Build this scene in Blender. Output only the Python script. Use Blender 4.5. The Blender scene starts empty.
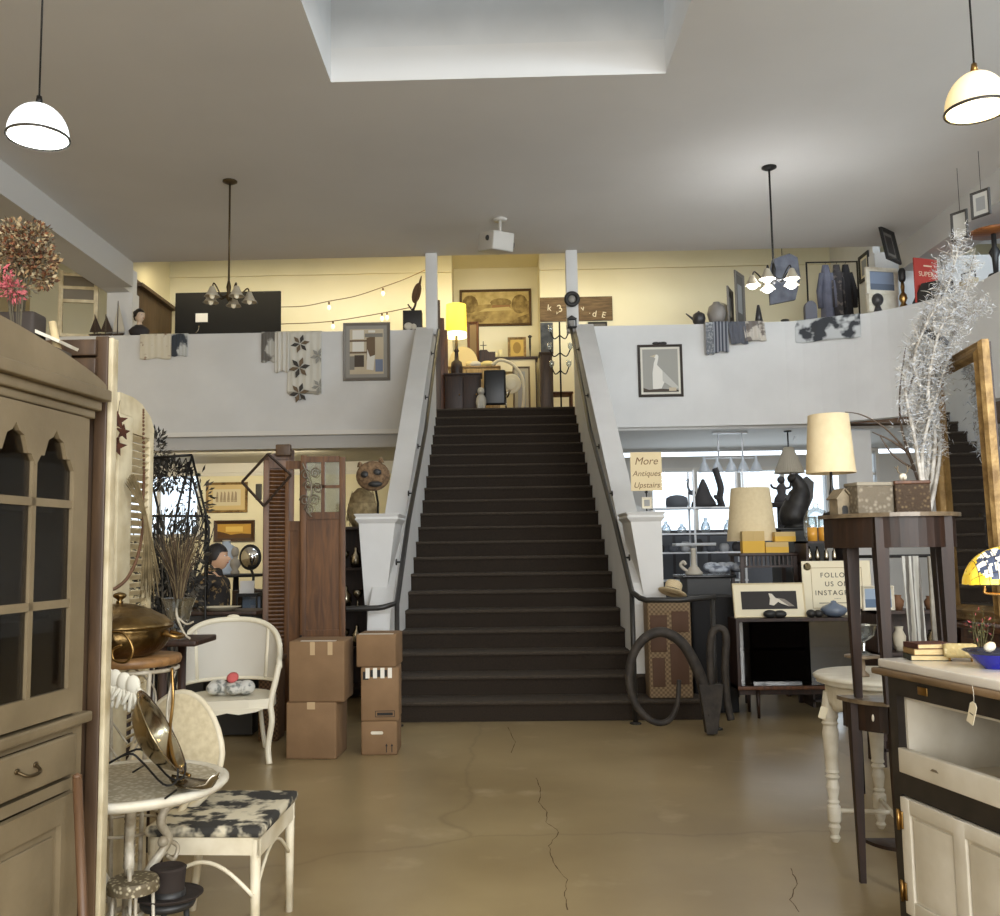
import bpy, bmesh, math, random
from mathutils import Vector, Matrix, noise
PI = math.pi
SC = bpy.context.scene
COL = SC.collection
random.seed(7)

# ------------------------------------------------------------ camera
FPX, CXP, CYP, EYE = 945.0, 475.0, 458.0, 1.5
PITCH, ROLL, YAW = math.radians(5.5), math.radians(0.77), math.radians(1.5)
CR = Matrix.Rotation(YAW, 3, 'Z') @ Matrix.Rotation(PI/2 + PITCH, 3, 'X') @ Matrix.Rotation(-ROLL, 3, 'Z')
cd = bpy.data.cameras.new('camera'); cam = bpy.data.objects.new('camera', cd); COL.objects.link(cam)
cd.sensor_width = 36; cd.lens = FPX/1000*36; cd.shift_x = (500-CXP)/1000; cd.clip_start = .05; cd.clip_end = 200
cam.matrix_world = Matrix.Translation((0, 0, EYE)) @ CR.to_4x4()
SC.camera = cam

# ------------------------------------------------------------ world, exposure, daylight
w = bpy.data.worlds.new('sky'); SC.world = w; w.use_nodes = True
bg = w.node_tree.nodes['Background']; bg.inputs[0].default_value = (.80, .90, 1, 1); bg.inputs[1].default_value = 2.2
SC.view_settings.view_transform = 'Standard'; SC.view_settings.look = 'None'
SC.view_settings.gamma = 1; SC.view_settings.use_curve_mapping = False
SC.view_settings.exposure = 0.12
SC.cycles.use_denoising = True
SC.cycles.max_bounces = 8; SC.cycles.diffuse_bounces = 4; SC.cycles.glossy_bounces = 4
SC.cycles.transparent_max_bounces = 12; SC.cycles.sample_clamp_indirect = 4
SC.cycles.caustics_reflective = False; SC.cycles.caustics_refractive = False

def area(name, loc, target, sx, sy, power, col):
    l = bpy.data.lights.new(name, 'AREA'); l.shape = 'RECTANGLE'; l.size = sx; l.size_y = sy
    l.energy = power; l.color = col
    o = bpy.data.objects.new(name, l); COL.objects.link(o); o.location = loc
    o.rotation_euler = (Vector(target)-Vector(loc)).to_track_quat('-Z', 'Y').to_euler()
    return o
def point(name, loc, power, col, r=.05):
    l = bpy.data.lights.new(name, 'POINT'); l.energy = power; l.color = col; l.shadow_soft_size = r
    o = bpy.data.objects.new(name, l); COL.objects.link(o); o.location = loc
    return o
area('shopfront_daylight', (1.5, -4.6, 2.2), (1.0, 8, 2.4), 9.5, 2.6, 560, (1, .95, .87))
area('balcony_fill_light', (4.2, -4.4, 4.7), (1.8, 14.5, 4.3), 6.0, 1.6, 600, (.86, .93, 1))  # added fill aimed at the balcony wall, no window stands here
area('left_wing_fill', (-6.8, 11.5, 5.6), (-7.3, 12.5, 4.6), .3, 3.0, 26, (1, .84, .56))  # extra warm light put in to brighten the tan wall of the wing
area('skylight_daylight', (0, 8.1, 9.25), (0, 8.1, 0), 2.6, 1.1, 34, (.80, .90, 1))
area('right_wing_daylight', (8.6, 6.0, 5.2), (2, 12.0, 4.4), 5.0, 1.6, 460, (.70, .86, 1))
area('back_window_daylight', (4.0, 17.9, 2.3), (3.5, 10, -1.5), 5.5, 1.0, 80, (.80, .91, 1))
area('upstairs_ceiling_lamps', (-1.5, 16.2, 6.6), (-1.5, 17.2, 3.7), 9.0, .5, 84, (1, .84, .52))
area('back_room_lamps', (-4.6, 15.6, 3.15), (-4.8, 18, 2.2), 3.0, .4, 60, (1, .86, .56))
area('hall_ceiling_lamps_left', (-5.0, 2.0, 5.5), (-1.5, 7.0, 0.4), 2.0, 1.0, 30, (1, .84, .60))

# ------------------------------------------------------------ colour and materials
def C(r, g, b):
    f = lambda v: ((v/255+.055)/1.055)**2.4 if v > 10 else v/255/12.92
    return (f(r), f(g), f(b), 1)
MC = {}
def mat(name, col, rough=.6, metal=0, col2=None, scale=6, stretch=(1, 1, 1), bump=0, bscale=None, kind='noise',
        emit=None, es=0, lo=.35, hi=.65, coat=0, detail=6, sub=0):
    if name in MC: return MC[name]
    m = bpy.data.materials.new(name); m.use_nodes = True; nt = m.node_tree; N = nt.nodes; L = nt.links
    b = N['Principled BSDF']; b.inputs['Base Color'].default_value = col
    b.inputs['Roughness'].default_value = rough; b.inputs['Metallic'].default_value = metal
    if coat: b.inputs['Coat Weight'].default_value = coat
    if emit:
        b.inputs['Emission Color'].default_value = emit; b.inputs['Emission Strength'].default_value = es
    tc = N.new('ShaderNodeTexCoord'); mp = N.new('ShaderNodeMapping'); mp.inputs['Scale'].default_value = stretch
    L.new(tc.outputs['Object'], mp.inputs[0])
    if col2 is not None:
        if kind == 'noise':
            t = N.new('ShaderNodeTexNoise'); t.inputs['Scale'].default_value = scale; t.inputs['Detail'].default_value = detail; out = t.outputs[0]
        elif kind == 'wood':
            t = N.new('ShaderNodeTexNoise'); t.inputs['Scale'].default_value = scale; t.inputs['Detail'].default_value = 5
            t.inputs['Distortion'].default_value = .6; out = t.outputs[0]
        elif kind == 'voronoi':
            t = N.new('ShaderNodeTexVoronoi'); t.inputs['Scale'].default_value = scale; out = t.outputs[0]
        elif kind == 'wave':
            t = N.new('ShaderNodeTexWave'); t.inputs['Scale'].default_value = scale; t.inputs['Distortion'].default_value = 1.2; out = t.outputs[0]
        elif kind == 'check':
            t = N.new('ShaderNodeTexChecker'); t.inputs['Scale'].default_value = scale; out = t.outputs[1]
        L.new(mp.outputs[0], t.inputs[0])
        r = N.new('ShaderNodeValToRGB'); r.color_ramp.elements[0].position = lo; r.color_ramp.elements[1].position = hi
        r.color_ramp.elements[0].color = col; r.color_ramp.elements[1].color = col2
        L.new(out, r.inputs[0]); L.new(r.outputs[0], b.inputs['Base Color'])
        if emit == 'tex':
            pass
    if bump:
        t2 = N.new('ShaderNodeTexNoise'); t2.inputs['Scale'].default_value = bscale or scale; t2.inputs['Detail'].default_value = 4
        L.new(mp.outputs[0], t2.inputs[0])
        bp = N.new('ShaderNodeBump'); bp.inputs['Strength'].default_value = bump; bp.inputs['Distance'].default_value = .01
        L.new(t2.outputs[0], bp.inputs['Height']); L.new(bp.outputs[0], b.inputs['Normal'])
    MC[name] = m
    return m
def glassmat(name, tint=(.9, .95, 1, 1), refl=.12, rough=.03):
    if name in MC: return MC[name]
    m = bpy.data.materials.new(name); m.use_nodes = True; nt = m.node_tree; N = nt.nodes; L = nt.links
    N.remove(N['Principled BSDF']); o = N['Material Output']
    t = N.new('ShaderNodeBsdfTransparent'); t.inputs[0].default_value = tint
    g = N.new('ShaderNodeBsdfGlossy'); g.inputs['Roughness'].default_value = rough
    fr = N.new('ShaderNodeLayerWeight'); fr.inputs[0].default_value = .35
    ad = N.new('ShaderNodeMath'); ad.operation = 'ADD'; ad.inputs[1].default_value = refl; ad.use_clamp = True
    ml = N.new('ShaderNodeMath'); ml.operation = 'MULTIPLY'; ml.inputs[1].default_value = .5
    L.new(fr.outputs['Fresnel'], ml.inputs[0]); L.new(ml.outputs[0], ad.inputs[0])
    x = N.new('ShaderNodeMixShader'); L.new(ad.outputs[0], x.inputs[0]); L.new(t.outputs[0], x.inputs[1]); L.new(g.outputs[0], x.inputs[2])
    L.new(x.outputs[0], o.inputs[0]); MC[name] = m
    return m
def wood(name, a, b, scale=6, axis='z', rough=.5, coat=0, bump=.15):
    s = {'z': (5, 5, .6), 'x': (.6, 5, 5), 'y': (5, .6, 5)}[axis]
    return mat(name, a, rough, 0, b, scale, s, bump, scale, 'wood', coat=coat)

# ------------------------------------------------------------ mesh helpers
def T(x=0, y=0, z=0): return Matrix.Translation((x, y, z))
def RX(a): return Matrix.Rotation(a, 4, 'X')
def RY(a): return Matrix.Rotation(a, 4, 'Y')
def RZ(a): return Matrix.Rotation(a, 4, 'Z')
def S3(x, y, z): return Matrix.Diagonal((x, y, z, 1))
class MB:
    def __init__(s, m=None):
        s.v = []; s.f = []; s.mi = []; s.sm = []; s.mats = []; s.cur = 0; s.M = Matrix.Identity(4)
        if m: s.use(m)
    def use(s, m):
        if m not in s.mats: s.mats.append(m)
        s.cur = s.mats.index(m); return s
    def add(s, vs, fs, smooth=False):
        n = len(s.v); s.v += [s.M @ Vector(v) for v in vs]
        flip = s.M.to_3x3().determinant() < 0
        for f in fs:
            f = [n+i for i in f]
            s.f.append(f[::-1] if flip else f); s.mi.append(s.cur); s.sm.append(smooth)
        return s
    def box(s, x0, x1, y0, y1, z0, z1, M=None):
        vs = [(x, y, z) for x in (x0, x1) for y in (y0, y1) for z in (z0, z1)]
        if M: vs = [M @ Vector(v) for v in vs]
        return s.add(vs, [(0, 1, 3, 2), (4, 6, 7, 5), (0, 4, 5, 1), (2, 3, 7, 6), (0, 2, 6, 4), (1, 5, 7, 3)])
    def bbox(s, x0, x1, y0, y1, z0, z1, b=.01, M=None):       # box with chamfered edges
        bm = bmesh.new(); bmesh.ops.create_cube(bm, size=1)
        for v in bm.verts:
            v.co = ((x0+x1)/2+v.co.x*(x1-x0), (y0+y1)/2+v.co.y*(y1-y0), (z0+z1)/2+v.co.z*(z1-z0))
        b = min(b, (x1-x0)*.45, (y1-y0)*.45, (z1-z0)*.45)
        bmesh.ops.bevel(bm, geom=list(bm.edges), offset=b, segments=2, affect='EDGES', profile=.6)
        return s.addbm(bm, M, True)
    def addbm(s, bm, M=None, smooth=False):
        bm.verts.ensure_lookup_table(); bm.verts.index_update()
        vs = [(M @ v.co if M else v.co.copy()) for v in bm.verts]
        s.add(vs, [[v.index for v in f.verts] for f in bm.faces], smooth); bm.free(); return s
    def lathe(s, prof, n=24, c=(0, 0, 0), a0=0, a1=2*PI, M=None, smooth=True, cap=True, sx=1, sy=1):
        full = abs(a1-a0-2*PI) < 1e-6; k = n if full else n+1
        vs = []; c = Vector(c)
        for r, z in prof:
            for i in range(k):
                a = a0+(a1-a0)*i/n
                p = Vector((r*math.cos(a)*sx, r*math.sin(a)*sy, z))
                vs.append((M @ p if M else p)+c)
        fs = []
        for j in range(len(prof)-1):
            for i in range(n):
                i2 = (i+1) % k
                fs.append((j*k+i, j*k+i2, (j+1)*k+i2, (j+1)*k+i))
        if cap:
            if prof[0][0] > 1e-5: fs.append(tuple(range(k))[::-1])
            if prof[-1][0] > 1e-5: fs.append(tuple((len(prof)-1)*k+i for i in range(k)))
        return s.add(vs, fs, smooth)
    def cyl(s, p0, p1, r0, r1=None, n=12, smooth=True):
        return s.tube([p0, p1], [r0, r0 if r1 is None else r1], n, smooth)
    def tube(s, pts, r, n=8, smooth=True, closed=False, flat=1):
        P = [Vector(p) for p in pts]; k = len(P)
        R = r if isinstance(r, (list, tuple)) else [r]*k
        if len(R) != k: R = [R[0]+(R[-1]-R[0])*i/(k-1) for i in range(k)]
        vs = []; up = None
        for i in range(k):
            if closed: t = (P[(i+1) % k]-P[i-1])
            else: t = P[min(i+1, k-1)]-P[max(i-1, 0)]
            if t.length < 1e-9: t = Vector((0, 0, 1))
            t.normalize()
            if up is None:
                up = t.orthogonal().normalized()
                if abs(t.z) < .9: up = Vector((0, 0, 1))-t*t.z; up.normalize()
            else:
                up = up-t*up.dot(t)
                if up.length < 1e-6: up = t.orthogonal()
                up.normalize()
            q = t.cross(up)
            for j in range(n):
                a = 2*PI*j/n
                vs.append(P[i]+(up*math.cos(a)*flat+q*math.sin(a))*R[i])
        fs = []
        for i in range(k if closed else k-1):
            i2 = (i+1) % k
            for j in range(n):
                j2 = (j+1) % n
                fs.append((i*n+j, i*n+j2, i2*n+j2, i2*n+j))
        if not closed:
            fs.append(tuple(range(n))[::-1]); fs.append(tuple((k-1)*n+j for j in range(n)))
        return s.add(vs, fs, smooth)
    def prism(s, poly, d0, d1, M=None, smooth=False):        # polygon in local x,z extruded along y
        n = len(poly)
        vs = [(x, d0, z) for x, z in poly]+[(x, d1, z) for x, z in poly]
        if M: vs = [M @ Vector(v) for v in vs]
        ar = sum(poly[i][0]*poly[(i+1) % n][1]-poly[(i+1) % n][0]*poly[i][1] for i in range(n))
        fs = [tuple(range(n)), tuple(range(2*n-1, n-1, -1))]
        fs += [(i, i+n, (i+1) % n+n, (i+1) % n) for i in range(n)]
        if ar < 0: fs = [f[::-1] for f in fs]
        return s.add(vs, fs, smooth)
    def ball(s, c, r, n=12, m=8, M=None):
        if not isinstance(r, (list, tuple)): r = (r, r, r)
        vs = [(0, 0, -1)]; 
        for j in range(1, m):
            t = -PI/2+PI*j/m
            for i in range(n):
                a = 2*PI*i/n; vs.append((math.cos(t)*math.cos(a), math.cos(t)*math.sin(a), math.sin(t)))
        vs.append((0, 0, 1)); k = len(vs)-1
        fs = [(0, 1+(i+1) % n, 1+i) for i in range(n)]
        for j in range(m-2):
            for i in range(n):
                a = 1+j*n+i; b = 1+j*n+(i+1) % n; fs.append((a, b, b+n, a+n))
        fs += [(k, 1+(m-2)*n+i, 1+(m-2)*n+(i+1) % n) for i in range(n)]
        c = Vector(c); out = []
        for v in vs:
            p = Vector((v[0]*r[0], v[1]*r[1], v[2]*r[2]))
            out.append((M @ p if M else p)+c)
        return s.add(out, fs, True)
    def grid(s, fn, nu, nv, smooth=True, thick=0):
        vs = [fn(i/nu, j/nv) for i in range(nu+1) for j in range(nv+1)]
        fs = [(i*(nv+1)+j, (i+1)*(nv+1)+j, (i+1)*(nv+1)+j+1, i*(nv+1)+j+1) for i in range(nu) for j in range(nv)]
        return s.add(vs, fs, smooth)
    def build(s, name, parent=None, loc=None, rz=None, solid=0, sub=0):
        me = bpy.data.meshes.new(name); me.from_pydata([tuple(v) for v in s.v], [], s.f)
        for m in s.mats: me.materials.append(m)
        me.polygons.foreach_set('material_index', s.mi); me.polygons.foreach_set('use_smooth', s.sm)
        me.validate(); me.update()
        o = bpy.data.objects.new(name, me); COL.objects.link(o)
        if parent is not None: o.parent = parent
        if loc is not None: o.location = loc
        if rz is not None: o.rotation_euler = (0, 0, rz)
        if solid:
            md = o.modifiers.new('solid', 'SOLIDIFY'); md.thickness = solid; md.offset = 0
        if sub:
            md = o.modifiers.new('sub', 'SUBSURF'); md.levels = sub; md.render_levels = sub
        return o
def arc(cx, cz, rx, rz_, a0, a1, n=12):
    return [(cx+rx*math.cos(a0+(a1-a0)*i/n), cz+rz_*math.sin(a0+(a1-a0)*i/n)) for i in range(n+1)]
def spl(pts, n=6):                                            # smooth curve through points
    P = [Vector(p) for p in pts]; out = []
    for i in range(len(P)-1):
        a = P[max(i-1, 0)]; b = P[i]; c = P[i+1]; d = P[min(i+2, len(P)-1)]
        for k in range(n):
            t = k/n
            out.append(.5*((2*b)+(-a+c)*t+(2*a-5*b+4*c-d)*t*t+(-a+3*b-3*c+d)*t**3))
    out.append(P[-1]); return out
def thing(name, label, cat, loc=(0, 0, 0), rz=0, group=None, rot=None):
    o = bpy.data.objects.new(name, None); COL.objects.link(o); o.empty_display_size = .1
    o.location = loc; o.rotation_euler = rot or (0, 0, rz); o['label'] = label; o['category'] = cat
    if group: o['group'] = group
    return o
def tag(o, label, cat, group=None, kind=None):
    o['label'] = label; o['category'] = cat
    if group: o['group'] = group
    if kind: o['kind'] = kind
    return o
def struct(o): o['kind'] = 'structure'; return o
def dup(root, loc=None, rz=None, label=None, group=None, rot=None):
    def cp(o, par):
        c = o.copy(); COL.objects.link(c)
        if par is not None: c.parent = par
        for ch in list(o.children): cp(ch, c)
        return c
    r = cp(root, None)
    if loc is not None: r.location = loc
    if rz is not None: r.rotation_euler = (0, 0, rz)
    if rot is not None: r.rotation_euler = rot
    if label: r['label'] = label
    if group: r['group'] = group
    return r
def text(name, s, m, parent, size, M, ext=.001, align='CENTER', shear=0, space=1):
    c = bpy.data.curves.new(name, 'FONT'); c.body = s; c.size = size; c.extrude = ext; c.align_x = align; c.shear = shear; c.space_character = space
    o = bpy.data.objects.new(name+'_tmp', c); COL.objects.link(o)
    bpy.context.view_layer.update()
    me = bpy.data.meshes.new_from_object(o.evaluated_get(bpy.context.evaluated_depsgraph_get()))
    bpy.data.objects.remove(o); me.transform(M); me.materials.clear(); me.materials.append(m); me.name = name
    r = bpy.data.objects.new(name, me); COL.objects.link(r)
    if parent is not None: r.parent = parent
    return r
# a point of the place from where it shows in the photograph: on the plane y = Y, at height z, or at side x = X
def ray(px, py): return CR @ Vector(((px-CXP)/FPX, -(py-CYP)/FPX, -1))
def P(px, py, Y): d = ray(px, py); return d*(Y/d.y)+Vector((0, 0, EYE))
def PZ(px, py, z): d = ray(px, py); return d*((z-EYE)/d.z)+Vector((0, 0, EYE))
def PX(px, py, X): d = ray(px, py); return d*(X/d.x)+Vector((0, 0, EYE))
FACE = RX(PI/2)      # turns text drawn in x,y so that it stands upright facing -y

# ============================================================ THE SETTING
WALL = mat('white_plaster', (.64, .635, .62, 1), .85, 0, (.70, .695, .68, 1), 1.6, bump=.05, bscale=60)
CEIL = mat('ceiling_paint', (.68, .665, .64, 1), .9, 0, (.72, .705, .68, 1), .7, bump=.06, bscale=40)
YWALL = mat('cream_wall_paint', (.80, .74, .52, 1), .85, 0, (.84, .78, .57, 1), 1.2)
TRIMW = mat('white_trim_paint', (.72, .70, .66, 1), .5)
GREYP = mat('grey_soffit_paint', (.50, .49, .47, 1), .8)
CARPET = mat('dark_stair_carpet', (.016, .010, .006, 1), .95, 0, (.028, .018, .010, 1), 90, bump=.5, bscale=260)
WFLOOR = mat('upstairs_boards', C(110, 80, 50), .5, 0, C(140, 104, 66), 5, (1, 8, 1), kind='wood')

def concrete():
    m = mat('polished_concrete', C(136, 117, 84), .29, 0, C(166, 147, 110), .9, bump=.03, bscale=8, lo=.3, hi=.72, detail=9)
    nt = m.node_tree; N = nt.nodes; L = nt.links; b = N['Principled BSDF']
    src = b.inputs['Base Color'].links[0].from_socket
    tc = N['Texture Coordinate']
    # pale worn patches and fine craze lines
    n2 = N.new('ShaderNodeTexNoise'); n2.inputs['Scale'].default_value = 2.6; n2.inputs['Detail'].default_value = 8; L.new(tc.outputs['Object'], n2.inputs[0])
    r2 = N.new('ShaderNodeValToRGB'); r2.color_ramp.elements[0].position = .60; r2.color_ramp.elements[1].position = .74
    r2.color_ramp.elements[0].color = (0, 0, 0, 1); r2.color_ramp.elements[1].color = (.45, .45, .45, 1); L.new(n2.outputs[0], r2.inputs[0])
    mx = N.new('ShaderNodeMix'); mx.data_type = 'RGBA'; L.new(r2.outputs[0], mx.inputs[0]); L.new(src, mx.inputs[6]); mx.inputs[7].default_value = C(196, 178, 146)
    v = N.new('ShaderNodeTexVoronoi'); v.feature = 'DISTANCE_TO_EDGE'; v.inputs['Scale'].default_value = .33
    nz = N.new('ShaderNodeTexNoise'); nz.inputs['Scale'].default_value = 1.7; nz.inputs['Detail'].default_value = 6; L.new(tc.outputs['Object'], nz.inputs[0])
    ma = N.new('ShaderNodeMixRGB'); ma.blend_type = 'ADD'; ma.inputs[0].default_value = .35; L.new(tc.outputs['Object'], ma.inputs[1]); L.new(nz.outputs[1], ma.inputs[2])
    L.new(ma.outputs[0], v.inputs[0])
    r3 = N.new('ShaderNodeValToRGB'); r3.color_ramp.elements[0].position = .0; r3.color_ramp.elements[1].position = .006
    r3.color_ramp.elements[0].color = (.30, .30, .30, 1); r3.color_ramp.elements[1].color = (0, 0, 0, 1); L.new(v.outputs[0], r3.inputs[0])
    mx2 = N.new('ShaderNodeMix'); mx2.data_type = 'RGBA'; L.new(r3.outputs[0], mx2.inputs[0]); L.new(mx.outputs[2], mx2.inputs[6]); mx2.inputs[7].default_value = C(90, 70, 46)
    L.new(mx2.outputs[2], b.inputs['Base Color'])
    return m
CONC = concrete()
CRK = mat('dark_floor_crack', C(92, 74, 50), .9)
def crack(name, pts):
    m = MB(CRK); rn_ = random.Random(len(pts)); P_ = [PZ(x, y, 0) for x, y in pts]; q_ = []
    for a_, b_ in zip(P_, P_[1:]):
        for k_ in range(5): q_.append(a_.lerp(b_, k_/5)+Vector((rn_.uniform(-.004, .004), rn_.uniform(-.006, .006), 0)))
    for a_, b_ in zip(q_, q_[1:]):
        w_ = rn_.uniform(.001, .003); n_ = Vector((1, 0, 0))*w_
        m.add([(a_.x-n_.x, a_.y, .0008), (a_.x+n_.x, a_.y, .0008), (b_.x+n_.x, b_.y, .0008), (b_.x-n_.x, b_.y, .0008)], [(0, 1, 2, 3)])
    struct(m.build(name))
crack('trim_15', [(508, 727), (515, 742), (510, 756)])
crack('trim_16', [(536, 778), (541, 790), (539, 802), (547, 812), (546, 822), (559, 832), (549, 846), (553, 862), (567, 880), (565, 896), (569, 914)])
crack('trim_17', [(791, 868), (797, 884), (790, 900), (801, 915)])

NOSE_SHEEN = mat('carpet_edge_sheen', (.030, .021, .013, 1), .85, 0, (.052, .037, .024, 1), 60)  # paler nosing: sheen of the light painted into the carpet colour
def sbox(name, m, *a):
    return struct(MB(m).box(*a).build(name))
fl = MB(CONC).box(-9, 9.5, -5, 18.2, -.12, 0).build('floor'); struct(fl)
# main ceiling with the skylight opening: four slabs round the hole
SX0, SX1, SY0, SY1, CZ = -1.60, 1.68, 7.25, 8.86, 6.09
m = MB(CEIL)
m.box(-9, SX0, -5, 14.45, CZ, CZ+.35); m.box(SX1, 9.5, -5, 14.45, CZ, CZ+.35)
m.box(SX0, SX1, -5, SY0, CZ, CZ+.35); m.box(SX0, SX1, SY1, 14.45, CZ, CZ+.35)
struct(m.build('ceiling'))
m = MB(WALL)                                              # skylight shaft
m.box(SX0-.1, SX1+.1, SY1, SY1+.1, CZ+.35, 9.4); m.box(SX0-.1, SX1+.1, SY0-.1, SY0, CZ+.35, 9.4)
m.box(SX0-.1, SX0, SY0, SY1, CZ+.35, 9.4); m.box(SX1, SX1+.1, SY0, SY1, CZ+.35, 9.4)
m.box(SX0-.1, SX1+.1, SY0-.1, SY1+.1, 9.4, 9.5)  # unseen lid added to keep the bright sky out of the shaft
struct(m.build('trim_1'))
# shop walls
m = MB(WALL); m.box(-9, 9.5, -5.2, -5, 0, .6); m.box(-9, 9.5, -5.2, -5, 3.4, 6.5); m.box(-9, -3.6, -5.2, -5, .6, 3.4); m.box(6.6, 9.5, -5.2, -5, .6, 3.4)
struct(m.build('wall_front'))
struct(MB(mat('tan_wall_paint', C(200, 180, 140), .85)).box(-9.2, -9, -5, 18.2, 0, 7.2).build('wall_left'))
m = MB(WALL); m.box(9.5, 9.7, -5, 18.2, 0, 7.2)
struct(m.build('wall_right'))
# long dropped beams on both sides of the main ceiling
BEAM = mat('beam_paint', (.60, .59, .57, 1), .85)
for n_, x0, x1 in (('trim_2', -6.28, -5.75), ('trim_3', 6.22, 6.8)):
    struct(MB(BEAM).box(x0, x1, -5, 14.45, 5.69, CZ).build(n_))
# upstairs: back wall with a recess, side walls, higher ceiling
m = MB(YWALL)
UY, RY_ = 17.6, 18.5
rx0, rx1 = P(452, 300, UY).x, P(538, 300, RY_).x
m.box(-9, rx0, UY, UY+.2, 3.717, 7.1); m.box(rx1, 9.5, UY, UY+.2, 3.717, 7.1)
m.box(rx0-.1, rx0, UY+.2, RY_+.2, 3.717, 7.1); m.box(rx1, rx1+.1, UY+.2, RY_+.2, 3.717, 7.1)
m.box(rx0, rx1, RY_, RY_+.2, 3.717, 7.1)
struct(m.build('wall_back'))
m = MB(YWALL); m.box(-9, 9.5, 14.45, RY_+.2, 7.1, 7.3); struct(m.build('ceiling.001'))
m = MB(YWALL)
m.box(-9, rx0, UY-.05, UY, 6.76, 6.80); m.box(rx1, 9.5, UY-.05, UY, 6.76, 6.80); 
struct(m.build('trim_4'))
m = MB(YWALL); m.box(-6.38, -6.28, 15.2, UY, 3.717, 7.1); struct(m.build('wall_upper_left'))
m = MB(WALL); m.box(6.3, 6.42, 15.6, UY, 3.717, 7.1); struct(m.build('wall_upper_right'))
# end pilasters under the beams, above the balcony
m = MB(WALL); m.box(-6.28, -5.86, 14.74, 15.0, 3.70, 5.69); m.box(-6.28, -5.90, 14.45, 15.0, 5.69, CZ)
struct(m.build('trim_5'))
m = MB(WALL); m.box(5.98, 6.24, 14.75, 15.0, 3.70, CZ); m.box(6.24, 9.5, 15.0, 15.2, 3.7, CZ)
struct(m.build('trim_6'))
# mezzanine slab, and the wall of the balcony that curves round on the right
ST0, RIS, TRD, NR = 8.42, .177, .32, 21
SL, SR = -.985, 1.195
TOPZ, TOPY = RIS*NR, ST0+TRD*(NR-1)
m = MB(WFLOOR)
m.box(-9, SL-.28, 14.62, 18.7, 3.36, TOPZ); m.box(SR+.28, 5.4, 14.62, 18.7, 3.36, TOPZ); m.box(SL-.28, SR+.28, TOPY+.02, 18.7, 3.36, TOPZ)
m.box(5.4, 9.5, 14.62, 18.7, 3.36, TOPZ); m.box(6.6, 9.5, 2, 14.62, 3.36, TOPZ)
struct(m.build('floor.001'))
BTOP, BBOT = 4.94, 3.34
def balcony(path, name, inner=.16):
    m = MB(WALL); k = len(path); nrm = []
    for i in range(k):
        a = Vector(path[max(i-1, 0)]); b = Vector(path[min(i+1, k-1)]); t = (b-a).normalized(); nrm.append(Vector((-t.y, t.x)))
    vs = []; fs = []
    for (x, y), n in zip(path, nrm):
        vs += [(x, y, BBOT), (x, y, BTOP), (x+n.x*inner, y+n.y*inner, BTOP), (x+n.x*inner, y+n.y*inner, BBOT)]
    for i in range(k-1):
        for j in range(4):
            j2 = (j+1) % 4; fs.append((i*4+j, (i+1)*4+j, (i+1)*4+j2, i*4+j2))
    fs += [(3, 2, 1, 0), (4*k-4, 4*k-3, 4*k-2, 4*k-1)]
    m.add(vs, fs); return struct(m.build(name))
balcony([(-7.29, 14.55), (SL-.26, 14.55)], 'wall_balcony_left')
rp = [(SR+.26, 14.55), (3.0, 14.55), (4.2, 14.5)]+[(4.2+2.2*math.sin(a), 12.3+2.2*math.cos(a)) for a in [i*PI/2/14 for i in range(1, 15)]]+[(6.47, 10.5), (6.5, 8), (6.5, 4)]
balcony(rp, 'wall_balcony_right')
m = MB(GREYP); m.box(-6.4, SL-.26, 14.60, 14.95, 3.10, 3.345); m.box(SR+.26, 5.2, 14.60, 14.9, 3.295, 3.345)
struct(m.build('trim_7'))
m = MB(TRIMW); m.box(-6.6, SL-.26, 14.5, 14.56, 3.30, 3.37); struct(m.build('trim_8'))
# downstairs rear: ceiling under the mezzanine, back wall with window openings
DY = 18.0
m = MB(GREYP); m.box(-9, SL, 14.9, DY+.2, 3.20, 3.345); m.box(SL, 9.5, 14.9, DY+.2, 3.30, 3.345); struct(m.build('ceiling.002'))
wl = (P(120, 480, DY).x, P(198, 480, DY).x, P(170, 534, DY).z, P(170, 466, DY).z)
wr = (P(652, 480, DY).x, P(826, 480, DY).x, P(720, 540, DY).z, P(720, 471, DY).z)
w3 = (P(832, 480, DY).x, P(876, 480, DY).x, P(850, 520, DY).z, P(850, 451, DY).z)
m = MB(YWALL)
m.box(-9, wl[0], DY, DY+.2, 0, 3.2); m.box(wl[1], SL, DY, DY+.2, 0, 3.2)
m.box(wl[0], wl[1], DY, DY+.2, 0, wl[2]); m.box(wl[0], wl[1], DY, DY+.2, wl[3], 3.2)
m.use(WALL); m.box(SL, wr[0], DY, DY+.2, 0, 3.2); m.box(wr[1], w3[0], DY, DY+.2, 0, 3.2); m.box(w3[1], 9.5, DY, DY+.2, 0, 3.2)
m.box(wr[0], wr[1], DY, DY+.2, 0, wr[2]); m.box(wr[0], wr[1], DY, DY+.2, wr[3], 3.2)
m.box(w3[0], w3[1], DY, DY+.2, 0, w3[2]); m.box(w3[0], w3[1], DY, DY+.2, w3[3], 3.2)
struct(m.build('wall_lower_back'))
PANE = glassmat('window_pane', (.97, .99, 1, 1), .04)
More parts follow.
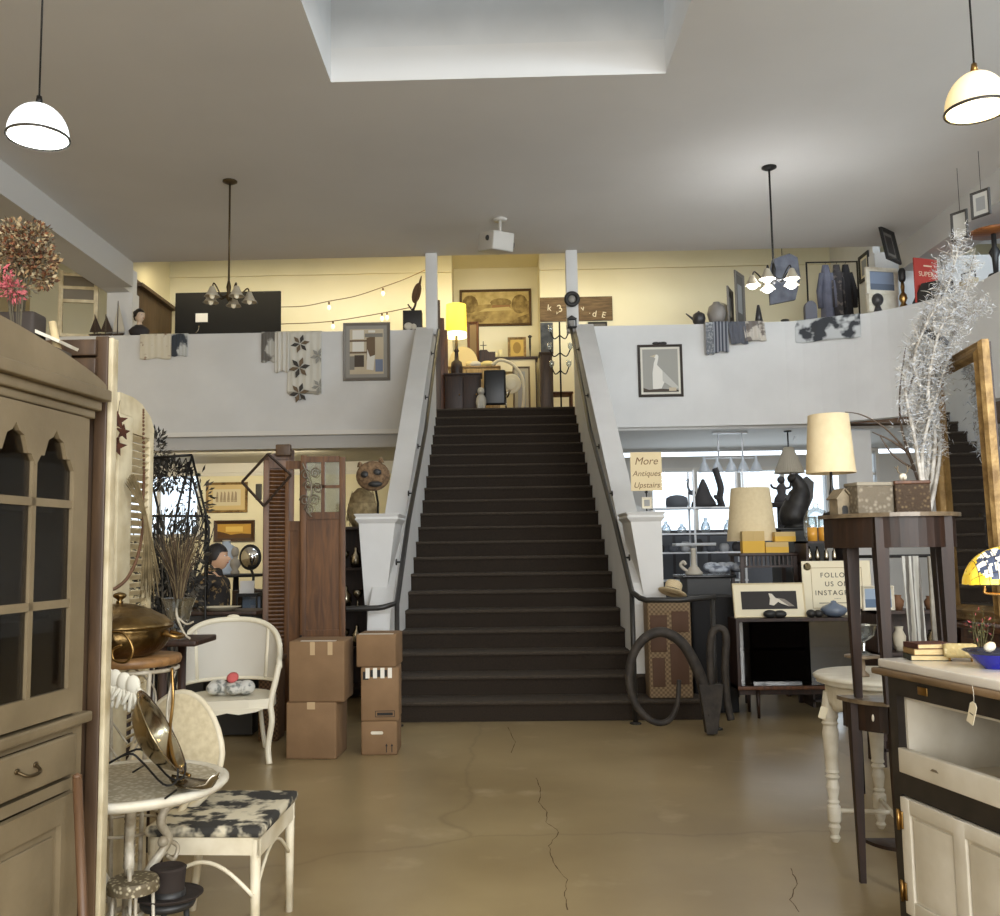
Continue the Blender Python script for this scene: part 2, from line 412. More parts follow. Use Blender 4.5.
def window(nm, a, nx, nz=1):
    x0, x1, z0, z1 = a
    f = MB(TRIMW); f.box(x0-.06, x1+.06, DY-.04, DY+.02, z0-.07, z0); f.box(x0-.06, x1+.06, DY-.04, DY+.02, z1, z1+.07)
    f.box(x0-.06, x0, DY-.04, DY+.02, z0, z1); f.box(x1, x1+.06, DY-.04, DY+.02, z0, z1)
    for i in range(1, nx): x = x0+(x1-x0)*i/nx; f.box(x-.035, x+.035, DY-.02, DY+.06, z0, z1)
    for i in range(1, nz): z = z0+(z1-z0)*i/nz; f.box(x0, x1, DY-.01, DY+.05, z-.02, z+.02)
    o = struct(f.build(nm))
    MB(PANE).box(x0, x1, DY+.06, DY+.07, z0, z1).build('pane', o)
window('window_1', wl, 2); window('window_2', wr, 4); window('window_3', w3, 1, 3)
struct(MB(TRIMW).box(-9, SL-.3, DY-.09, DY, 3.02, 3.20).box(-9, SL-.3, DY-.04, DY, 2.96, 3.02).build('trim_9'))
# wall beneath the stairs' top and a white pier at the right
struct(MB(WALL).box(5.35, 5.75, 14.7, 15.05, 0, 3.25).build('trim_10'))

# ------------------------------------------------------------ staircase
st = thing('staircase', 'wide straight staircase with dark brown carpet rising to the upper floor', 'stairs', (0, 0, 0)); del st['label']; del st['category']; st['kind'] = 'structure'
for k in range(NR):
    y0 = ST0+k*TRD; z1 = (k+1)*RIS
    x0, x1 = SL, SR
    if k < 2: x1 = SR+.60-.08*k
    m = MB(CARPET); y1 = ST0+(k+1)*TRD if k < NR-1 else y0+.35
    n = .028
    prof = [(y0+.006, z1-RIS), (y0, z1-.035), (y0-n*.7, z1-.034), (y0-n, z1-.022), (y0-n, z1-.010), (y0-n*.6, z1), (y1, z1), (y1, z1-RIS)]
    poly = [(y, z) for y, z in prof]
    vs = [(x0, y, z) for y, z in poly]+[(x1, y, z) for y, z in poly]; nn = len(poly)
    fs = [tuple(range(nn))[::-1], tuple(range(nn, 2*nn))]+[(i, (i+1) % nn, (i+1) % nn+nn, i+nn) for i in range(nn)]
    m.add(vs, fs[:4]+fs[8:]); m.use(NOSE_SHEEN); m.add(vs, fs[4:8]); m.build('step', st)
# knee walls at both sides with sloped tops
def kneewall(name, side):
    xi = SL if side < 0 else SR
    th = .20
    pl = []
    z_at = lambda y: 1.82+(y-9.05)*RIS/TRD
    y0, y1 = 8.36, 14.56
    prof = [(y0, 0), (y0, z_at(8.36)-.10), (y0+.12, z_at(8.5)), (y1, z_at(y1)), (y1+.3, z_at(y1)), (y1+.3, 3.0), (y0+1.4, 0)]
    if side > 0: y0 = 8.76
    prof = [(y0, 0), (y0, .82+(.22 if side > 0 else 0)), (y0+.06, .94+(.23 if side > 0 else 0)), (14.35, 4.93), (14.72, 4.96), (14.72, 0)]
    def X(y, inner):
        if inner: return xi
        return xi+side*(th+.08*(y-8.4)/6)
    k = len(prof)
    vs = [(X(y, 1), y, z) for y, z in prof]+[(X(y, 0), y, z) for y, z in prof]
    fs = [tuple(range(k)), tuple(range(2*k-1, k-1, -1))]+[(i, i+k, (i+1) % k+k, (i+1) % k) for i in range(k)]
    if side > 0: fs = [f[::-1] for f in fs]
    m = MB(WALL); m.add(vs, [f[::-1] for f in fs]); return struct(m.build(name))
kneewall('wall_stair_left', -1); kneewall('wall_stair_right', 1)
# tall tapered end piers with a lipped cap
def pier(name, tl, tr, bl, br, Y, zb):
    m = MB(WALL)
    d = .62
    a, b, c, e = P(*tl, Y), P(*tr, Y), P(*br, Y), P(*bl, Y)
    def fr(z):
        t = (a.z-z)/(a.z-e.z); return a.x+(e.x-a.x)*t, b.x+(c.x-b.x)*t
    zs = [zb, a.z-.09, a.z-.075, a.z-.05, a.z-.03, a.z-.005, a.z]
    gr = [0, 0, .012, .03, .018, .035, .03]
    vs = []
    for z, g in zip(zs, gr):
        x0, x1 = fr(z); vs += [(x0-g, Y-g, z), (x1+g, Y-g, z), (x1+g, Y+d, z), (x0-g, Y+d, z)]
    fs = [(3, 2, 1, 0)]
    for i in range(len(zs)-1):
        for j in range(4): j2 = (j+1) % 4; fs.append((i*4+j, i*4+j2, (i+1)*4+j2, (i+1)*4+j))
    n = 4*(len(zs)-1); fs.append((n, n+1, n+2, n+3)); m.add(vs, fs)
    x0, x1 = fr(zb+.02)
    m.box(x0+.02, x1+.02, Y+.01, Y+d, 0, zb)
    return struct(m.build(name))
pier('trim_11', (358, 514), (396, 514), (365, 608), (385, 608), 8.75, 1.0)
pier('trim_12', (629, 512), (661, 508), (644, 597), (664, 597), 8.75, 1.06)
# slim square columns to the ceiling
for n_, px in (('trim_13', 431), ('trim_14', 570.5)):
    c = PZ(px, 253, CZ)
    struct(MB(WALL).bbox(c.x-.09, c.x+.09, 14.30, 14.44, 4.80, CZ, .008).build(n_))
# handrails with wall brackets, bending out level at the foot
IRON = mat('black_iron', (.016, .015, .014, 1), .45, .6)
RAILM = mat('dark_rail', (.03, .028, .026, 1), .4, .3)
def handrail(label, side):
    xi = SL if side < 0 else SR
    t = thing('handrail', label, 'handrail', (xi, 8.3, 0))
    off = Vector((xi, 8.3, 0))
    if side < 0:
        pts = [P(434, 330, 14.3), P(414, 430, 11.6), P(397, 520, 9.35), P(386, 603, 8.25), P(384, 607, 8.2), P(378, 608, 8.2), P(345, 609, 8.2), P(315, 609, 8.2)]
        post = P(319, 609, 8.2); br = [(429, 362), (421, 400), (412, 438), (404, 478), (398, 530)]
    else:
        pts = [P(569, 325, 14.3), P(593, 430, 11.6), P(615, 520, 9.35), P(637, 592, 8.25), P(640, 598, 8.05), P(646, 600, 8.0), P(680, 600, 7.98), P(716, 597, 7.98)]
        post = P(712, 598, 7.98)
        br = [(574, 350), (582, 390), (591, 432), (602, 475), (615, 525)]
    k = .075*side*-1
    pts = [Vector(p) for p in pts]
    for i in range(4): pts[i].x = xi+k+(0 if i < 3 else 0)
    q = [p-off for p in pts]
    MB(RAILM).tube(q, .024, 10).build('rail', t)
    for i in range(5):
        u = (i+.5)/5; a, b = Vector(pts[0]), Vector(pts[3]); c = a.lerp(b, u)
        # height from the polyline
        for j in range(3):
            if pts[j].y >= c.y >= pts[j+1].y:
                s = (pts[j].y-c.y)/(pts[j].y-pts[j+1].y); c.z = pts[j].z+(pts[j+1].z-pts[j].z)*s
        c -= off
        MB(RAILM).tube([(-.0*side, c.y, c.z-.07), (k*.9, c.y, c.z-.07), (k, c.y, c.z-.02)], .009, 6).lathe([(.03, 0), (.03, .012)], 12, (0, c.y, c.z-.07), M=RY(PI/2*-side)).build('bracket', t)
    pz = post.z
    lo = Vector((post.x, post.y, 0))-off
    MB(RAILM).tube([lo, lo+Vector((0, 0, pz))], .02, 8).lathe([(.05, 0), (.05, .01), (.02, .02)], 12, lo).build('post', t)
    e = Vector((xi+k*1.0, 8.25, 0))-off
    MB(RAILM).tube([e, e+Vector((0, 0, pts[3].z+.02))], .022, 8).lathe([(.05, 0), (.05, .01), (.02, .02)], 12, e).build('post', t)
    return t
handrail('dark handrail along the left side of the stairs, bending level above the cartons', -1)
handrail('dark handrail along the right side of the stairs, bending level beside the straw hat', 1)

# ============================================================ SHARED BUILDERS
BRASS = mat('aged_brass', C(176, 140, 84), .32, 1, C(120, 92, 52), 9)
SILVER = mat('tarnished_silver', C(190, 182, 165), .25, 1, C(120, 110, 92), 7)
BLK = mat('black_paint', (.018, .017, .016, 1), .5)
WHT = mat('white_furniture_paint', C(226, 220, 204), .5, 0, C(206, 198, 178), 9)
GOLD = mat('gilt_frame', C(164, 134, 84), .48, .4, C(112, 86, 48), 14, bump=.3, bscale=60)
DWOOD = wood('dark_walnut', C(54, 32, 20), C(34, 20, 13), 7)
MWOOD = wood('red_brown_wood', C(106, 66, 38), C(72, 42, 24), 6)
PINE = wood('aged_pine', C(108, 72, 40), C(78, 50, 28), 5)
GLASS = glassmat('clear_glass', (.92, .95, .95, 1), .10)
GLASSC = glassmat('crystal_glass', (.80, .86, .90, 1), .30)
PAPER = mat('cream_paper', C(228, 218, 190), .8)
INK = mat('black_ink', C(34, 30, 28), .8)
CARD = mat('brown_cardboard', C(134, 105, 74), .8, 0, C(118, 91, 62), 3, bump=.1, bscale=40)
def flat(nm, r, g, b, ro=.75): return mat(nm, C(r, g, b), ro)

def frame_parts(t, w, h, fw, fd, fm, board=None, bw=0, art=None, back=None, name='frame', glass=False, inner=None):
    m = MB(fm)                                              # mitred moulding, w by h outside, standing on z=0, front at -y
    prof = [(0, 0), (0, -fd*.7), (fw*.18, -fd), (fw*.5, -fd*.85), (fw*.8, -fd*.55), (fw, -fd*.5), (fw, 0)]
    cs = [(-w/2, 0, 1, 1), (w/2, 0, -1, 1), (w/2, h, -1, -1), (-w/2, h, 1, -1)]
    vs = []
    for (cx, cz, dx, dz) in cs:
        vs += [(cx+dx*o, y, cz+dz*o) for o, y in prof]
    k = len(prof); fs = []
    for i in range(4):
        i2 = (i+1) % 4
        fs += [(i*k+j, i2*k+j, i2*k+(j+1) % k, i*k+(j+1) % k) for j in range(k)]
    m.add(vs, [f[::-1] for f in fs]); m.build(name, t)
    x0, x1, z0, z1 = -w/2+fw*.9, w/2-fw*.9, fw*.9, h-fw*.9
    if board: MB(board).box(x0, x1, -fd*.32, -.001, z0, z1).build('mat_board', t)
    if art:
        a = MB(); y = -fd*.34
        X = lambda u: x0+bw+(x1-x0-2*bw)*u
        Z = lambda v: z0+bw+(z1-z0-2*bw)*v
        for i, (mm, poly) in enumerate(art):
            a.use(mm); a.prism([(X(u), Z(v)) for u, v in poly], y-.0012*(i+1), y+.0005)
        a.build('picture', t)
    if glass: MB(GLASS).box(x0, x1, -fd*.46, -fd*.44, z0, z1).build('glass', t)
R4 = [(0, 0), (1, 0), (1, 1), (0, 1)]
def rc(a, b, c, d): return [(a, c), (b, c), (b, d), (a, d)]
def el(cx, cz, rx, rz_, n=14): return [(cx+rx*math.cos(2*PI*i/n), cz+rz_*math.sin(2*PI*i/n)) for i in range(n)]
def leafy(m, c, rad, n, size, mats, up=0, narrow=.35, sq=(1, 1, 1), rnd=None):
    rnd = rnd or random
    for i in range(n):
        while True:
            p = Vector((rnd.uniform(-1, 1), rnd.uniform(-1, 1), rnd.uniform(-1, 1)))
            if p.length < 1: break
        d = (p.normalized()+Vector((rnd.uniform(-.6, .6), rnd.uniform(-.6, .6), rnd.uniform(-.6, .6)+up))).normalized()
        q = d.cross(Vector((rnd.uniform(-1, 1), rnd.uniform(-1, 1), rnd.uniform(-1, 1)))).normalized()
        nn = d.cross(q)
        o = Vector((p.x*rad*sq[0], p.y*rad*sq[1], p.z*rad*sq[2]))+Vector(c)
        l = size*rnd.uniform(.6, 1.3); wd = l*narrow
        m.use(rnd.choice(mats))
        m.add([o, o+d*l*.5+q*wd*.5+nn*l*.06, o+d*l, o+d*l*.5-q*wd*.5+nn*l*.06], [(0, 1, 2), (0, 2, 3)], True)
def sprigs(m, base, n, h, spread, r, mats, rnd=None, heads=None, sag=.2, wob=.12):
    rnd = rnd or random
    for i in range(n):
        a = rnd.uniform(0, 2*PI); k = rnd.uniform(.2, 1)*spread; hh = h*rnd.uniform(.7, 1)
        tip = Vector(base)+Vector((math.cos(a)*k, math.sin(a)*k, hh))
        mid = Vector(base).lerp(tip, .5)+Vector((-math.cos(a)*k*sag, -math.sin(a)*k*sag, hh*.05))+Vector((rnd.uniform(-1, 1), rnd.uniform(-1, 1), 0))*wob*h
        m.use(rnd.choice(mats)); m.tube(spl([base, mid, tip], 3), [r, r*.5], 4)
        if heads: heads(m, tip)
def turned(m, p0, z0, z1, r, prof, n=14):
    # a turned leg: prof = [(t, radius factor)]
    m.lathe([(r*f, z0+(z1-z0)*t) for t, f in prof], n, (p0[0], p0[1], 0))

# ============================================================ LEFT FOREGROUND
# ---- painted hutch
CREAM = mat('tan_cream_paint', C(126, 111, 85), .55, 0, C(107, 93, 69), 4, bump=.12, bscale=30)
CREAMD = mat('dark_cupboard_inside', C(58, 42, 28), .7)
h0 = P(85, 600, 2.75); h0.z = 0
t = thing('painted_hutch', 'tall tan painted hutch with scalloped glass doors and an arched crest', 'hutch', h0, math.atan2(1, .105))
L_ = 1.12; Dp = .46
m = MB(CREAM)
m.box(-L_, 0, .0, .02, 0, .10); m.box(-L_, -L_+.05, .0, Dp, 0, 1.98); m.box(-.05, 0, .0, Dp, 0, 1.98)
m.box(-L_, 0, Dp-.02, Dp, .05, 1.98); m.box(-L_, 0, 0, Dp, .05, .09); m.box(-L_+.05, -.05, 0, Dp, 1.90, 1.98)
m.box(-L_+.05, -.05, .002, Dp, 1.0, 1.03)
m.box(-.60, -.54, .0, .03, .1, 1.90); m.box(-L_+.05, -.05, .0, .03, .845, .875)
m.bbox(-L_-.02, .015, -.025, Dp, 1.02, 1.05, .006)
for z0, z1, d in ((1.90, 1.925, .012), (1.925, 1.955, .025), (1.955, 1.99, .045)): m.bbox(-L_-d, d, -d, Dp, z0, z1, .005)
m.build('carcass', t)
cr = [(-L_-.03, 1.99), (.03, 1.99), (.03, 2.0)]+[(.03-.60*(1-math.cos(a))/1, 2.0+.10*math.sin(a)**1.0*(.35+.65*(a/(PI/2)))) for a in [i*PI/2/12 for i in range(1, 13)]]
cr += [(-L_+.0-(x+.0), z) for x, z in cr[3:-1][::-1]]+[(-L_-.03, 2.0)]
MB(CREAM).prism(cr, -.035, -.01).build('crest', t)
m = MB(CREAMD); m.box(-L_+.05, -.05, Dp-.03, Dp-.021, 1.03, 1.9); m.box(-L_+.05, -.05, .08, Dp-.03, 1.32, 1.335); m.box(-L_+.05, -.05, .08, Dp-.03, 1.62, 1.635); m.build('shelf', t)
BRN = mat('antique_bronze', C(84, 70, 48), .45, .8)
for i, (a, b) in enumerate(((-.53, -.055), (-1.065, -.61))):
    cz0, cz1 = 1.06, 1.895; xm = (a+b)/2; s = .055
    d = MB(CREAM); d.box(a, a+s, -.02, .0, cz0, cz1); d.box(b-s, b, -.02, .0, cz0, cz1); d.box(a+s, b-s, -.02, .0, cz0, cz0+.07)
    top = [(b-s, cz1), (a+s, cz1)]
    for q0, q1 in ((a+s, xm), (xm, b-s)):
        wd = q1-q0
        top += [(q0, cz1-.16), (q0+wd*.12, cz1-.13), (q0+wd*.2, cz1-.13), (q0+wd*.3, cz1-.085), (q0+wd*.42, cz1-.075), (q0+wd*.5, cz1-.055), (q0+wd*.58, cz1-.075), (q0+wd*.7, cz1-.085), (q0+wd*.8, cz1-.13), (q0+wd*.88, cz1-.13), (q1-.001, cz1-.16)]
    d.prism(top, -.02, 0)
    d.box(xm-.009, xm+.009, -.018, -.004, cz0+.07, cz1-.06)
    for z in (1.365, 1.64): d.box(a+s, b-s, -.018, -.004, z-.011, z+.011)
    do = d.build('door', t)
    MB(glassmat('old_dark_pane', (.55, .52, .48, 1), .02)).box(a+s, b-s, -.008, -.005, cz0+.06, cz1-.05).build('pane', do)
    kx = a+.025 if i == 0 else b-.025
    MB(BRN).ball((kx, -.035, 1.36), (.011, .014, .011), 10, 6).cyl((kx, -.02, 1.36), (kx, -.034, 1.36), .004).build('knob', do)
    d = MB(CREAM); d.bbox(a, b, -.018, .0, .89, 1.0, .006); dr = d.build('drawer', t)
    MB(BRN).tube(spl([(xm-.04, -.02, .955), (xm-.03, -.04, .943), (xm, -.045, .940), (xm+.03, -.04, .943), (xm+.04, -.02, .955)], 4), .0045, 6).ball((xm-.04, -.02, .956), (.012, .004, .008), 8, 5).ball((xm+.04, -.02, .956), (.012, .004, .008), 8, 5).build('drawer_pull', dr)
    d = MB(CREAM); d.box(a, a+.07, -.02, 0, .1, .84); d.box(b-.07, b, -.02, 0, .1, .84); d.box(a+.07, b-.07, -.02, 0, .1, .18); d.box(a+.07, b-.07, -.02, 0, .77, .84)
    d.box(a+.07, b-.07, -.004, 0, .18, .77); d.bbox(a+.095, b-.095, -.012, -.003, .205, .745, .008)
    d.build('lower_door', t)
# ---- wooden pole leaning on the hutch
m = MB(wood('broom_wood', C(100, 72, 48), C(80, 56, 36), 5))
a = P(76, 930, 2.55); b = P(70, 778, 2.6)
d = (b-a); a = b-d*4.5
a.x += .02; b.x += .02
k = a.z/(a.z-b.z) if a.z != b.z else 0
a = a.lerp(b, max(0, min(.9, -a.z/(b.z-a.z)))) if a.z < 0 else a
o = MB(m.mats[0]); o.tube([(0, 0, 0.0), (b-a)], .013, 10); o.lathe([(.013, 0), (.012, .008), (.0, .014)], 10, (b-a))
o = o.build('wooden_pole', loc=a); tag(o, 'plain wooden pole standing against the tan hutch', 'pole')
# ---- brown plank door on end behind the hutch, with a cream strip on its edge
OLDW = wood('old_brown_planks', C(86, 64, 42), C(60, 43, 28), 4)
pr = P(104, 600, 2.85)
t = thing('plank_door', 'tall brown plank door standing on end behind the tan hutch', 'door panel', (pr.x, 2.85, 0))
m = MB(OLDW)
for i in range(6): m.bbox(-1.1+i*.18+.004, -1.1+(i+1)*.18-.004, .0, .03, .0, 2.16, .004)
m.box(-1.1, -.02, .03, .05, .2, .32); m.box(-1.1, -.02, .03, .05, 1.8, 1.92)
m.build('planks', t)
MB(OLDW).bbox(-.04, .0, -.015, .035, 0, 2.17, .004).build('end_post', t)
MB(mat('worn_cream_paint', C(206, 194, 164), .6, 0, C(170, 154, 120), 8)).bbox(.0, .015, -.012, .03, 0, 2.165, .003).build('edge_strip', t)
m = MB(OLDW)
for i in range(3): m.bbox(-.34, -.03, -.03-.006, -.03+.012, 1.99+i*.058, 2.04+i*.058, .003)
m.build('rail', t)
# ---- white louvred shutter, side-on behind the brass dish
SHX = -1.62
t = thing('louvred_shutter', 'tall cream louvred shutter with an arched top behind the brass dish', 'shutter', (SHX, 3.96, 0), PI/2)
SHW = mat('old_cream_shutter_paint', C(222, 210, 178), .6, 0, C(190, 174, 138), 7, bump=.1, bscale=50)
m = MB(SHW); W_ = .405
m.bbox(0, .15, 0, .03, 0, 2.10, .004); m.bbox(W_-.05, W_, 0, .03, 0, 2.06, .004); m.box(.15, W_-.05, 0, .03, 0, .15); m.box(.15, W_-.05, 0, .03, .98, 1.06)
m.box(0, .15, 0, .03, 2.10, 2.19); m.box(.15, W_-.05, 0, .03, 2.03, 2.06)
m.prism([(.15, 2.06), (W_, 2.06), (W_, 2.08), (.36, 2.13), (.25, 2.175), (.15, 2.19)], 0, .03)
m.build('shutter_frame', t)
for z0, z1 in ((.16, .97), (1.07, 2.03)):
    m = MB(SHW); n = int((z1-z0)/.034)
    for i in range(n):
        z = z0+(i+.5)*(z1-z0)/n
        m.box(.15, W_-.05, -.016, .016, -.0025, .0025, M=T(0, .015, z) @ RX(-.75))
    m.build('louvres', t)
# ---- string of rusty stars
RUST = mat('rusty_metal', C(92, 48, 26), .8, .3, C(60, 32, 20), 20)
sp = [P(117, 424, 3.9), P(121, 436, 3.9), P(118, 448, 3.9)]
t = thing('star_garland', 'string of three rusty metal stars hung on the cream shutter', 'garland', P(119, 400, 3.9))
o0 = P(119, 400, 3.9)
STY = 3.88
for i, p in enumerate([P(117, 421, 3.9), P(123, 432, 3.86), P(116, 446, 3.9)]):
    r = .045 if i != 1 else .034
    q = p-o0; st_ = []
    for k in range(10):
        rr = r if k % 2 == 0 else r*.45; a = PI/2+k*PI/5+.2*i
        st_.append((rr*math.cos(a), rr*math.sin(a)))
    m = MB(RUST); m.M = T(*q) @ RZ(.4 if i != 1 else 1.0) @ RY(.3*i); m.prism(st_, -.003, .003); m.build('star', t)
MB(IRON).tube([(0, .01, 0), P(117, 421, 3.9)-o0, P(122, 432, 3.86)-o0, P(116, 446, 3.9)-o0], .0012, 4).build('wire', t)
# ---- bead rope looped down the shutter and dried broom bundle
BEAD = mat('brown_beads', C(96, 64, 38), .5)
o0 = P(108, 590, 3.9)
pts = spl([P(143, 410, 4.22), P(144, 470, 4.22), P(143, 500, 4.15), P(143, 525, 4.05), P(138, 555, 3.95), P(128, 577, 3.9), P(116, 588, 3.88), P(106, 590, 3.85)], 16)
m = MB(BEAD)
for p in pts: m.ball(p-o0, .0075, 6, 4)
tag(m.build('bead_rope', loc=o0), 'rope of brown wooden beads looped down the cream shutter', 'garland')
STRAW = mat('dry_straw', C(150, 132, 96), .9, 0, C(112, 96, 66), 20)
o0 = P(132, 483, 4.0); m = MB(STRAW)
e1 = P(146, 520, 4.0)-o0; e2 = P(150, 590, 4.0)-o0
for i in range(70):
    a = random.uniform(-1, 1); b = random.uniform(-.5, .5)
    m.tube(spl([Vector((a*.028, b*.02, .03*(1-abs(a))+random.uniform(-.01, .015))), e1+Vector((a*.008, b*.01, 0)), e2+Vector((a*.045, b*.03, random.uniform(-.05, .05)))], 3), .0013, 3)
tag(m.build('straw_bundle', loc=o0), 'bundle of dried straw tied in the middle, hanging on the shutter', 'dried plant')

# ---- iron stand with wooden top, brass covered dish
SX_, SYY = -1.47, 3.74; ZT = 1.10
t = thing('iron_plant_stand', 'wrought-iron stand with a worn wooden top under the brass dish', 'stand', (SX_, SYY, 0))
WI = mat('white_wrought_iron', C(206, 198, 180), .5, .1, C(150, 138, 116), 14)
m = MB(wood('worn_stand_top', C(150, 110, 66), C(112, 80, 46), 5, 'x')); m.lathe([(.18, ZT-.035), (.195, ZT-.03), (.20, ZT-.015), (.195, ZT), (0, ZT)], 32); m.build('top', t)
MB(WI).tube([(.185*math.cos(a), .185*math.sin(a), ZT-.05) for a in [2*PI*i/28 for i in range(28)]], .008, 6, closed=True).build('ring', t)
MB(WI).tube([(.15*math.cos(a), .15*math.sin(a), .45) for a in [2*PI*i/28 for i in range(28)]], .006, 6, closed=True).build('ring', t)
for k in range(4):
    a = PI/4+k*PI/2; c, s = math.cos(a), math.sin(a)
    MB(WI).tube(spl([(c*.185, s*.185, ZT-.05), (c*.16, s*.16, .8), (c*.14, s*.14, .5), (c*.13, s*.13, .15), (c*.15, s*.15, 0.008)], 5), .009, 6).build('leg', t)
m = MB(WI)
for k in range(4):
    a = k*PI/2+.3
    for s in (-1, 1):
        m.tube(spl([Vector((.175*math.cos(a+s*(.05+.5*u)), .175*math.sin(a+s*(.05+.5*u)), ZT-.07-.30*v)) for u, v in ((0, 0), (.9, .25), (1, .55), (.5, .8), (.05, 1))], 4), .0045, 5)
m.build('scrollwork', t)
t = thing('covered_brass_dish', 'large round covered brass dish with a knobbed lid', 'dish', (-1.505, 3.72, ZT))
HB = mat('hammered_brass', C(150, 124, 80), .28, 1, C(84, 66, 40), 8, bump=.5, bscale=26)
MB(HB).lathe([(.09, 0), (.13, .005), (.17, .03), (.19, .06), (.195, .085), (.188, .10), (.20, .115)], 36).build('bowl', t)
MB(HB).lathe([(.205, .112), (.205, .122), (.19, .135), (.17, .155), (.155, .160), (.12, .180), (.06, .200), (.02, .206), (0, .206)], 36).build('lid', t)
MB(HB).lathe([(.012, .204), (.014, .212), (.008, .218), (.024, .230), (.027, .238), (.018, .246), (0, .25)], 16).build('lid_knob', t)
for s in (-1, 1): MB(BRASS).tube(spl([(s*.19, -.04, .09), (s*.24, -.03, .075), (s*.245, .03, .075), (s*.19, .04, .09)], 6), .008, 8).build('handle', t)
# curled brass hook hanging in front
o0 = P(118, 655, 3.5)
q = [P(110, 632, 3.5), P(124, 634, 3.5), P(133, 650, 3.5), P(126, 662, 3.5), P(114, 660, 3.5), P(113, 650, 3.5), P(122, 645, 3.5)]
tag(MB(BRASS).tube(spl([p-o0 for p in q], 5), .005, 6).build('brass_hook', loc=o0), 'thin curled brass hook hanging below the brass dish', 'hook')
# ---- white cloth gloves hanging from the stand
GLV = mat('white_cotton', C(232, 226, 208), .9)
o0 = P(118, 680, 3.50); m = MB(GLV)
t = thing('cotton_gloves', 'bunch of white cotton gloves hanging under the stand, fingers spread', 'gloves', o0)
for k in range(4):
    m = MB(GLV); bx_, bz = P(106+k*9, 676+k*3, 3.5-.012*k)-o0, 0
    m.ball(Vector(bx_), (.028, .014, .036), 10, 7)
    for j in range(5):
        a = -PI/2+(-.75+.36*j)+.15*(k-1); l = (.05, .068, .074, .068, .05)[j]
        s = Vector(bx_)+Vector((math.cos(a)*.022, 0, math.sin(a)*.026)); e = s+Vector((math.cos(a)*l, -.012, math.sin(a)*l))
        m.tube(spl([s, s.lerp(e, .5)+Vector((0, -.006, 0)), e], 3), [.0095, .0065], 7)
    m.build('glove', t)

# ---- round white cafe table
TCX, TCY, TZ = -1.275, 3.26, .735
t = thing('cafe_table', 'round white cafe table with mosaic top on curling cast-iron legs', 'table', (TCX, TCY, 0))
MOS = mat('stone_mosaic', C(214, 206, 186), .5, 0, C(160, 148, 122), 60, kind='voronoi', lo=.0, hi=.6)
MB(WHT).lathe([(.28, TZ-.035), (.315, TZ-.03), (.33, TZ-.015), (.33, TZ-.003), (.315, TZ+.003), (.295, TZ), (.29, TZ-.004), (.28, TZ-.02)], 48).build('rim', t)
MB(MOS).lathe([(.0, TZ-.02), (.292, TZ-.02), (.292, TZ-.002), (0, TZ-.001)], 40, smooth=False, cap=False).build('mosaic_top', t)
for k in range(3):
    a = -1.15+k*2*PI/3; c, s = math.cos(a), math.sin(a)
    f = lambda r, z: (c*r, s*r, z)
    m = MB(WI); m.tube(spl([f(.22, TZ-.03), f(.13, .58), f(.16, .50), f(.07, .40), f(.05, .30), f(.10, .18), f(.17, .10), f(.25, .02), f(.285, .0), f(.30, .03)], 6), [.017, .012], 8)
    m.tube(spl([f(.16, .50), f(.20, .47), f(.185, .43), f(.155, .45)], 5), .008, 6)
    m.tube(spl([f(.06, .34), f(.13, .33), f(.15, .27), f(.11, .25), f(.10, .29)], 5), .007, 6)
    m.ball(f(.14, .50), .02, 10, 6).ball(f(.06, .26), .018, 10, 6)
    m.build('leg', t)
MB(WI).tube([(.055*math.cos(b), .055*math.sin(b), .30) for b in [2*PI*i/20 for i in range(20)]], .010, 6, closed=True).build('ring', t)
MB(WI).tube([(.15*math.cos(b), .15*math.sin(b), .115) for b in [2*PI*i/24 for i in range(24)]], .007, 6, closed=True).build('ring', t)
# ---- silver tray on a black wire easel
t = thing('wire_easel', 'black wire plate easel on the cafe table holding the silver bowl', 'easel', P(160, 785, 3.12))
o0 = P(160, 785, 3.12); t.location.z = TZ; o0.z = TZ
for s in (0, .07):
    q = [P(97, 770, 3.05), P(128, 754, 3.05), P(142, 762, 3.05), P(163, 784, 3.0), P(176, 782, 3.0), P(178, 768, 3.0)]
    q = [Vector((p.x-o0.x, p.y-o0.y+s, max(p.z-o0.z, .006))) for p in q]
    MB(IRON).tube(spl(q, 4), .0035, 6).build('wire', t)
MB(IRON).tube([(.06, -.12, .006), (.06, -.02, .006)], .0035, 6).build('cross_wire', t)
MB(IRON).tube([(-.07, -.05, .07), (-.07, .05, .07)], .0035, 6).build('cross_wire', t)
bc = P(157, 735, 3.17)
t = thing('silver_bowl', 'shallow silver bowl tilted on its side on the cafe table', 'bowl', bc)
bm_ = MB(mat('polished_silver', C(210, 196, 164), .18, 1, C(150, 132, 100), 5)); bm_.M = RZ(.35) @ RY(1.05)@ RX(.12)
rr = .145
bm_.lathe([(0, -.055), (.05, -.053), (.10, -.035), (.13, -.005), (rr, .012), (rr+.012, .016), (rr+.012, .020), (rr-.004, .018), (.125, .003), (.095, -.027), (.05, -.045), (0, -.048)], 40, cap=False)
bm_.build('bowl_body', t)
# ---- leaf-shaped dish at the table's right edge
o0 = P(194, 770, 3.12); o0.z = TZ+.004
m = MB(SILVER)
def leaf_(u, v):
    x = (u-.5)*.19; wd = .055*math.sin(PI*min(max(u, .02), .98))**.7; y = (v-.5)*2*wd
    return (x, y, .018*(abs(v-.5)*2)**2+.02*abs(u-.5)**2*4+(.02 if u > .9 else 0))
m.grid(leaf_, 14, 8)
o = m.build('leaf_dish', loc=o0, rz=-.35, solid=.003); tag(o, 'small leaf-shaped metal dish at the right edge of the cafe table', 'dish')
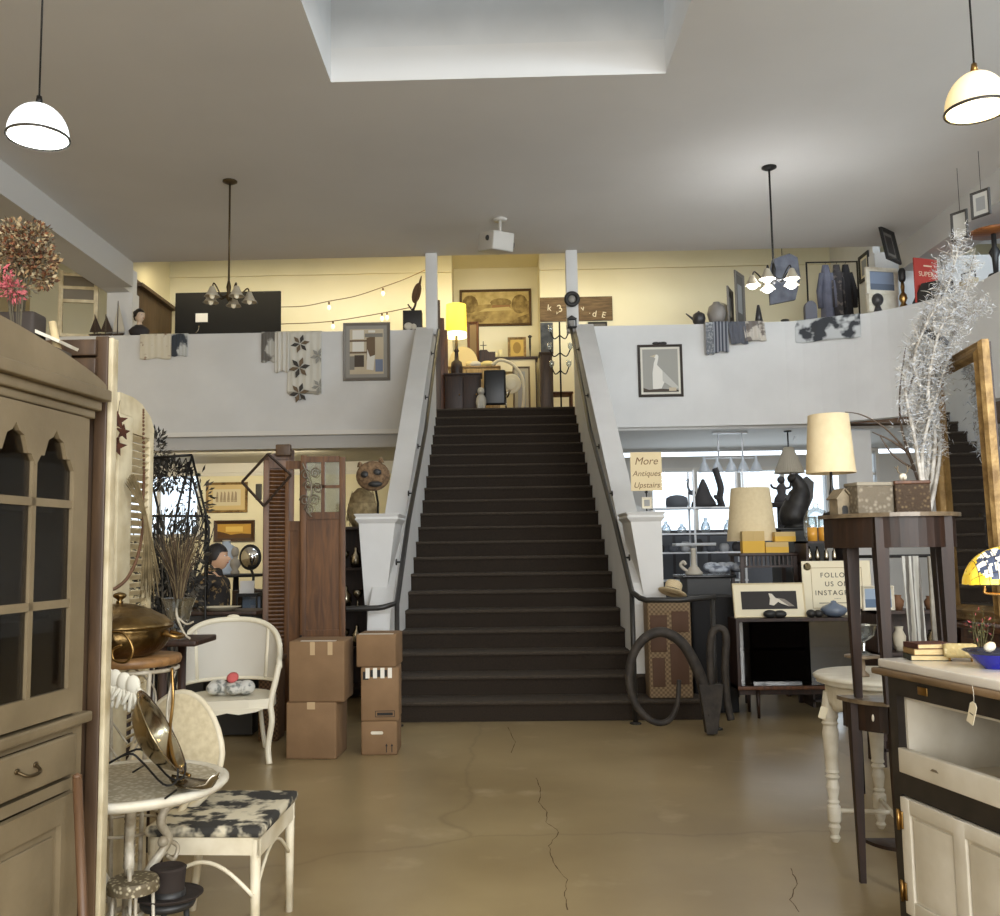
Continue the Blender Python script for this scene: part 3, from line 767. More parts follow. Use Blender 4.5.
# ---- bamboo-like hoop over the tilted oval (thin bent cane)
q = [P(172, 668, 3.4), P(173, 700, 3.38), P(170, 735, 3.3), P(176, 765, 3.2), P(190, 776, 3.15)]
o0 = P(172, 668, 3.4)
tag(MB(BRASS).tube(spl([p-o0 for p in q], 6), .006, 6).build('bent_brass_rod', loc=o0), 'bent brass rod running from the stand down to the cafe table', 'rod')

# ---- white chair with floral seat, turned side-on
CH = mat('chipped_white_paint', C(224, 214, 190), .55, 0, C(196, 182, 150), 6)
FLR = mat('floral_seat_cloth', C(50, 48, 44), .9, 0, C(206, 196, 170), 11, lo=.46, hi=.56, detail=3)
A = Vector((P(257, 822, 3.60).x, 3.60)); B = Vector((P(293, 800, 4.13).x, 4.13))
t = thing('floral_seat_chair', 'small white wooden chair with a dark floral seat and an oval back', 'chair', (A.x-.19, 3.86, 0), math.atan2(B.x-A.x, 4.13-3.60)*-1)
w2, d2, sz = .21, .265, .46
m = MB(CH)
m.box(-w2, w2, -d2, -d2+.02, sz-.075, sz-.012); m.box(-w2, w2, d2-.02, d2, sz-.075, sz-.012); m.box(-w2, -w2+.02, -d2, d2, sz-.075, sz-.012); m.box(w2-.02, w2, -d2, d2, sz-.085, sz-.012)
m.build('seat_frame', t)
MB(FLR).bbox(-w2-.012, w2+.014, -d2-.014, d2+.014, sz-.012, sz+.028, .018).build('seat', t)
for sx, sy in ((1, -1), (1, 1), (-1, 1), (-1, -1)):
    x, y = sx*(w2-.018), sy*(d2-.018); k = .03 if sx < 0 else .0
    MB(CH).tube([(x, y, sz-.02), (x-k*.2, y, sz*.5), (x-k, y+(.05*k), 0)], [.021, .016], 10).build('leg', t)
arcp = [(-.19+.38*i/14, -d2+.0, sz-.09-.13+.12*math.sin(PI*i/14)) for i in range(15)]
MB(CH).tube(arcp, .008, 8).build('brace', t)
arcp = [(w2-.018, -.24+.48*i/14, sz-.09-.13+.12*math.sin(PI*i/14)) for i in range(15)]
MB(CH).tube(arcp, .007, 8).build('brace', t)
BK = mat('cream_vinyl', C(222, 208, 174), .6, 0, C(206, 190, 154), 40)
bp = MB(BK); bp.M = T(-.235, .02, .46) @ RZ(-.15) @ RX(-.18)
bp.prism([(.20*math.cos(a)*(1-.18*max(0, math.sin(a))), .235+.235*math.sin(a)) for a in [2*PI*i/32 for i in range(32)]], -.012, .012, smooth=False)
bp.build('back_panel', t)
br = MB(CH); br.M = bp.M
br.tube([(.20*math.cos(a)*(1-.18*max(0, math.sin(a))), 0, .235+.235*math.sin(a)) for a in [2*PI*i/32 for i in range(32)]], .014, 8, closed=True)
br.build('back_rim', t)
for s in (-1, 1):
    e = bp.M @ Vector((.11*s, 0, .04))
    MB(CH).tube([(-w2+.01, .10*-s, sz-.03), (e.x, e.y, e.z+.06)], .013, 8).build('back_post', t)
# ---- low pierced stool and a dark top hat
q = P(118, 884, 3.05); 
t = thing('pierced_stool', 'low cream pierced metal stool under the cafe table', 'stool', (-1.19, 3.10, 0))
zt = q.z
MB(mat('pierced_cream', C(214, 202, 170), .6, 0, C(96, 84, 62), 70, kind='voronoi', lo=.0, hi=.45)).lathe([(.0, zt), (.075, zt), (.08, zt-.01), (.08, zt-.035), (.06, zt-.04)][::-1], 28, cap=False, smooth=False).build('seat', t)
for k in range(4): a = k*PI/2+.5; MB(WI).tube([(.06*math.cos(a), .06*math.sin(a), zt-.03), (.075*math.cos(a), .075*math.sin(a), 0)], .006, 6).build('leg', t)
HAT = mat('dark_brown_felt', C(40, 30, 24), .85)
hp = P(168, 896, 3.22)
t = thing('small_round_stool', 'low dark round stool holding the top hat', 'stool', (hp.x, 3.22, 0))
MB(BLK).lathe([(0, hp.z-.03), (.085, hp.z-.03), (.09, hp.z-.02), (.09, hp.z-.008), (0, hp.z-.008)], 28).build('seat', t)
for k in range(3): a = k*2*PI/3; MB(BLK).tube([(.06*math.cos(a), .06*math.sin(a), hp.z-.03), (.09*math.cos(a), .09*math.sin(a), 0)], .010, 8).build('leg', t)
t = thing('top_hat', 'dark brown top hat sitting low beside the cafe table legs', 'hat', (hp.x, 3.22, hp.z-.008))
MB(HAT).lathe([(.06, .0), (.10, .004), (.115, .016), (.115, .020), (.10, .012), (.058, .010)], 32, sx=1, sy=.85, cap=False).build('brim', t)
MB(HAT).lathe([(.056, .004), (.053, .04), (.058, .095), (.06, .10), (.052, .106), (.045, .098), (0, .096)], 32, sx=1, sy=.85, cap=False).build('crown', t)
MB(BLK).lathe([(.0575, .012), (.0555, .03), (.0545, .03)], 32, sx=1.01, sy=.87, cap=False).build('band', t)

# ============================================================ MIDDLE LEFT
# ---- white caned tub chair
t = thing('cane_armchair', 'white tub armchair with caned back and curved legs', 'armchair', P(229, 755, 7.05).xy.to_3d(), .22)
CN = mat('white_cane_webbing', C(216, 212, 202), .7, 0, C(186, 180, 168), 180, kind='check')
WAC = mat('ivory_chair_paint', C(228, 220, 198), .5)
sz = .455
def ring(u, r=.335):                 # u 0..1 from left arm round the back to right arm
    a = PI*1.03-(u*1.06*PI)
    return Vector((r*1.02*math.cos(a), .02+r*.95*math.sin(a)))
def topz(u): return .98-.27*abs(2*u-1)**2.6
def rail_pts(zf, r=.335, n=28, dr=0): return [Vector((*ring(i/n, r+dr), zf(i/n))) for i in range(n+1)]
tp = rail_pts(topz, .355)
l = [Vector((tp[0].x, -.22, .67)), Vector((tp[0].x+.005, -.12, .705))]; rgt = [Vector((-p.x, p.y, p.z)) for p in l][::-1]
m = MB(WAC); m.tube(l+tp+rgt, .021, 10); m.tube(rail_pts(lambda u: .535, .325), .014, 8)
for u in (.24, .76):
    a, b = Vector((*ring(u, .325), .53)), Vector((*ring(u, .352), topz(u)-.01)); m.tube([a, b], .014, 8)
m.ball((tp[14].x, tp[14].y, tp[14].z+.02), (.05, .016, .018), 12, 6)
m.build('back_frame', t)
m = MB(CN); m.grid(lambda u, v: (*ring(.02+.96*u, .327+.022*v), .54+v*(topz(.02+.96*u)-.555)), 36, 6); m.build('cane_back', t)
m = MB(WAC)
pl = [(-.31, -.27), (-.15, -.30), (.15, -.30), (.31, -.27), (.335, -.05)]+[(.315*math.cos(a), .02+.31*math.sin(a)) for a in [PI*i/14 for i in range(15)]]+[(-.335, -.05)]
n = len(pl); vs = [(x, y, sz-.07) for x, y in pl]+[(x, y, sz) for x, y in pl]
m.add(vs, [tuple(range(n))[::-1], tuple(range(n, 2*n))]+[(i, (i+1) % n, (i+1) % n+n, i+n) for i in range(n)])
m.prism([(-.27, sz-.06), (-.2, sz-.085), (-.08, sz-.10), (0, sz-.085), (.08, sz-.10), (.2, sz-.085), (.27, sz-.06)], -.305, -.285)
m.build('seat', t)
for s in (-1, 1):
    MB(WAC).tube(spl([(s*.355, -.215, .68), (s*.335, -.235, .58), (s*.30, -.26, sz-.03), (s*.31, -.28, .3), (s*.285, -.26, .12), (s*.295, -.28, 0)], 5), [.022, .03, .034, .026, .018, .018][0:1][0], 10).build('leg', t)
    MB(WAC).tube(spl([(s*.21, .22, sz-.03), (s*.22, .25, .25), (s*.25, .31, 0)], 5), .017, 8).build('leg', t)
cl = thing('crumpled_cloth', 'crumpled pale patterned cloth with a pink flower on the white armchair seat', 'cloth', t.location+Vector((.02, -.05, sz)))
m = MB(mat('pale_print_cloth', C(206, 204, 196), .9, 0, C(128, 132, 128), 22, lo=.5, hi=.62))
rn = random.Random(3)
for i in range(9): m.ball((rn.uniform(-.12, .12), rn.uniform(-.06, .06), .045+rn.uniform(0, .02)), (rn.uniform(.05, .08), .06, rn.uniform(.04, .06)), 12, 8)
m.build('fabric', cl)
MB(flat('pink_petals', 206, 98, 96)).lathe([(.0, .012), (.03, .014), (.045, .006), (.03, -.006), (0, -.008)], 12, (.03, -.05, .135), M=RX(.9)).build('flower', cl)
# ---- cardboard cartons beside the stairs
TAPE = mat('shiny_tape', C(190, 164, 128), .25)
TAPEW = mat('white_tape', C(226, 220, 208), .3)
def carton(lab, px0, px1, yb, yt, Y, z0=0, dep=.34, rz=0, group=None):
    a = P(px0, (yb+yt)/2, Y); b = P(px1, (yb+yt)/2, Y); wd = b.x-a.x
    h = P(px0, yt, Y).z-(0 if z0 is None else P(px0, yb, Y).z)
    t = thing('carton', lab, 'cardboard box', ((a.x+b.x)/2, Y+dep/2, z0), rz, group)
    m = MB(CARD); m.bbox(-wd/2, wd/2, -dep/2, dep/2, 0, h, .012); m.build('box', t)
    return t, wd, h, dep
t, w_, h1, d_ = carton('large plain brown carton standing on the floor, bottom of the left stack', 287, 338, 755, 698, 6.98, 0, .36, -.06)
MB(TAPE).box(-.03, .03, -d_/2-.0015, -d_/2, h1-.05, h1).box(-.03, .03, -d_/2, d_/2, h1, h1+.0015).build('tape', t)
t, w_, h2, d_ = carton('large brown carton with shiny tape strips on its front, top of the left stack', 289, 345, 698, 637, 6.98, h1, .38, -.02)
for x in (-.03, .10): MB(TAPE).box(x-.018, x+.018, -d_/2-.002, -d_/2, h2-.10, h2-.005).build('tape', t)
MB(TAPEW).box(-.12, .14, -d_/2-.001, -d_/2+.05, h2, h2+.002).build('tape', t)
t, w_, h3, d_ = carton('small brown carton with a white hand hole, on the floor under the narrow stack', 361, 397, 751, 717, 7.1, 0, .30, 0)
m = MB(WHT); m.M = T(0, -d_/2-.001, h3*.66); m.prism([(-.05+.011*math.cos(a), .011*math.sin(a)) for a in [PI/2+PI*i/8 for i in range(9)]]+[(.02+.011*math.cos(a), .011*math.sin(a)) for a in [-PI/2+PI*i/8 for i in range(9)]], -.001, .001); m.build('hand_hole', t)
for x in (.055, .095):
    m = MB(INK); m.box(x-.003, x+.003, -d_/2-.0015, -d_/2, .02, .07); m.prism([(x-.009, .065), (x+.009, .065), (x, .085)], -d_/2-.0015, -d_/2); m.build('printed_arrow', t)
t, w_, h4, d_ = carton('tall brown carton with dark print and white tape, middle of the narrow stack', 360, 398, 717, 663, 7.1, h3, .30, .04)
m = MB(INK); m.box(-.125, -.085, -d_/2-.0015, -d_/2, h4-.09, h4-.03)
for k in range(3): m.box(-.07+k*.05, -.045+k*.05, -d_/2-.0015, -d_/2, h4-.07, h4-.02)
m.build('print', t)
m = MB(TAPEW)
for k in range(4): m.box(-.105+k*.055, -.075+k*.055, -d_/2-.0025, -d_/2-.001, h4-.08, h4-.005)
m.build('tape', t)
m = MB(INK); m.box(-.035, .11, -d_/2-.0015, -d_/2, .03, .034); m.box(-.035, .11, -d_/2-.0015, -d_/2, .072, .076); m.box(-.035, -.031, -d_/2-.0015, -d_/2, .03, .076); m.box(.106, .11, -d_/2-.0015, -d_/2, .03, .076); m.box(-.02, .095, -d_/2-.0015, -d_/2, .042, .062)
m.build('printed_label', t)
t, w_, h5, d_ = carton('squat brown carton with crushed corners, top of the narrow stack', 357, 397, 663, 630, 7.1, h3+h4, .33, -.05)
MB(TAPEW).box(-w_/2+.02, w_/2-.02, -d_/2, -d_/2+.04, h5, h5+.002).build('tape', t)
# ---- salvaged wooden doors standing like a screen
def louv(m, x0, x1, z0, z1, n, y=.015):
    for i in range(n):
        z = z0+(i+.5)*(z1-z0)/n; m.box(x0, x1, -.016, .016, -.003, .003, M=T(0, y, z) @ RX(-.75))
DY_ = 8.0
a = P(262, 600, DY_); b = P(284, 600, DY_)
wd = .26
t = thing('louvred_door_leaf', 'narrow brown louvred door leaf, leftmost of the salvaged doors', 'door panel', (a.x, DY_+.02, 0), .32)
zt = P(270, 449, DY_).z
m = MB(PINE); m.bbox(0, .05, 0, .03, 0, zt-.06, .003); m.bbox(wd-.05, wd, 0, .03, 0, zt, .003); m.box(.05, wd-.05, 0, .03, 0, .12); m.box(.05, wd-.05, 0, .03, zt-.16, zt-.08)
m.prism([(0, zt-.06), (0, zt-.09), (wd, zt-.09), (wd, zt), (wd-.05, zt)], 0, .03)
m.build('door_frame', t)
m = MB(PINE); louv(m, .05, wd-.05, .14, zt-.17, 60); m.build('louvres', t)
MB(PINE).box(.05, wd-.05, .027, .030, .12, zt-.16).build('back_panel', t)
a = P(282, 600, DY_)
zt = P(290, 460, DY_).z; wd = .165
t = thing('narrow_panel_door', 'slim brown door panel with an open upper slot beside the louvred leaf', 'door panel', (a.x, DY_+.08, 0), -.05)
m = MB(PINE); m.bbox(0, .035, 0, .035, 0, zt, .003); m.bbox(wd-.035, wd, 0, .035, 0, zt, .003); m.box(.035, wd-.035, 0, .035, 0, .15); m.box(.035, wd-.035, 0, .035, zt-.07, zt); m.box(.035, wd-.035, 0, .035, zt-.60, zt-.52)
m.build('door_frame', t)
MB(PINE).box(.035, wd-.035, .012, .022, .15, zt-.6).build('panel', t)
a = P(300, 600, DY_); b = P(345, 600, DY_); wd = b.x-a.x
zt = P(322, 455, DY_).z
t = thing('glazed_wooden_door', 'brown wooden door with four small glazed openings above a tall panel', 'door panel', (a.x, DY_, 0), .0)
m = MB(PINE); s = .05; zb = P(322, 512, DY_).z
m.bbox(0, s, 0, .04, 0, zt, .004); m.bbox(wd-s, wd, 0, .04, 0, zt-.02, .004); m.box(s, wd-s, 0, .04, zt-.06, zt-.01); m.box(s, wd-s, 0, .04, zb-.06, zb); m.box(s, wd-s, 0, .04, 0, .18); m.box(s, wd-s, 0, .04, .74, .84)
m.box(wd/2-.015, wd/2+.015, .005, .035, zb, zt-.06); m.box(s, wd-s, .005, .035, (zb+zt)/2-.04, (zb+zt)/2-.015)
m.build('door_frame', t)
MB(PINE).box(s, wd-s, .015, .03, .84, zb-.06).build('panel', t)
MB(PINE).box(s, wd-s, .015, .03, .18, .74).bbox(s+.04, wd-s-.04, .005, .02, .24, .68, .008).build('panel', t)
MB(GLASSC).box(s, wd-s, .018, .022, zb, zt-.06).build('pane', t)
MB(IRON).box(-.001, .02, -.01, 0, .72, .80).cyl((.03, -.03, .76), (.03, 0, .76), .01).build('latch', t)
# cast scroll ornament on the glazed door
o0 = Vector((a.x+.02, DY_-.025, zb))
t = thing('scroll_ornament', 'grey cast-metal scroll ornament over the left openings of the wooden door', 'ornament', o0)
PW = mat('pewter', C(120, 112, 98), .45, .7)
m = MB(PW)
for cx, cz in ((.03, .32), (.11, .33), (.05, .22), (.13, .20), (.02, .10), (.10, .10), (.06, .02)):
    rn = random.Random(int(cx*100+cz*1000)); s = rn.choice((-1, 1))
    m.tube([(cx+s*(.045-.035*i/16)*math.cos(i*.62), -.004*i/16, cz+(.05-.038*i/16)*math.sin(i*.62)) for i in range(17)], .006, 6)
m.tube(spl([(.0, 0, .42), (.05, 0, .30), (.08, 0, .18), (.05, 0, .02), (.08, 0, -.04)], 6), .008, 6)
m.build('scrolls', t)
# dark diamond-shaped frame hanging on the louvred leaf
q = [P(268, 454, 7.93), P(291, 475, 7.93), P(264, 506, 7.93), P(242, 482, 7.93)]
o0 = P(266, 480, 7.93)
m = MB(mat('dark_frame_wood', C(52, 38, 28), .5))
for i in range(4):
    m.tube([q[i]-o0, q[(i+1) % 4]-o0], .012, 4, smooth=False)
m.tube([q[0]-o0, q[0]-o0+Vector((0, .12, .02))], .005, 6)
tag(m.build('diamond_frame', loc=o0), 'empty dark square frame hung cornerwise on the louvred door leaf', 'frame')
# rope tassel/wood block on top
t = thing('wooden_finial_block', 'rough wooden block on top of the louvred door leaf', 'block', P(284, 456, 8.02))
MB(OLDW).bbox(-.07, .06, -.02, .03, 0, .10, .01).build('block', t)
# wicker trunk leaning low beside the armchair
t = thing('wicker_hamper', 'dark woven hamper between the white armchair and the cartons', 'hamper', P(270, 745, 7.75).xy.to_3d())
WK = mat('woven_brown', C(112, 82, 54), .8, 0, C(66, 46, 30), 55, kind='check')
MB(WK).bbox(-.07, .09, -.12, .14, 0, .62, .02).build('body', t)
MB(WK).bbox(-.08, .10, -.13, .15, .62, .66, .01).build('lid', t)

# ---- bookcase with silverware behind the left pier
t = thing('open_bookcase', 'dark open bookcase holding silverware behind the left pier', 'bookcase', (P(352, 600, 9.7).x, 9.7, 0))
m = MB(DWOOD); m.box(-.22, -.19, 0, .3, 0, 1.75); m.box(.28, .31, 0, .3, 0, 1.75); m.box(-.19, .28, .28, .3, 0, 1.75)
m.build('side', t)
for z in (.1, .5, .9, 1.3, 1.72): MB(DWOOD).box(-.19, .28, 0, .28, z, z+.025).build('shelf', t)
for k, (x, z, kind) in enumerate(((-.10, 1.325, 0), (.02, 1.325, 1), (-.08, .925, 1), (.04, .925, 0), (-.10, .525, 0), (.03, .525, 1))):
    o = MB(SILVER)
    if kind == 0: o.lathe([(0, 0), (.035, 0), (.012, .02), (.01, .08), (.05, .12), (.055, .17), (.045, .17), (.04, .13), (0, .11)], 16)
    else: o.lathe([(0, 0), (.04, 0), (.06, .05), (.055, .12), (.02, .17), (.022, .2), (.0, .22)], 16)
    o = o.build('silver_goblet' if kind == 0 else 'silver_pitcher', loc=(t.location.x+x, 9.83, z))
    lab = ['silver goblet', 'silver pitcher'][kind]+' on the '+{1.325: 'upper', .925: 'middle', .525: 'lower'}[z]+' shelf of the dark bookcase behind the left pier'
    tag(o, lab, 'silverware', 'silverware in the dark bookcase')
# wicker owl head and straw basket above the pier
o0 = P(371, 490, 9.6); 
t = thing('straw_basket', 'shaggy straw basket on top of the bookcase behind the left pier', 'basket', (o0.x-.13, 9.88, 1.75))
m = MB(STRAW); m.lathe([(.10, 0), (.14, .06), (.155, .16), (.15, .24), (.14, .24), (.14, .08), (0, .03)], 20)
rn = random.Random(5)
for i in range(160):
    a = rn.uniform(0, 2*PI); z = rn.uniform(.05, .38); r = .15*(1-.3*max(0, z-.2)/.2)
    m.tube([(r*math.cos(a), r*math.sin(a), z), (r*1.12*math.cos(a+.1), r*1.12*math.sin(a+.1), z-.08)], .003, 3)
m.lathe([(.15, .22), (.12, .33), (.05, .40), (0, .41)], 20)
m.build('basket_body', t)
t = thing('wicker_mask', 'round brown wicker animal mask with dark eyes above the left pier', 'mask', P(373, 476, 9.3))
WKL = mat('pale_wicker', C(132, 106, 78), .9, 0, C(84, 64, 44), 30)
m = MB(WKL); m.ball((0, 0, 0), (.17, .09, .15), 20, 12); m.lathe([(.03, 0), (.02, .04), (0, .06)], 10, (-.13, 0, .09)); m.lathe([(.03, 0), (.02, .04), (0, .06)], 10, (.08, 0, .13)); m.build('face', t)
m = MB(BLK)
for s in (-1, 1): m = MB(BLK); m.ball((s*.06-.01, -.075, .02+s*.01), (.045, .02, .035), 10, 6); m.build('eye', t)
MB(BLK).ball((.03, -.07, -.085), (.075, .03, .03), 10, 6).build('mouth', t)
MB(IRON).tube([(0, .05, -.02), (.01, .3, -.25), (0, .35, -.55)], .012, 8).build('stand', t)

# ---- black iron garden arch with foliage, in front of the bright left window
AY = 7.75
o0 = P(185, 640, AY).xy.to_3d()
t = thing('iron_garden_arch', 'black iron garden trellis with a pitched top in front of the bright left window', 'trellis', o0)
Q = lambda px, py, Y=AY: P(px, py, Y)-o0
m = MB(IRON)
for dy in (0, .5):
    Yk = AY+dy
    for pts in ([(192, 456), (209, 528), (206, 600)], [(152, 458), (192, 455)], [(192, 456), (178, 505), (172, 540)], [(153, 487), (163, 530)], [(188, 462), (204, 522)], [(150, 516), (208, 516)], [(192, 470), (186, 540)]):
        m.tube([Q(x, y, Yk) for x, y in pts], .011, 6)
m.tube([Q(192, 456, AY), Q(192, 456, AY+.5)], .011, 6); m.tube([Q(209, 528, AY), Q(209, 528, AY+.5)], .011, 6)
m.build('trellis_frame', t)
for px in (158, 206):
    lo = Q(px, 600); lo.z = 0
    MB(IRON).tube([Q(px, 516), lo], .013, 6).build('post', t)
m = MB(IRON)
for i in range(7):
    m.tube([Q(150+i*6, 458), Q(160+i*5, 482)], .004, 4); m.tube([Q(156+i*6, 458), Q(148+i*5, 482)], .004, 4)
m.build('lattice', t)
m = MB(IRON)
for i in range(5):
    x = 156+i*11; m.tube(spl([Q(x, 530), Q(x+5, 520), Q(x+9, 528), Q(x+5, 534), Q(x+3, 528)], 4), .007, 5)
m.build('scrollwork', t)
DG = [mat('dark_dried_leaves', C(52, 50, 44), .9), mat('grey_twigs', C(84, 78, 68), .9), mat('charcoal_leaves', C(34, 33, 31), .9)]
rn = random.Random(11)
m = MB()
leafy(m, Q(170, 475, AY+.15), .26, 300, .07, DG, rnd=rn, sq=(.7, .5, .5))
leafy(m, Q(156, 452, AY+.15), .2, 160, .06, DG, rnd=rn, sq=(.4, .5, 1))
leafy(m, Q(196, 500, AY+.2), .24, 120, .06, DG, rnd=rn, sq=(.5, .5, 1.1))
o = m.build('hanging_foliage', loc=o0); tag(o, 'dark dried foliage tangled in the black iron trellis', 'foliage')
t = thing('dried_bush', 'dense dark dried bush under the iron trellis, behind the brass dish', 'dried plant', P(172, 640, 6.05).xy.to_3d())
o1 = t.location
m = MB(); sprigs(m, (0, 0, .5), 130, 1.30, .30, .005, DG, rn, wob=.04)
for px, py, r in ((160, 548, .28), (176, 565, .24), (152, 575, .28), (168, 592, .22)): leafy(m, P(px, py, 6.05)-o1, r, 260, .06, DG, rnd=rn)
m.build('branches', t)
MB(BLK).lathe([(0, 0), (.16, 0), (.20, .25), (.19, .5), (.21, .53), (.19, .53), (.16, .48), (0, .45)], 24).build('planter', t)
# crystal vase with pampas grass beside the brass dish
vz = P(173, 615, 4.6)
t = thing('side_table_dark', 'dark narrow side table behind the brass dish', 'table', (vz.x+.05, 4.75, 0)); t.name = 'side_table'
ztb = P(200, 640, 4.6).z
MB(DWOOD).bbox(-.30, .07, -.17, .17, ztb-.03, ztb, .008).build('tabletop', t)
for sx, sy in ((-.27, -.14), (-.10, -.14), (-.27, .14), (-.10, .14)): MB(DWOOD).cyl((sx, sy, 0), (sx, sy, ztb-.03), .016, .022).build('leg', t)
t = thing('crystal_vase', 'cut crystal vase holding a clump of brown dried grass', 'vase', (vz.x, 4.68, ztb))
MB(GLASSC).lathe([(0, 0), (.045, 0), (.03, .02), (.022, .05), (.05, .09), (.065, .15), (.08, .19), (.085, .20), (.07, .185), (.045, .10), (0, .06)], 18, smooth=False).build('vase_body', t)
m = MB(); sprigs(m, (0, 0, .1), 200, .42, .12, .0022, [mat('brown_dried_grass', C(96, 78, 58), .9), mat('dark_dried_grass', C(66, 54, 42), .9), STRAW], random.Random(8), wob=.03)
m.build('dried_grass', t)
# white twig ornament
o0 = P(180, 628, 4.5)
tag(MB(WI).tube(spl([(0, 0, .12), (-.01, 0, .05), (.03, -.01, -.04), (.06, 0, -.07)], 5), .007, 6).tube(spl([(.0, 0, .03), (.04, 0, .0), (.075, 0, .012)], 5), .005, 6).build('white_twig', loc=(vz.x+.02, 4.62, ztb+.075)), 'bent white twig beside the brass dish lid', 'twig')

# ---- person at the counter on the left
PY_ = 8.6
pc = P(212, 600, PY_)
t = thing('person', 'person with dark hair in a dark gold-patterned jacket, standing in profile facing right', 'person', (pc.x, PY_, 0), .0)
SKIN = mat('skin', C(206, 164, 132), .55)
HAIR = mat('dark_hair', C(30, 24, 22), .5, bump=.4, bscale=120)
JKT = mat('dark_gold_jacket', C(30, 26, 24), .75, 0, C(132, 108, 70), 20, lo=.56, hi=.64, detail=4)
PANT = flat('dark_trousers', 30, 28, 30)
def skinfig(name, verts, edges, mats, parent, root=0, sub=2):
    me = bpy.data.meshes.new(name); me.from_pydata([v[0] for v in verts], edges, []); me.update()
    me.materials.append(mats)
    o = bpy.data.objects.new(name, me); COL.objects.link(o); o.parent = parent
    md = o.modifiers.new('skin', 'SKIN'); sk = me.skin_vertices[0].data if me.skin_vertices else None
    if sk is None:
        bpy.context.view_layer.objects.active = o; sk = me.skin_vertices[0].data
    for i, v in enumerate(verts):
        r = v[1]; sk[i].radius = r if isinstance(r, tuple) else (r, r)
    sk[root].use_root = True; md.use_smooth_shade = True
    s = o.modifiers.new('sub', 'SUBSURF'); s.levels = sub; s.render_levels = sub
    return o
# body facing +x; 1.58 m tall
V = [((0, 0, .86), (.13, .15)), ((-.01, 0, 1.0), (.12, .14)), ((-.02, 0, 1.16), (.13, .17)), ((-.005, 0, 1.28), (.085, .15)), ((.012, 0, 1.33), .060), ((.03, 0, 1.39), .05),
     ((-.01, -.19, 1.24), .06), ((-.04, -.23, 1.0), .045), ((.13, -.21, .93), .038), ((.21, -.19, .93), .028),
     ((-.01, .19, 1.24), .06), ((-.04, .23, 1.0), .045), ((.13, .21, .93), .038), ((.21, .19, .93), .028),
     ((0, -.09, .78), .09), ((.01, -.09, .45), .062), ((-.01, -.09, .08), .042), ((.10, -.09, .035), .035),
     ((0, .09, .78), .09), ((.01, .09, .45), .062), ((-.01, .09, .08), .042), ((.10, .09, .035), .035)]
E_ = [(0, 1), (1, 2), (2, 3), (3, 4), (4, 5), (3, 6), (6, 7), (7, 8), (8, 9), (3, 10), (10, 11), (11, 12), (12, 13), (0, 14), (14, 15), (15, 16), (16, 17), (0, 18), (18, 19), (19, 20), (20, 21)]
skinfig('body', V, E_, SKIN, t)
k = 1.27
VJ = [(V[i][0], tuple(a*k for a in (V[i][1] if isinstance(V[i][1], tuple) else (V[i][1], V[i][1])))) for i in (0, 1, 2, 3, 6, 7, 8, 10, 11, 12, 4)]
skinfig('jacket', VJ, [(0, 1), (1, 2), (2, 3), (3, 4), (4, 5), (5, 6), (3, 7), (7, 8), (8, 9), (3, 10)], JKT, t)
VP = [(V[i][0], tuple(a*1.12 for a in (V[i][1] if isinstance(V[i][1], tuple) else (V[i][1], V[i][1])))) for i in (0, 14, 15, 16, 18, 19, 20)]
skinfig('trousers', VP, [(0, 1), (1, 2), (2, 3), (0, 4), (4, 5), (5, 6)], PANT, t)
m = MB(JKT); m.lathe([(.085, 1.29), (.075, 1.33), (.066, 1.36), (.060, 1.352), (.07, 1.30)], 20, (.015, 0, 0), cap=False); m.build('collar', t)
def headmesh(parent, c, s, skin, hair, rz=0, bun=False):
    m = MB(skin); m.M = T(*c) @ RZ(rz) @ S3(s, s, s)
    def hf(u, v):
        a = 2*PI*u; z = -math.cos(PI*v); r = math.sin(PI*v)
        x = r*math.cos(a)*.098; y = r*math.sin(a)*.075; zz = z*.118
        if z < 0: k_ = 1-.30*z*z; y *= k_; x *= (1-.12*z*z); x += .018*z*z*(1 if math.cos(a) > 0 else 0)
        f = max(0, math.cos(a))**6*r
        x += f*(.030*math.exp(-((zz+.018)/.018)**2)*max(0, math.cos(a))**14+.012*math.exp(-((zz+.052)/.012)**2)+.014*math.exp(-((zz+.095)/.02)**2)-.010*math.exp(-((zz-.012)/.014)**2))
        return (x, y, zz)
    m.grid(hf, 40, 32); m.build('head', parent)
    m = MB(mat('eye_white', C(236, 232, 226), .3)); m.M = T(*c) @ RZ(rz) @ S3(s, s, s)
    for q in (-1, 1): m = MB(mat('eye_white', C(236, 232, 226), .3)); m.M = T(*c) @ RZ(rz) @ S3(s, s, s); m.ball((.074, q*.030, .010), (.014, .016, .009), 8, 6); m.use(INK); m.ball((.084, q*.031, .010), .006, 8, 5); m.build('eye', parent)
    m = MB(mat('lips', C(168, 96, 88), .5)); m.M = T(*c) @ RZ(rz) @ S3(s, s, s); m.ball((.094, 0, -.052), (.010, .022, .007), 10, 6); m.build('lips', parent)
    for q in (-1, 1):
        m = MB(skin); m.M = T(*c) @ RZ(rz) @ S3(s, s, s); m.ball((-.008, q*.074, -.005), (.020, .009, .030), 10, 7); m.build('ear', parent)
    m = MB(hair); m.M = T(*c) @ RZ(rz) @ S3(s, s, s)
    def cap(u, v):
        a = 2*PI*u; lo = -.25 if math.cos(a) < .15 else (.35 if math.cos(a) > .55 else -.25+.6*(math.cos(a)-.15)/.4)
        lo -= .35*(1 if math.cos(a) < -.2 else 0)
        z = lo+(1-lo)*v; z = min(z, .9999); r = math.sqrt(max(0, 1-z*z))
        return (r*math.cos(a)*.108-.006, r*math.sin(a)*.085, z*.128)
    m.grid(cap, 36, 14)
    if bun: m.ball((-.085, 0, .06), (.05, .05, .045), 14, 9)
    else: m.ball((-.085, 0, -.02), (.045, .06, .06), 14, 9)
    m.build('hair', parent)
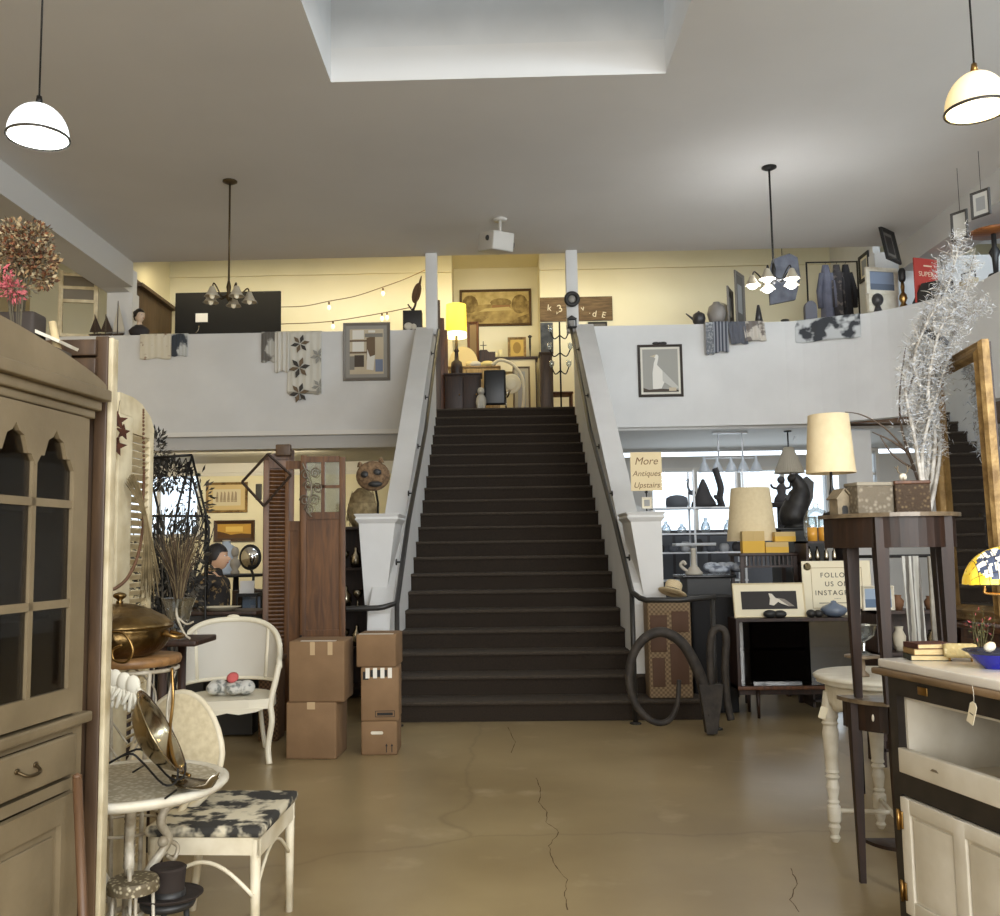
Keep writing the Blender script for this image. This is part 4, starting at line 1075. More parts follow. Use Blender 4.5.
headmesh(t, (.045, 0, 1.46), 1.0, SKIN, HAIR)
def hand(parent, base, d, s, skin, side=1):          # palm, four fingers and a thumb along direction d
    d = Vector(d).normalized(); up = Vector((0, 0, 1)); q = d.cross(up).normalized()
    base = Vector(base)
    vs = [(tuple(base), .024*s), (tuple(base+d*.05*s), (.030*s, .016*s)), (tuple(base+d*.085*s), (.030*s, .015*s))]; ed = [(0, 1), (1, 2)]
    o = skinfig('hand', vs, ed, skin, parent)
    m = MB(skin)
    for j, l in enumerate((.060, .072, .068, .052)):
        b = base+d*.085*s+q*(-.027+.018*j)*s
        m.tube(spl([b-d*.01, b+d*l*.5*s-up*.006*s, b+d*l*.85*s-up*.026*s], 3), [.0085*s, .0065*s], 7)
    b = base+d*.03*s-q*.026*s*side
    m.tube(spl([b, b+d*.03*s-q*.018*s*side, b+d*.058*s-q*.020*s*side-up*.008], 3), [.0105*s, .008*s], 7)
    m.build('fingers', parent)
hand(t, (.215, -.19, .93), (1, 0, -.1), 1, SKIN); hand(t, (.215, .19, .93), (1, 0, -.1), 1, SKIN, -1)

# ---- counter and goods round the person
ct = P(215, 611, 7.9)
t = thing('display_counter', 'dark display counter in front of the person', 'counter', (ct.x-.05, 8.05, 0))
MB(DWOOD).bbox(-.45, .42, -.25, .2, ct.z-.03, ct.z, .006).build('countertop', t)
m = MB(BLK); m.box(-.42, .39, -.22, .18, .02, ct.z-.03); m.build('cabinet', t)
o = MB(flat('cream_tray', 206, 196, 172)).lathe([(0, 0), (.10, 0), (.17, .03), (.18, .035), (.165, .03), (.10, .008), (0, .006)], 24, sy=.7).build('cream_platter', loc=(P(220, 609, 7.95).x, 7.95, ct.z)); tag(o, 'shallow cream platter on the dark counter before the person', 'platter')
YB = 10.6
tb = P(240, 574, YB)
t = thing('round_side_table', 'small dark round table holding the tall bluish jug', 'table', (P(236, 574, YB).x, YB, 0))
MB(BLK).lathe([(0, tb.z-.03), (.30, tb.z-.03), (.31, tb.z-.01), (.30, tb.z), (0, tb.z)], 28).build('tabletop', t)
MB(BLK).lathe([(.18, 0), (.16, .03), (.04, .08), (.03, .5), (.05, .7), (.03, tb.z-.03)], 16).build('pedestal', t)
t = thing('plastic_water_jug', 'tall pale blue translucent jug standing behind the person', 'jug', (P(226, 574, YB).x, YB, tb.z))
hj = P(226, 540, YB).z-tb.z
MB(mat('pale_blue_glass', C(196, 208, 222), .15)).lathe([(0, 0), (.125, 0), (.13, .02), (.13, hj*.68), (.11, hj*.78), (.05, hj*.88), (.04, hj*.97), (0, hj*.97)], 24).build('jug_body', t)
MB(WHT).lathe([(.045, hj*.96), (.045, hj), (0, hj)], 14).build('cap', t)
t = thing('small_statuette', 'small pale bust on the dark round table beside the blue jug', 'statuette', (P(237, 574, YB).x, YB-.08, tb.z))
STN = flat('pale_stone', 178, 170, 156)
MB(STN).lathe([(.05, 0), (.05, .03), (.03, .05), (.06, .10), (.055, .15), (.022, .18), (.02, .20)], 14).ball((0, 0, .245), (.045, .05, .06), 12, 8).build('bust', t)
t = thing('hand_mirror', 'dark oval face mirror on a bent stand behind the louvred doors', 'mirror', P(250, 590, 9.6)); 
MB(BLK).lathe([(0, -.02), (.10, -.02), (.115, 0), (.10, .015), (0, .018)], 24, (0, 0, .33), M=RX(PI/2) @ S3(1, 1.15, 1)).build('mirror_head', t)
MB(mat('mirror_silver', (.8, .8, .8, 1), .03, 1)).lathe([(0, .021), (.09, .021), (.09, .016), (0, .016)], 24, (0, 0, .33), M=RX(PI/2) @ S3(1, 1.15, 1)).build('mirror_glass', t)
MB(BLK).tube(spl([(0, 0, .23), (.03, .02, .12), (0, 0, .02)], 5), .014, 8).lathe([(.07, 0), (.05, .02), (.015, .03)], 16).build('stand', t)
t = thing('dark_chest', 'dark upright chest beside the louvred door leaf', 'chest', (P(254, 600, 9.6).x, 9.65, 0))
hc = P(250, 590, 9.6).z
MB(DWOOD).bbox(-.20, .20, -.14, .2, .03, hc, .01).build('chest_body', t)
for i in range(3): MB(DWOOD).bbox(-.18, .18, -.155, -.14, .08+i*.35, .38+i*.35, .006).build('drawer', t)
t = thing('blue_glass_cabinet', 'small glass cabinet with a pale blue back panel below the white card', 'cabinet', (P(242, 600, 8.9).x+.03, 9.05, 0))
hg = P(240, 594, 8.9).z
m = MB(BLK); m.box(-.10, .10, -.1, .1, 0, .55); m.box(-.10, .10, -.1, .1, hg-.03, hg); 
for sx in (-.095, .095):
    for sy in (-.095, .095): m.box(sx-.008, sx+.008, sy-.008, sy+.008, .55, hg)
m.build('case', t)
MB(flat('pale_blue_inside', 150, 164, 190)).box(-.085, .085, .07, .08, .56, hg-.03).build('back_panel', t)  # back panel in one flat pale blue
MB(GLASS).box(-.09, .09, -.096, -.093, .56, hg-.03).build('glass', t)
o = MB(flat('white_card', 230, 228, 224)).box(-.07, .07, -.004, .004, 0, .12, M=RX(-.2)).build('white_card', loc=(P(240, 592, 8.9).x+.03, 9.02, hg)); tag(o, 'small white card standing on the glass cabinet', 'card')
# pictures on the yellow wall under the balcony
TAN = flat('tan_mat_board', 208, 184, 132); IVO = flat('ivory_print', 212, 200, 168); SHP = flat('print_grey_brown', 160, 142, 116)
def onwall(px0, px1, py0, py1, Y): a = P(px0, py1, Y); b = P(px1, py0, Y); return ((a.x+b.x)/2, Y, a.z), b.x-a.x, b.z-a.z
loc, w_, h_ = onwall(206, 248, 482, 513, DY)
t = thing('framed_ship_print', 'gold-framed print of sailing ships on the yellow wall below the balcony', 'picture', loc)
art = [(IVO, R4)]
for u in (.15, .30, .42, .56, .70, .82):
    art += [(SHP, [(u-.05, .30), (u+.05, .30), (u+.035, .78), (u-.01, .88)]), (SHP, rc(u-.045, u+.05, .22, .28))]
frame_parts(t, w_, h_, .05, .04, GOLD, TAN, .09, art)
loc, w_, h_ = onwall(214, 255, 520, 542, DY)
t = thing('framed_sunset_painting', 'dark-framed golden landscape painting on the yellow wall below the ship print', 'picture', loc)
frame_parts(t, w_, h_, .07, .05, mat('dark_gilt_frame', C(70, 46, 28), .5), None, 0, [(flat('amber_sky', 196, 150, 62), R4), (flat('sunset_glow', 226, 190, 98), rc(.25, .75, .45, .8)), (flat('dark_shore', 92, 62, 30), [(0, 0), (1, 0), (1, .28), (.7, .34), (.4, .25), (.2, .4), (0, .5)])])
loc, w_, h_ = onwall(256, 262, 484, 500, DY)
t = thing('small_wall_sconce', 'small dark bracket on the yellow wall beside the diamond frame', 'sconce', loc)
MB(BLK).bbox(-w_/2, w_/2, -.04, 0, 0, h_, .01).build('bracket', t)

# ============================================================ RIGHT FOREGROUND
ES = lambda nm, c, s, ro=.6: mat(nm, c, ro, emit=c, es=s)
# ---- black cabinet with white doors and a marble slab
c0 = Vector((P(889, 700, 3.5).x, 3.50, 0)); W_ = .70; D_ = .48
t = thing('kitchen_cabinet', 'black painted cabinet with white panelled door, open white bin and marble top', 'cabinet', c0, math.atan2(-1, .21))
CWH = mat('aged_white_enamel', C(226, 220, 206), .45, 0, C(206, 198, 180), 5)
CBK = mat('worn_black_paint', C(30, 27, 25), .4, 0, C(48, 42, 38), 12)
CWD = wood('cabinet_edge_wood', C(132, 108, 80), C(100, 80, 56), 5, 'x')
s = .045
m = MB(CBK)
m.box(0, s, 0, .03, 0, 1.03); m.box(W_-s, W_, 0, .03, 0, 1.03); m.box(s, W_-s, 0, .03, .965, 1.03); m.box(s, W_-s, 0, .03, .625, .70); m.box(s, W_-s, 0, .03, 0, .222)
m.box(0, .02, .03, D_, 0, 1.03); m.box(W_-.02, W_, .03, D_, 0, 1.03); m.box(0, W_, D_-.02, D_, 0, 1.03)
m.build('carcass', t)
MB(CWD).bbox(-.05, W_+.03, -.035, D_+.02, 1.03, 1.053, .008).build('counter_board', t)
MAR = mat('white_marble', C(232, 226, 214), .22, 0, C(206, 200, 190), 3, detail=10)
MB(MAR).bbox(-.035, W_+.02, -.015, D_+.01, 1.053, 1.085, .006).build('marble_slab', t)
m = MB(CWH); m.box(s, s+.012, .03, .42, .70, .965); m.box(W_-s-.012, W_-s, .03, .42, .70, .965); m.box(s, W_-s, .41, .42, .70, .965); m.box(s, W_-s, .03, .42, .69, .70); m.box(s, W_-s, .03, .42, .95, .962)
m.build('open_bin', t)
MB(CWH).bbox(s, W_-s, -.006, .02, .70, .784, .004).build('bin_front', t)
d = MB(CWH); a, b, z0, z1 = s+.005, W_-s-.005, .226, .618
d.box(a, b, .0, .012, z0, z1); st = .05; mid = (a+b)/2
d.bbox(a, a+st, -.012, 0, z0, z1, .003); d.bbox(b-st, b, -.012, 0, z0, z1, .003); d.bbox(mid-.03, mid+.03, -.012, 0, z0, z1, .003); d.bbox(a+st, b-st, -.0118, 0, z0, z0+.05, .003); d.bbox(a+st, b-st, -.0118, 0, z1-.05, z1, .003)
for u0, u1 in ((a+st, mid-.03), (mid+.03, b-st)): d.bbox(u0+.012, u1-.012, -.006, .001, z0+.062, z1-.062, .004)
do = d.build('panel_door', t)
for z in (.30, .54): MB(BRASS).bbox(s-.015, s+.02, -.018, -.011, z-.03, z+.03, .003).cyl((s+.002, -.02, z-.035), (s+.002, -.02, z+.035), .006).build('hinge', do)
MB(BRASS).bbox(b-.03, b+.02, -.026, -.011, .52, .56, .005).tube(spl([(b-.01, -.03, .54), (b-.03, -.05, .535), (b-.055, -.04, .53)], 4), .006, 8).ball((b, -.028, .54), (.014, .008, .014), 10, 6).build('latch', do)
MB(BRASS).bbox(.17, .22, -.004, .0, .985, 1.012, .003).build('name_plate', t)
MB(mat('scratched_lip', C(120, 108, 90), .5)).prism([(.22, .742), (.26, .742), (.25, .75), (.23, .75)], -.008, -.005).build('bin_catch', t)
pt = thing('price_tag', 'white paper price tag on a string hanging from the black cabinet edge', 'tag', c0+Vector((.21*.50-.05, -.50-.010, 1.012)), math.atan2(-1, .21))
MB(PAPER).prism([(-.015, -.07), (.015, -.07), (.015, -.01), (.007, 0), (-.007, 0), (-.015, -.01)], -.001, .001, M=RY(.35)).build('paper', pt)
MB(WHT).tube([(0, 0, -.005), (.003, -.002, .03), (0, -.002, .052)], .0008, 4).build('string', pt)
m = MB(INK); m.box(-.008, .008, -.0015, -.001, -.040, -.037, M=RY(.35)); m.build('pencil_mark', pt)
TOPC = 1.085
def onc(lx, ly): return Vector((c0.x+lx*.2055+ly*.9787, c0.y-lx*.9787+ly*.2055, TOPC))
# blue glass bowl
bp = onc(.33, .17)
t = thing('cobalt_bowl', 'cobalt blue bowl with white rim on the marble slab', 'bowl', bp)
MB(mat('cobalt_glass', C(16, 18, 140), .12, coat=.5)).lathe([(0, 0), (.03, 0), (.032, .006), (.055, .022), (.072, .045), (.075, .05)], 32, cap=False).build('bowl_body', t)
MB(mat('dark_blue_rim', C(36, 40, 60), .2)).lathe([(.075, .049), (.092, .058), (.094, .060), (.09, .061), (.072, .052), (.05, .026), (0, .010)], 32, cap=False).build('rim', t)
MB(WHT).ball((-.01, 0, .070), (.022, .014, .016), 10, 6, M=RY(-.5)).build('shell', t)
# white beaded clutch
bp = onc(.13, .20)
t = thing('crochet_purse', 'small cream crocheted purse standing on short pins on the marble slab', 'purse', bp, -.25)
MB(mat('cream_crochet', C(226, 214, 170), .8, 0, C(180, 164, 116), 60, kind='voronoi', lo=0, hi=.5, bump=.5, bscale=90)).bbox(-.055, .055, -.018, .018, .012, .062, .014).build('body', t)
for x in (-.035, .035): MB(BRASS).cyl((x, 0, 0), (x, 0, .014), .004).build('pin', t)
# books
cols = [('maroon_book_cloth', 78, 44, 36), ('tan_book_cloth', 150, 120, 76), ('dark_green_book_cloth', 50, 52, 40)]
bz = TOPC; bq = onc(.045, .13)
labs = ['green-black cloth book, bottom of the small stack on the marble slab', 'tan cloth book in the middle of the small stack on the marble slab', 'maroon cloth book, top of the small stack on the marble slab']
for i, k in enumerate((2, 1, 0)):
    cm = flat(*cols[k]); h = (.020, .022, .018)[i]
    t = thing('hardback_book', labs[i], 'book', (bq.x+.004*i, bq.y, bz), -.15+.12*i, 'stacked books on the marble slab')
    m = MB(cm); m.box(-.068, .068, -.05, .05, 0, .0025); m.box(-.068, .068, -.05, .05, h-.0025, h); m.box(-.068, -.065, -.05, .05, 0, h); m.build('cover', t)
    MB(mat('page_block', C(216, 196, 150), .9, 0, C(188, 166, 120), 40, (1, 1, 20))).box(-.065, .064, -.047, .047, .0025, h-.0025).build('pages', t)
    bz += h
# banker lamp with stained glass shade, lit
bp = onc(.44, .37)
t = thing('stained_glass_lamp', 'lit desk lamp with domed yellow stained-glass shade and brass arm', 'lamp', bp, -.15)
SG_Y = mat('lit_amber_glass', C(236, 196, 40), .25, 0, C(250, 226, 90), 30, emit=C(240, 196, 60), es=.42)
SG_W = mat('lit_white_glass', C(236, 232, 214), .25, emit=C(240, 236, 220), es=.55)
SG_B = mat('blue_grey_glass', C(70, 80, 104), .2, emit=C(90, 100, 124), es=.15)
SG_R = mat('rose_glass', C(168, 50, 60), .25, emit=C(180, 60, 70), es=.3)
LEAD = mat('lead_came', C(70, 58, 40), .5, .6)
zs = P(975, 585, 3.15).z-TOPC; zt = P(975, 546, 3.15).z-TOPC; hh = zt-zs
Lh = .16; Rh = .085; LX = -.15
def shade(u, v):                                    # u along the lamp, v over the dome
    x = -Lh+2*Lh*u; a = PI*v; e = math.sqrt(max(0, 1-(abs(2*u-1))**2.6))
    return (x+LX, -Rh*math.cos(a)*(.35+.65*e), zs+hh*math.sin(a)*e)
NU, NV = 60, 36
m = MB()
for i in range(NU):
    for j in range(NV):
        u, v = (i+.5)/NU, (j+.5)/NV
        du, dv = (u-.22)/.14, (v-.26)/.20; r = math.hypot(du, dv); an = math.atan2(dv, du)
        g = SG_Y
        if r < 1: g = SG_W if (r > .25 and math.cos(an*6) > -.2) else SG_B
        elif .40 < u < .45: g = SG_R if v < .2 else SG_Y
        m.use(g)
        m.add([shade(i/NU, j/NV), shade((i+1)/NU, j/NV), shade((i+1)/NU, (j+1)/NV), shade(i/NU, (j+1)/NV)], [(0, 1, 2, 3)], True)
m.build('glass_shade', t)
m = MB(LEAD)
for u in [i/12 for i in range(1, 12)]: m.tube([shade(u, j/16) for j in range(17)], .0012, 4)
for v in (.12, .3, .5, .7, .88): m.tube([shade(.02+.96*i/24, v) for i in range(25)], .0010, 4)
m.tube([shade(.5-.5*math.cos(2*PI*i/40) if False else i/20, 0) for i in range(21)], .002, 5)
m.build('lead_lines', t)
MB(BRASS).tube(spl([(-.25, 0, zs+.03), (-.25, 0, zs-.015), (-.24, 0, zs-.03), (-.12, .01, zs-.035), (.03, .02, zs-.04), (.05, .02, zs-.08), (.05, .02, .03)], 5), .0045, 8).build('arm', t)
MB(BRASS).lathe([(0, 0), (.06, 0), (.062, .008), (.04, .018), (.012, .03)], 24, (.05, .02, 0)).build('base', t)
point('stained_glass_lamp_bulb', bp+Vector((0, 0, zs+.02)), 2.6, (1, .74, .36), .02)
# dried pink flower sprig
m = MB(); rn = random.Random(4); o0 = onc(.12, .29); PK = [flat('dusty_pink', 176, 84, 92), flat('dull_green', 84, 84, 52)]
sprigs(m, (0, 0, .0), 14, .17, .05, .0012, [PK[1]], rn); leafy(m, (0, 0, .12), .05, 60, .014, PK, rnd=rn, sq=(1, 1, 1.2))
tag(m.build('pink_flower_sprig', loc=o0), 'sprig of small dusty pink flowers behind the crocheted purse', 'dried flowers')

# ---- half-round tables, one standing on the other
MAH = wood('mahogany', C(50, 30, 19), C(32, 19, 13), 5, 'z', .5, 0)
MAHT = wood('mahogany_top', C(126, 110, 88), C(98, 84, 66), 5, 'x', .3, .3)
def demilune(t, rx, ry, h, ap, legs, lr, shelf=None, topm=MAHT):
    D = lambda k, g=0: [((rx+g)*math.cos(a), -(ry+g)*math.sin(a)) for a in [PI*i/24 for i in range(25)]]
    def slab(m, pl, z0, z1):
        n = len(pl); vs = [(x, y, z0) for x, y in pl]+[(x, y, z1) for x, y in pl]
        fs = [tuple(range(n)), tuple(range(2*n-1, n-1, -1))]+[(i, i+n, (i+1) % n+n, (i+1) % n) for i in range(n)]
        m.add(vs, fs)
    m = MB(topm); slab(m, D(0, .025), h-.018, h); m.build('tabletop', t)
    m = MB(MAH); slab(m, D(0, 0), h-.018-ap, h-.018); m.build('apron', t)
    for x, y in legs: 
        m = MB(MAH); n = lr
        m.add([(x+sx*n*k, y+sy*n*k, z) for z, k in ((h-.018, 1.15), (h-ap-.03, 1.15), (0, .62)) for sx, sy in ((-1, -1), (1, -1), (1, 1), (-1, 1))],
              [(3, 2, 1, 0)][:0]+[(0, 1, 5, 4), (1, 2, 6, 5), (2, 3, 7, 6), (3, 0, 4, 7), (4, 5, 9, 8), (5, 6, 10, 9), (6, 7, 11, 10), (7, 4, 8, 11), (8, 9, 10, 11), (3, 2, 1, 0)][:9])
        m.build('leg', t)
    if shelf:
        m = MB(MAH); slab(m, [(x*shelf[1], y*shelf[1]) for x, y in D(0, 0)], shelf[0], shelf[0]+.015); m.build('lower_shelf', t)
ZL = .806
t = thing('half_round_table', 'dark mahogany half-round side table on the floor, carrying another table on top', 'table', (1.80, 4.50, 0), 0)
demilune(t, .235, .24, ZL, .12, [(-.215, -.09), (-.09, -.215), (.09, -.215), (.215, -.09)], .02, (.15, .72))
MB(mat('bone_inlay', C(210, 200, 180), .4)).ball((0, 0, 0), (.006, .004, .016), 10, 6).build('keyhole_plate', t, loc=(-.165, -.175, ZL-.075))
ZU = 1.635
t = thing('half_round_table', 'reddish mahogany half-round table with tapered legs, standing on top of another table', 'table', (1.81, 4.52, ZL), 0)
demilune(t, .285, .36, ZU-ZL, .135, [(-.20, -.10), (-.14, -.29), (.14, -.29), (.20, -.10)], .024)
t.scale = (1, 1, 1)

# ---- white carved round table
t = thing('carved_white_table', 'white painted oval table with carved apron and turned fluted legs', 'table', (1.94, 4.95, 0))
R_ = .34; TZ_ = .84
MB(WHT).lathe([(0, TZ_-.05), (R_-.04, TZ_-.05), (R_-.01, TZ_-.04), (R_-.015, TZ_-.03), (R_, TZ_-.022), (R_+.005, TZ_-.01), (R_-.01, TZ_), (0, TZ_)], 48).build('tabletop', t)
m = MB(WHT)
def apr(u, v): a = 2*PI*u; sc = .03*abs(math.sin(a*6)); return ((R_-.055)*math.cos(a)*(1+.01*math.sin(a*48)), (R_-.055)*math.sin(a)*(1+.01*math.sin(a*48)), TZ_-.05-(.095+sc)*(1-v))
m.grid(apr, 144, 4); m.build('apron', t).modifiers.new('s', 'SOLIDIFY').thickness = .012
for k in range(4):
    a = -PI/2-.17+k*PI/2; lx, ly = .275*math.cos(a), .275*math.sin(a)
    m = MB(WHT)
    prof = [(1, .026), (.86, .040), (.83, .043), (.80, .034), (.785, .042), (.77, .034), (.72, .040), (.48, .030), (.46, .034), (.45, .024), (.43, .036), (.41, .024), (.36, .032), (.28, .022), (.265, .03), (.25, .022), (.235, .033), (.14, .033), (.12, .022), (.10, .03), (.05, .018), (.03, .026), (0, .014)][::-1]
    m.lathe([(r, z*(TZ_-.09)) for z, r in prof], 20, (lx, ly, 0), smooth=False); m.build('leg', t)
m = MB(WHT); 
for z, dy in ((.14, 0),):
    for k in range(2):
        a = -PI/2-.17+k*PI/2; m.cyl((.275*math.cos(a), .275*math.sin(a), .155), (-.275*math.cos(a), -.275*math.sin(a), .155), .012)
m.build('stretcher', t)
tg = thing('price_tag', 'small cream paper tag hanging from the carved white table leg', 'tag', (1.625, 4.93, .68), -.3)
MB(PAPER).box(-.018, .018, -.001, .001, -.06, 0, M=RY(.3)).build('paper', tg); MB(WHT).tube([(0, 0, -.002), (.02, .03, .09)], .001, 4).build('string', tg)
# glass compote on a small wooden stand
q = PZ(833, 645, TZ_+.0); q = Vector((1.80, 4.86, TZ_))
t = thing('wooden_stand', 'small wooden stand with a scalloped top on the carved white table', 'stand', q)
MB(wood('pale_stand_wood', C(150, 132, 108), C(116, 98, 76), 6)).lathe([(.03, 0), (.03, .01), (.010, .03), (.014, .05), (.010, .08), (.05, .09), (.085, .095), (.085, .105), (0, .105)], 20).build('stand_body', t)
t = thing('glass_compote', 'fluted clear glass compote on the small wooden stand', 'compote', q+Vector((.01, 0, .105)))
MB(GLASSC).lathe([(.04, 0), (.04, .006), (.01, .02), (.008, .06), (.012, .07), (.03, .08), (.055, .10), (.065, .135), (.07, .15), (.06, .135), (.045, .105), (0, .085)], 18, smooth=False).build('bowl', t)
t = thing('ribbon_tassel', 'cream ribbon tassel hanging from the wooden stand edge', 'tassel', q+Vector((-.045, -.06, .09)))
MB(PAPER).tube(spl([(0, 0, 0), (-.01, -.004, -.03), (.006, -.004, -.055), (0, -.004, -.085)], 4), [.016, .004], 7, flat=.5).build('ribbon', t)

# ---- low chest carrying the gold mirror
t = thing('low_chest', 'reddish brown low chest behind the half-round tables, carrying the gilt mirror', 'chest', (2.54, 4.26, 0))
MB(MWOOD).bbox(-.36, .38, -.36, .36, .04, 1.10, .008).build('chest_body', t)
MB(MWOOD).bbox(-.39, .40, -.385, .385, 1.10, 1.125, .008).build('chest_top', t)
for i in range(3): MB(MWOOD).bbox(-.375, -.36, -.33, .33, .1+i*.33, .40+i*.33, .006).build('drawer', t)
tl = P(934, 369, 4.80); tr = P(987, 343, 4.20); bl = PX(953, 622, tl.x+.0)
z0 = 1.128
t = thing('gilt_mirror', 'tall leaning mirror in a broad gilt frame, reflecting the dark stairs', 'mirror', Vector((bl.x, bl.y, z0)))
u = Vector((tr.x-tl.x, tr.y-tl.y, 0)).normalized(); wd = .62; v = Vector((tl.x-bl.x, tl.y-bl.y, tl.z-z0)); ht = v.length; v.normalize(); u = (u-v*u.dot(v)).normalized()
nrm = v.cross(u)                                        # into the wall (local +y)
Mx = Matrix(((u.x, nrm.x, v.x), (u.y, nrm.y, v.y), (u.z, nrm.z, v.z))); 
if Mx.determinant() < 0: nrm = -nrm; Mx = Matrix(((u.x, nrm.x, v.x), (u.y, nrm.y, v.y), (u.z, nrm.z, v.z)))
t.rotation_euler = Mx.to_euler()
class _X: pass
fw = .078
def bar(m, p, q_, w):                                   # moulded gilt bar
    pass
m = MB(GOLD); prof = [(0, 0), (0, -.03), (.012, -.045), (.022, -.035), (.034, -.035), (.05, -.05), (.06, -.04), (.07, -.018), (fw, -.012), (fw, 0)]
cs = [(0, 0, 1, 1), (wd, 0, -1, 1), (wd, ht, -1, -1), (0, ht, 1, -1)]; vs = []
for cx, cz, dx, dz in cs: vs += [(cx+dx*o, y, cz+dz*o) for o, y in prof]
k = len(prof); fs = []
for i in range(4): i2 = (i+1) % 4; fs += [(i2*k+j, i*k+j, i*k+(j+1) % k, i2*k+(j+1) % k) for j in range(k)]
m.add(vs, fs); m.build('frame', t)
m = MB(mat('mirror_glass', (.86, .87, .88, 1), .015, 1)); m.box(fw*.9, wd-fw*.9, -.014, -.010, fw*.9, ht-fw*.9); m.build('mirror_pane', t)
m = MB(DWOOD); m.box(.01, wd-.01, 0, .012, .01, ht-.01); m.build('back_board', t)
# tall brown board behind the mirror
t = thing('tall_brown_screen', 'tall plain brown wooden board behind the gilt mirror at the right edge', 'board', (2.62, 3.98, 1.126))
MB(MWOOD).bbox(-.04, .0, -.35, .40, 0, 1.32, .006).build('board', t)

# ---- things on the upper half-round table
ZZ = ZU
def onu(px, Y): v = P(px, 515, Y); return Vector((v.x, Y, ZZ))
LSH = mat('cream_lamp_shade', C(222, 204, 166), .8, 0, C(216, 197, 158), 30)
b_ = onu(841, 4.40)
t = thing('birdhouse', 'small weathered wooden birdhouse with a pitched roof on the upper half-round table', 'birdhouse', b_, .2)
OW = mat('weathered_wood', C(150, 136, 112), .8, 0, C(104, 92, 74), 14)
MB(OW).prism([(-.035, 0), (.035, 0), (.035, .07), (0, .11), (-.035, .07)], -.035, .035).build('walls', t)
m = MB(OW)
for sg in (-1, 1): m.box(0, .062, -.045, .045, 0, .006, M=T(0, 0, .115) @ RY(.86) if sg > 0 else T(0, 0, .115) @ RZ(PI) @ RY(.86))
m.build('roof', t)
MB(BLK).prism([(-.014, 0), (.014, 0), (.014, .03), (.008, .04), (-.008, .04), (-.014, .03)], -.037, -.034).build('door_hole', t)
b_ = onu(833, 4.49)
t = thing('table_lamp', 'table lamp with tall cream drum shade, unlit, above the birdhouse', 'lamp', b_)
z0 = P(834, 473, 4.49).z-ZZ; z1 = P(834, 415, 4.49).z-ZZ
MB(LSH).lathe([(.112, z0), (.092, z1), (.089, z1), (.109, z0)], 40, cap=False).build('lamp_shade', t)
m = MB(LSH); m.lathe([(.112, z0-.002), (.114, z0+.004), (.112, z0+.01)], 40, cap=False); m.build('shade_trim', t)
MB(BLK).lathe([(.045, 0), (.045, .01), (.012, .02), (.008, .06), (.014, .10), (.007, .14), (.006, z0+.10)], 14).build('lamp_stem', t)
b_ = onu(870, 4.36)
t = thing('carved_grey_box', 'grey carved stone-like box on the upper half-round table', 'box', b_, .12)
MB(mat('grey_carved', C(160, 150, 132), .8, 0, C(112, 102, 86), 45, kind='voronoi', lo=0, hi=.5, bump=.8, bscale=50)).bbox(-.085, .085, -.06, .06, 0, .125, .005).build('box_body', t)
MB(mat('grey_carved_lid', C(150, 142, 126), .8)).bbox(-.088, .088, -.063, .063, .125, .142, .004).build('lid', t)
b_ = onu(910, 4.34)
t = thing('carved_brown_box', 'brown fretwork box beside the grey carved box', 'box', b_, -.08)
MB(mat('brown_fretwork', C(128, 108, 78), .8, 0, C(66, 50, 34), 55, kind='voronoi', lo=0, hi=.45, bump=.8, bscale=60)).bbox(-.075, .075, -.055, .055, 0, .13, .004).build('box_body', t)
MB(MWOOD).bbox(-.078, .078, -.058, .058, .13, .145, .003).build('lid', t)
t = thing('antler_ornament', 'small pale antlered ornament on the lid of the brown fretwork box', 'ornament', b_+Vector((-.03, -.02, .145)))
m = MB(WHT); m.ball((0, 0, .018), (.018, .012, .018), 10, 7).ball((0, -.012, .012), (.008, .012, .009), 8, 6); m.build('head', t)
for s in (-1, 1): MB(OW).tube(spl([(s*.008, 0, .03), (s*.022, 0, .045), (s*.020, 0, .07)], 4), .003, 5).tube([(s*.021, 0, .05), (s*.036, 0, .066)], .0022, 5).build('antler', t)
# white branches wound with silver tinsel
rn = random.Random(21)
TNS = mat('silver_white_tinsel', C(214, 218, 224), .35, .2); TNW = mat('white_bark', C(214, 210, 202), .7, 0, C(150, 144, 134), 20)
b_ = Vector((onu(928, 4.47).x, 4.47, ZZ))
t = thing('white_branches', 'tall spray of whitewashed branches wrapped in silver tinsel on the half-round table', 'branches', b_)
q = lambda px, py, Y=4.5: P(px, py, Y)-b_
main = [[(930, 514), (925, 470), (918, 420), (924, 370), (934, 320), (950, 280), (960, 240)], [(928, 514), (935, 440), (928, 390), (940, 330), (962, 300), (972, 262)], [(926, 514), (915, 440), (905, 385), (915, 345), (930, 310)],
        [(930, 512), (940, 450), (936, 380), (955, 330), (985, 305)], [(925, 500), (930, 420), (914, 360), (938, 300), (945, 262)], [(928, 514), (922, 455), (935, 400), (950, 350), (957, 300)]]
m = MB(TNW); tips = []
for i, pl in enumerate(main):
    pp = spl([q(x, y, 4.47+.05*math.sin(i*2+k)) for k, (x, y) in enumerate(pl)], 6); m.tube(pp, [.011, .003], 6); tips += pp[6:]
for i in range(80):
    p = rn.choice(tips); d = Vector((rn.uniform(-1, 1), rn.uniform(-.6, .6), rn.uniform(-.1, 1))).normalized()*rn.uniform(.04, .10)
    m.tube(spl([p, p+d*.5+Vector((0, 0, rn.uniform(-.01, .02))), p+d], 3), [.003, .001], 4)
m.build('boughs', t)
m = MB()
for p in tips:
    for k in range(60):
        o = p+Vector((rn.gauss(0, .022), rn.gauss(0, .02), rn.gauss(0, .028)))
        m.use(rn.choice([TNS, TNW])); d = Vector((rn.gauss(0, 1), rn.gauss(0, 1), rn.gauss(0, 1))).normalized()*.03; e = d.orthogonal().normalized()*.003
        m.add([o-e, o+e, o+d], [(0, 1, 2)])
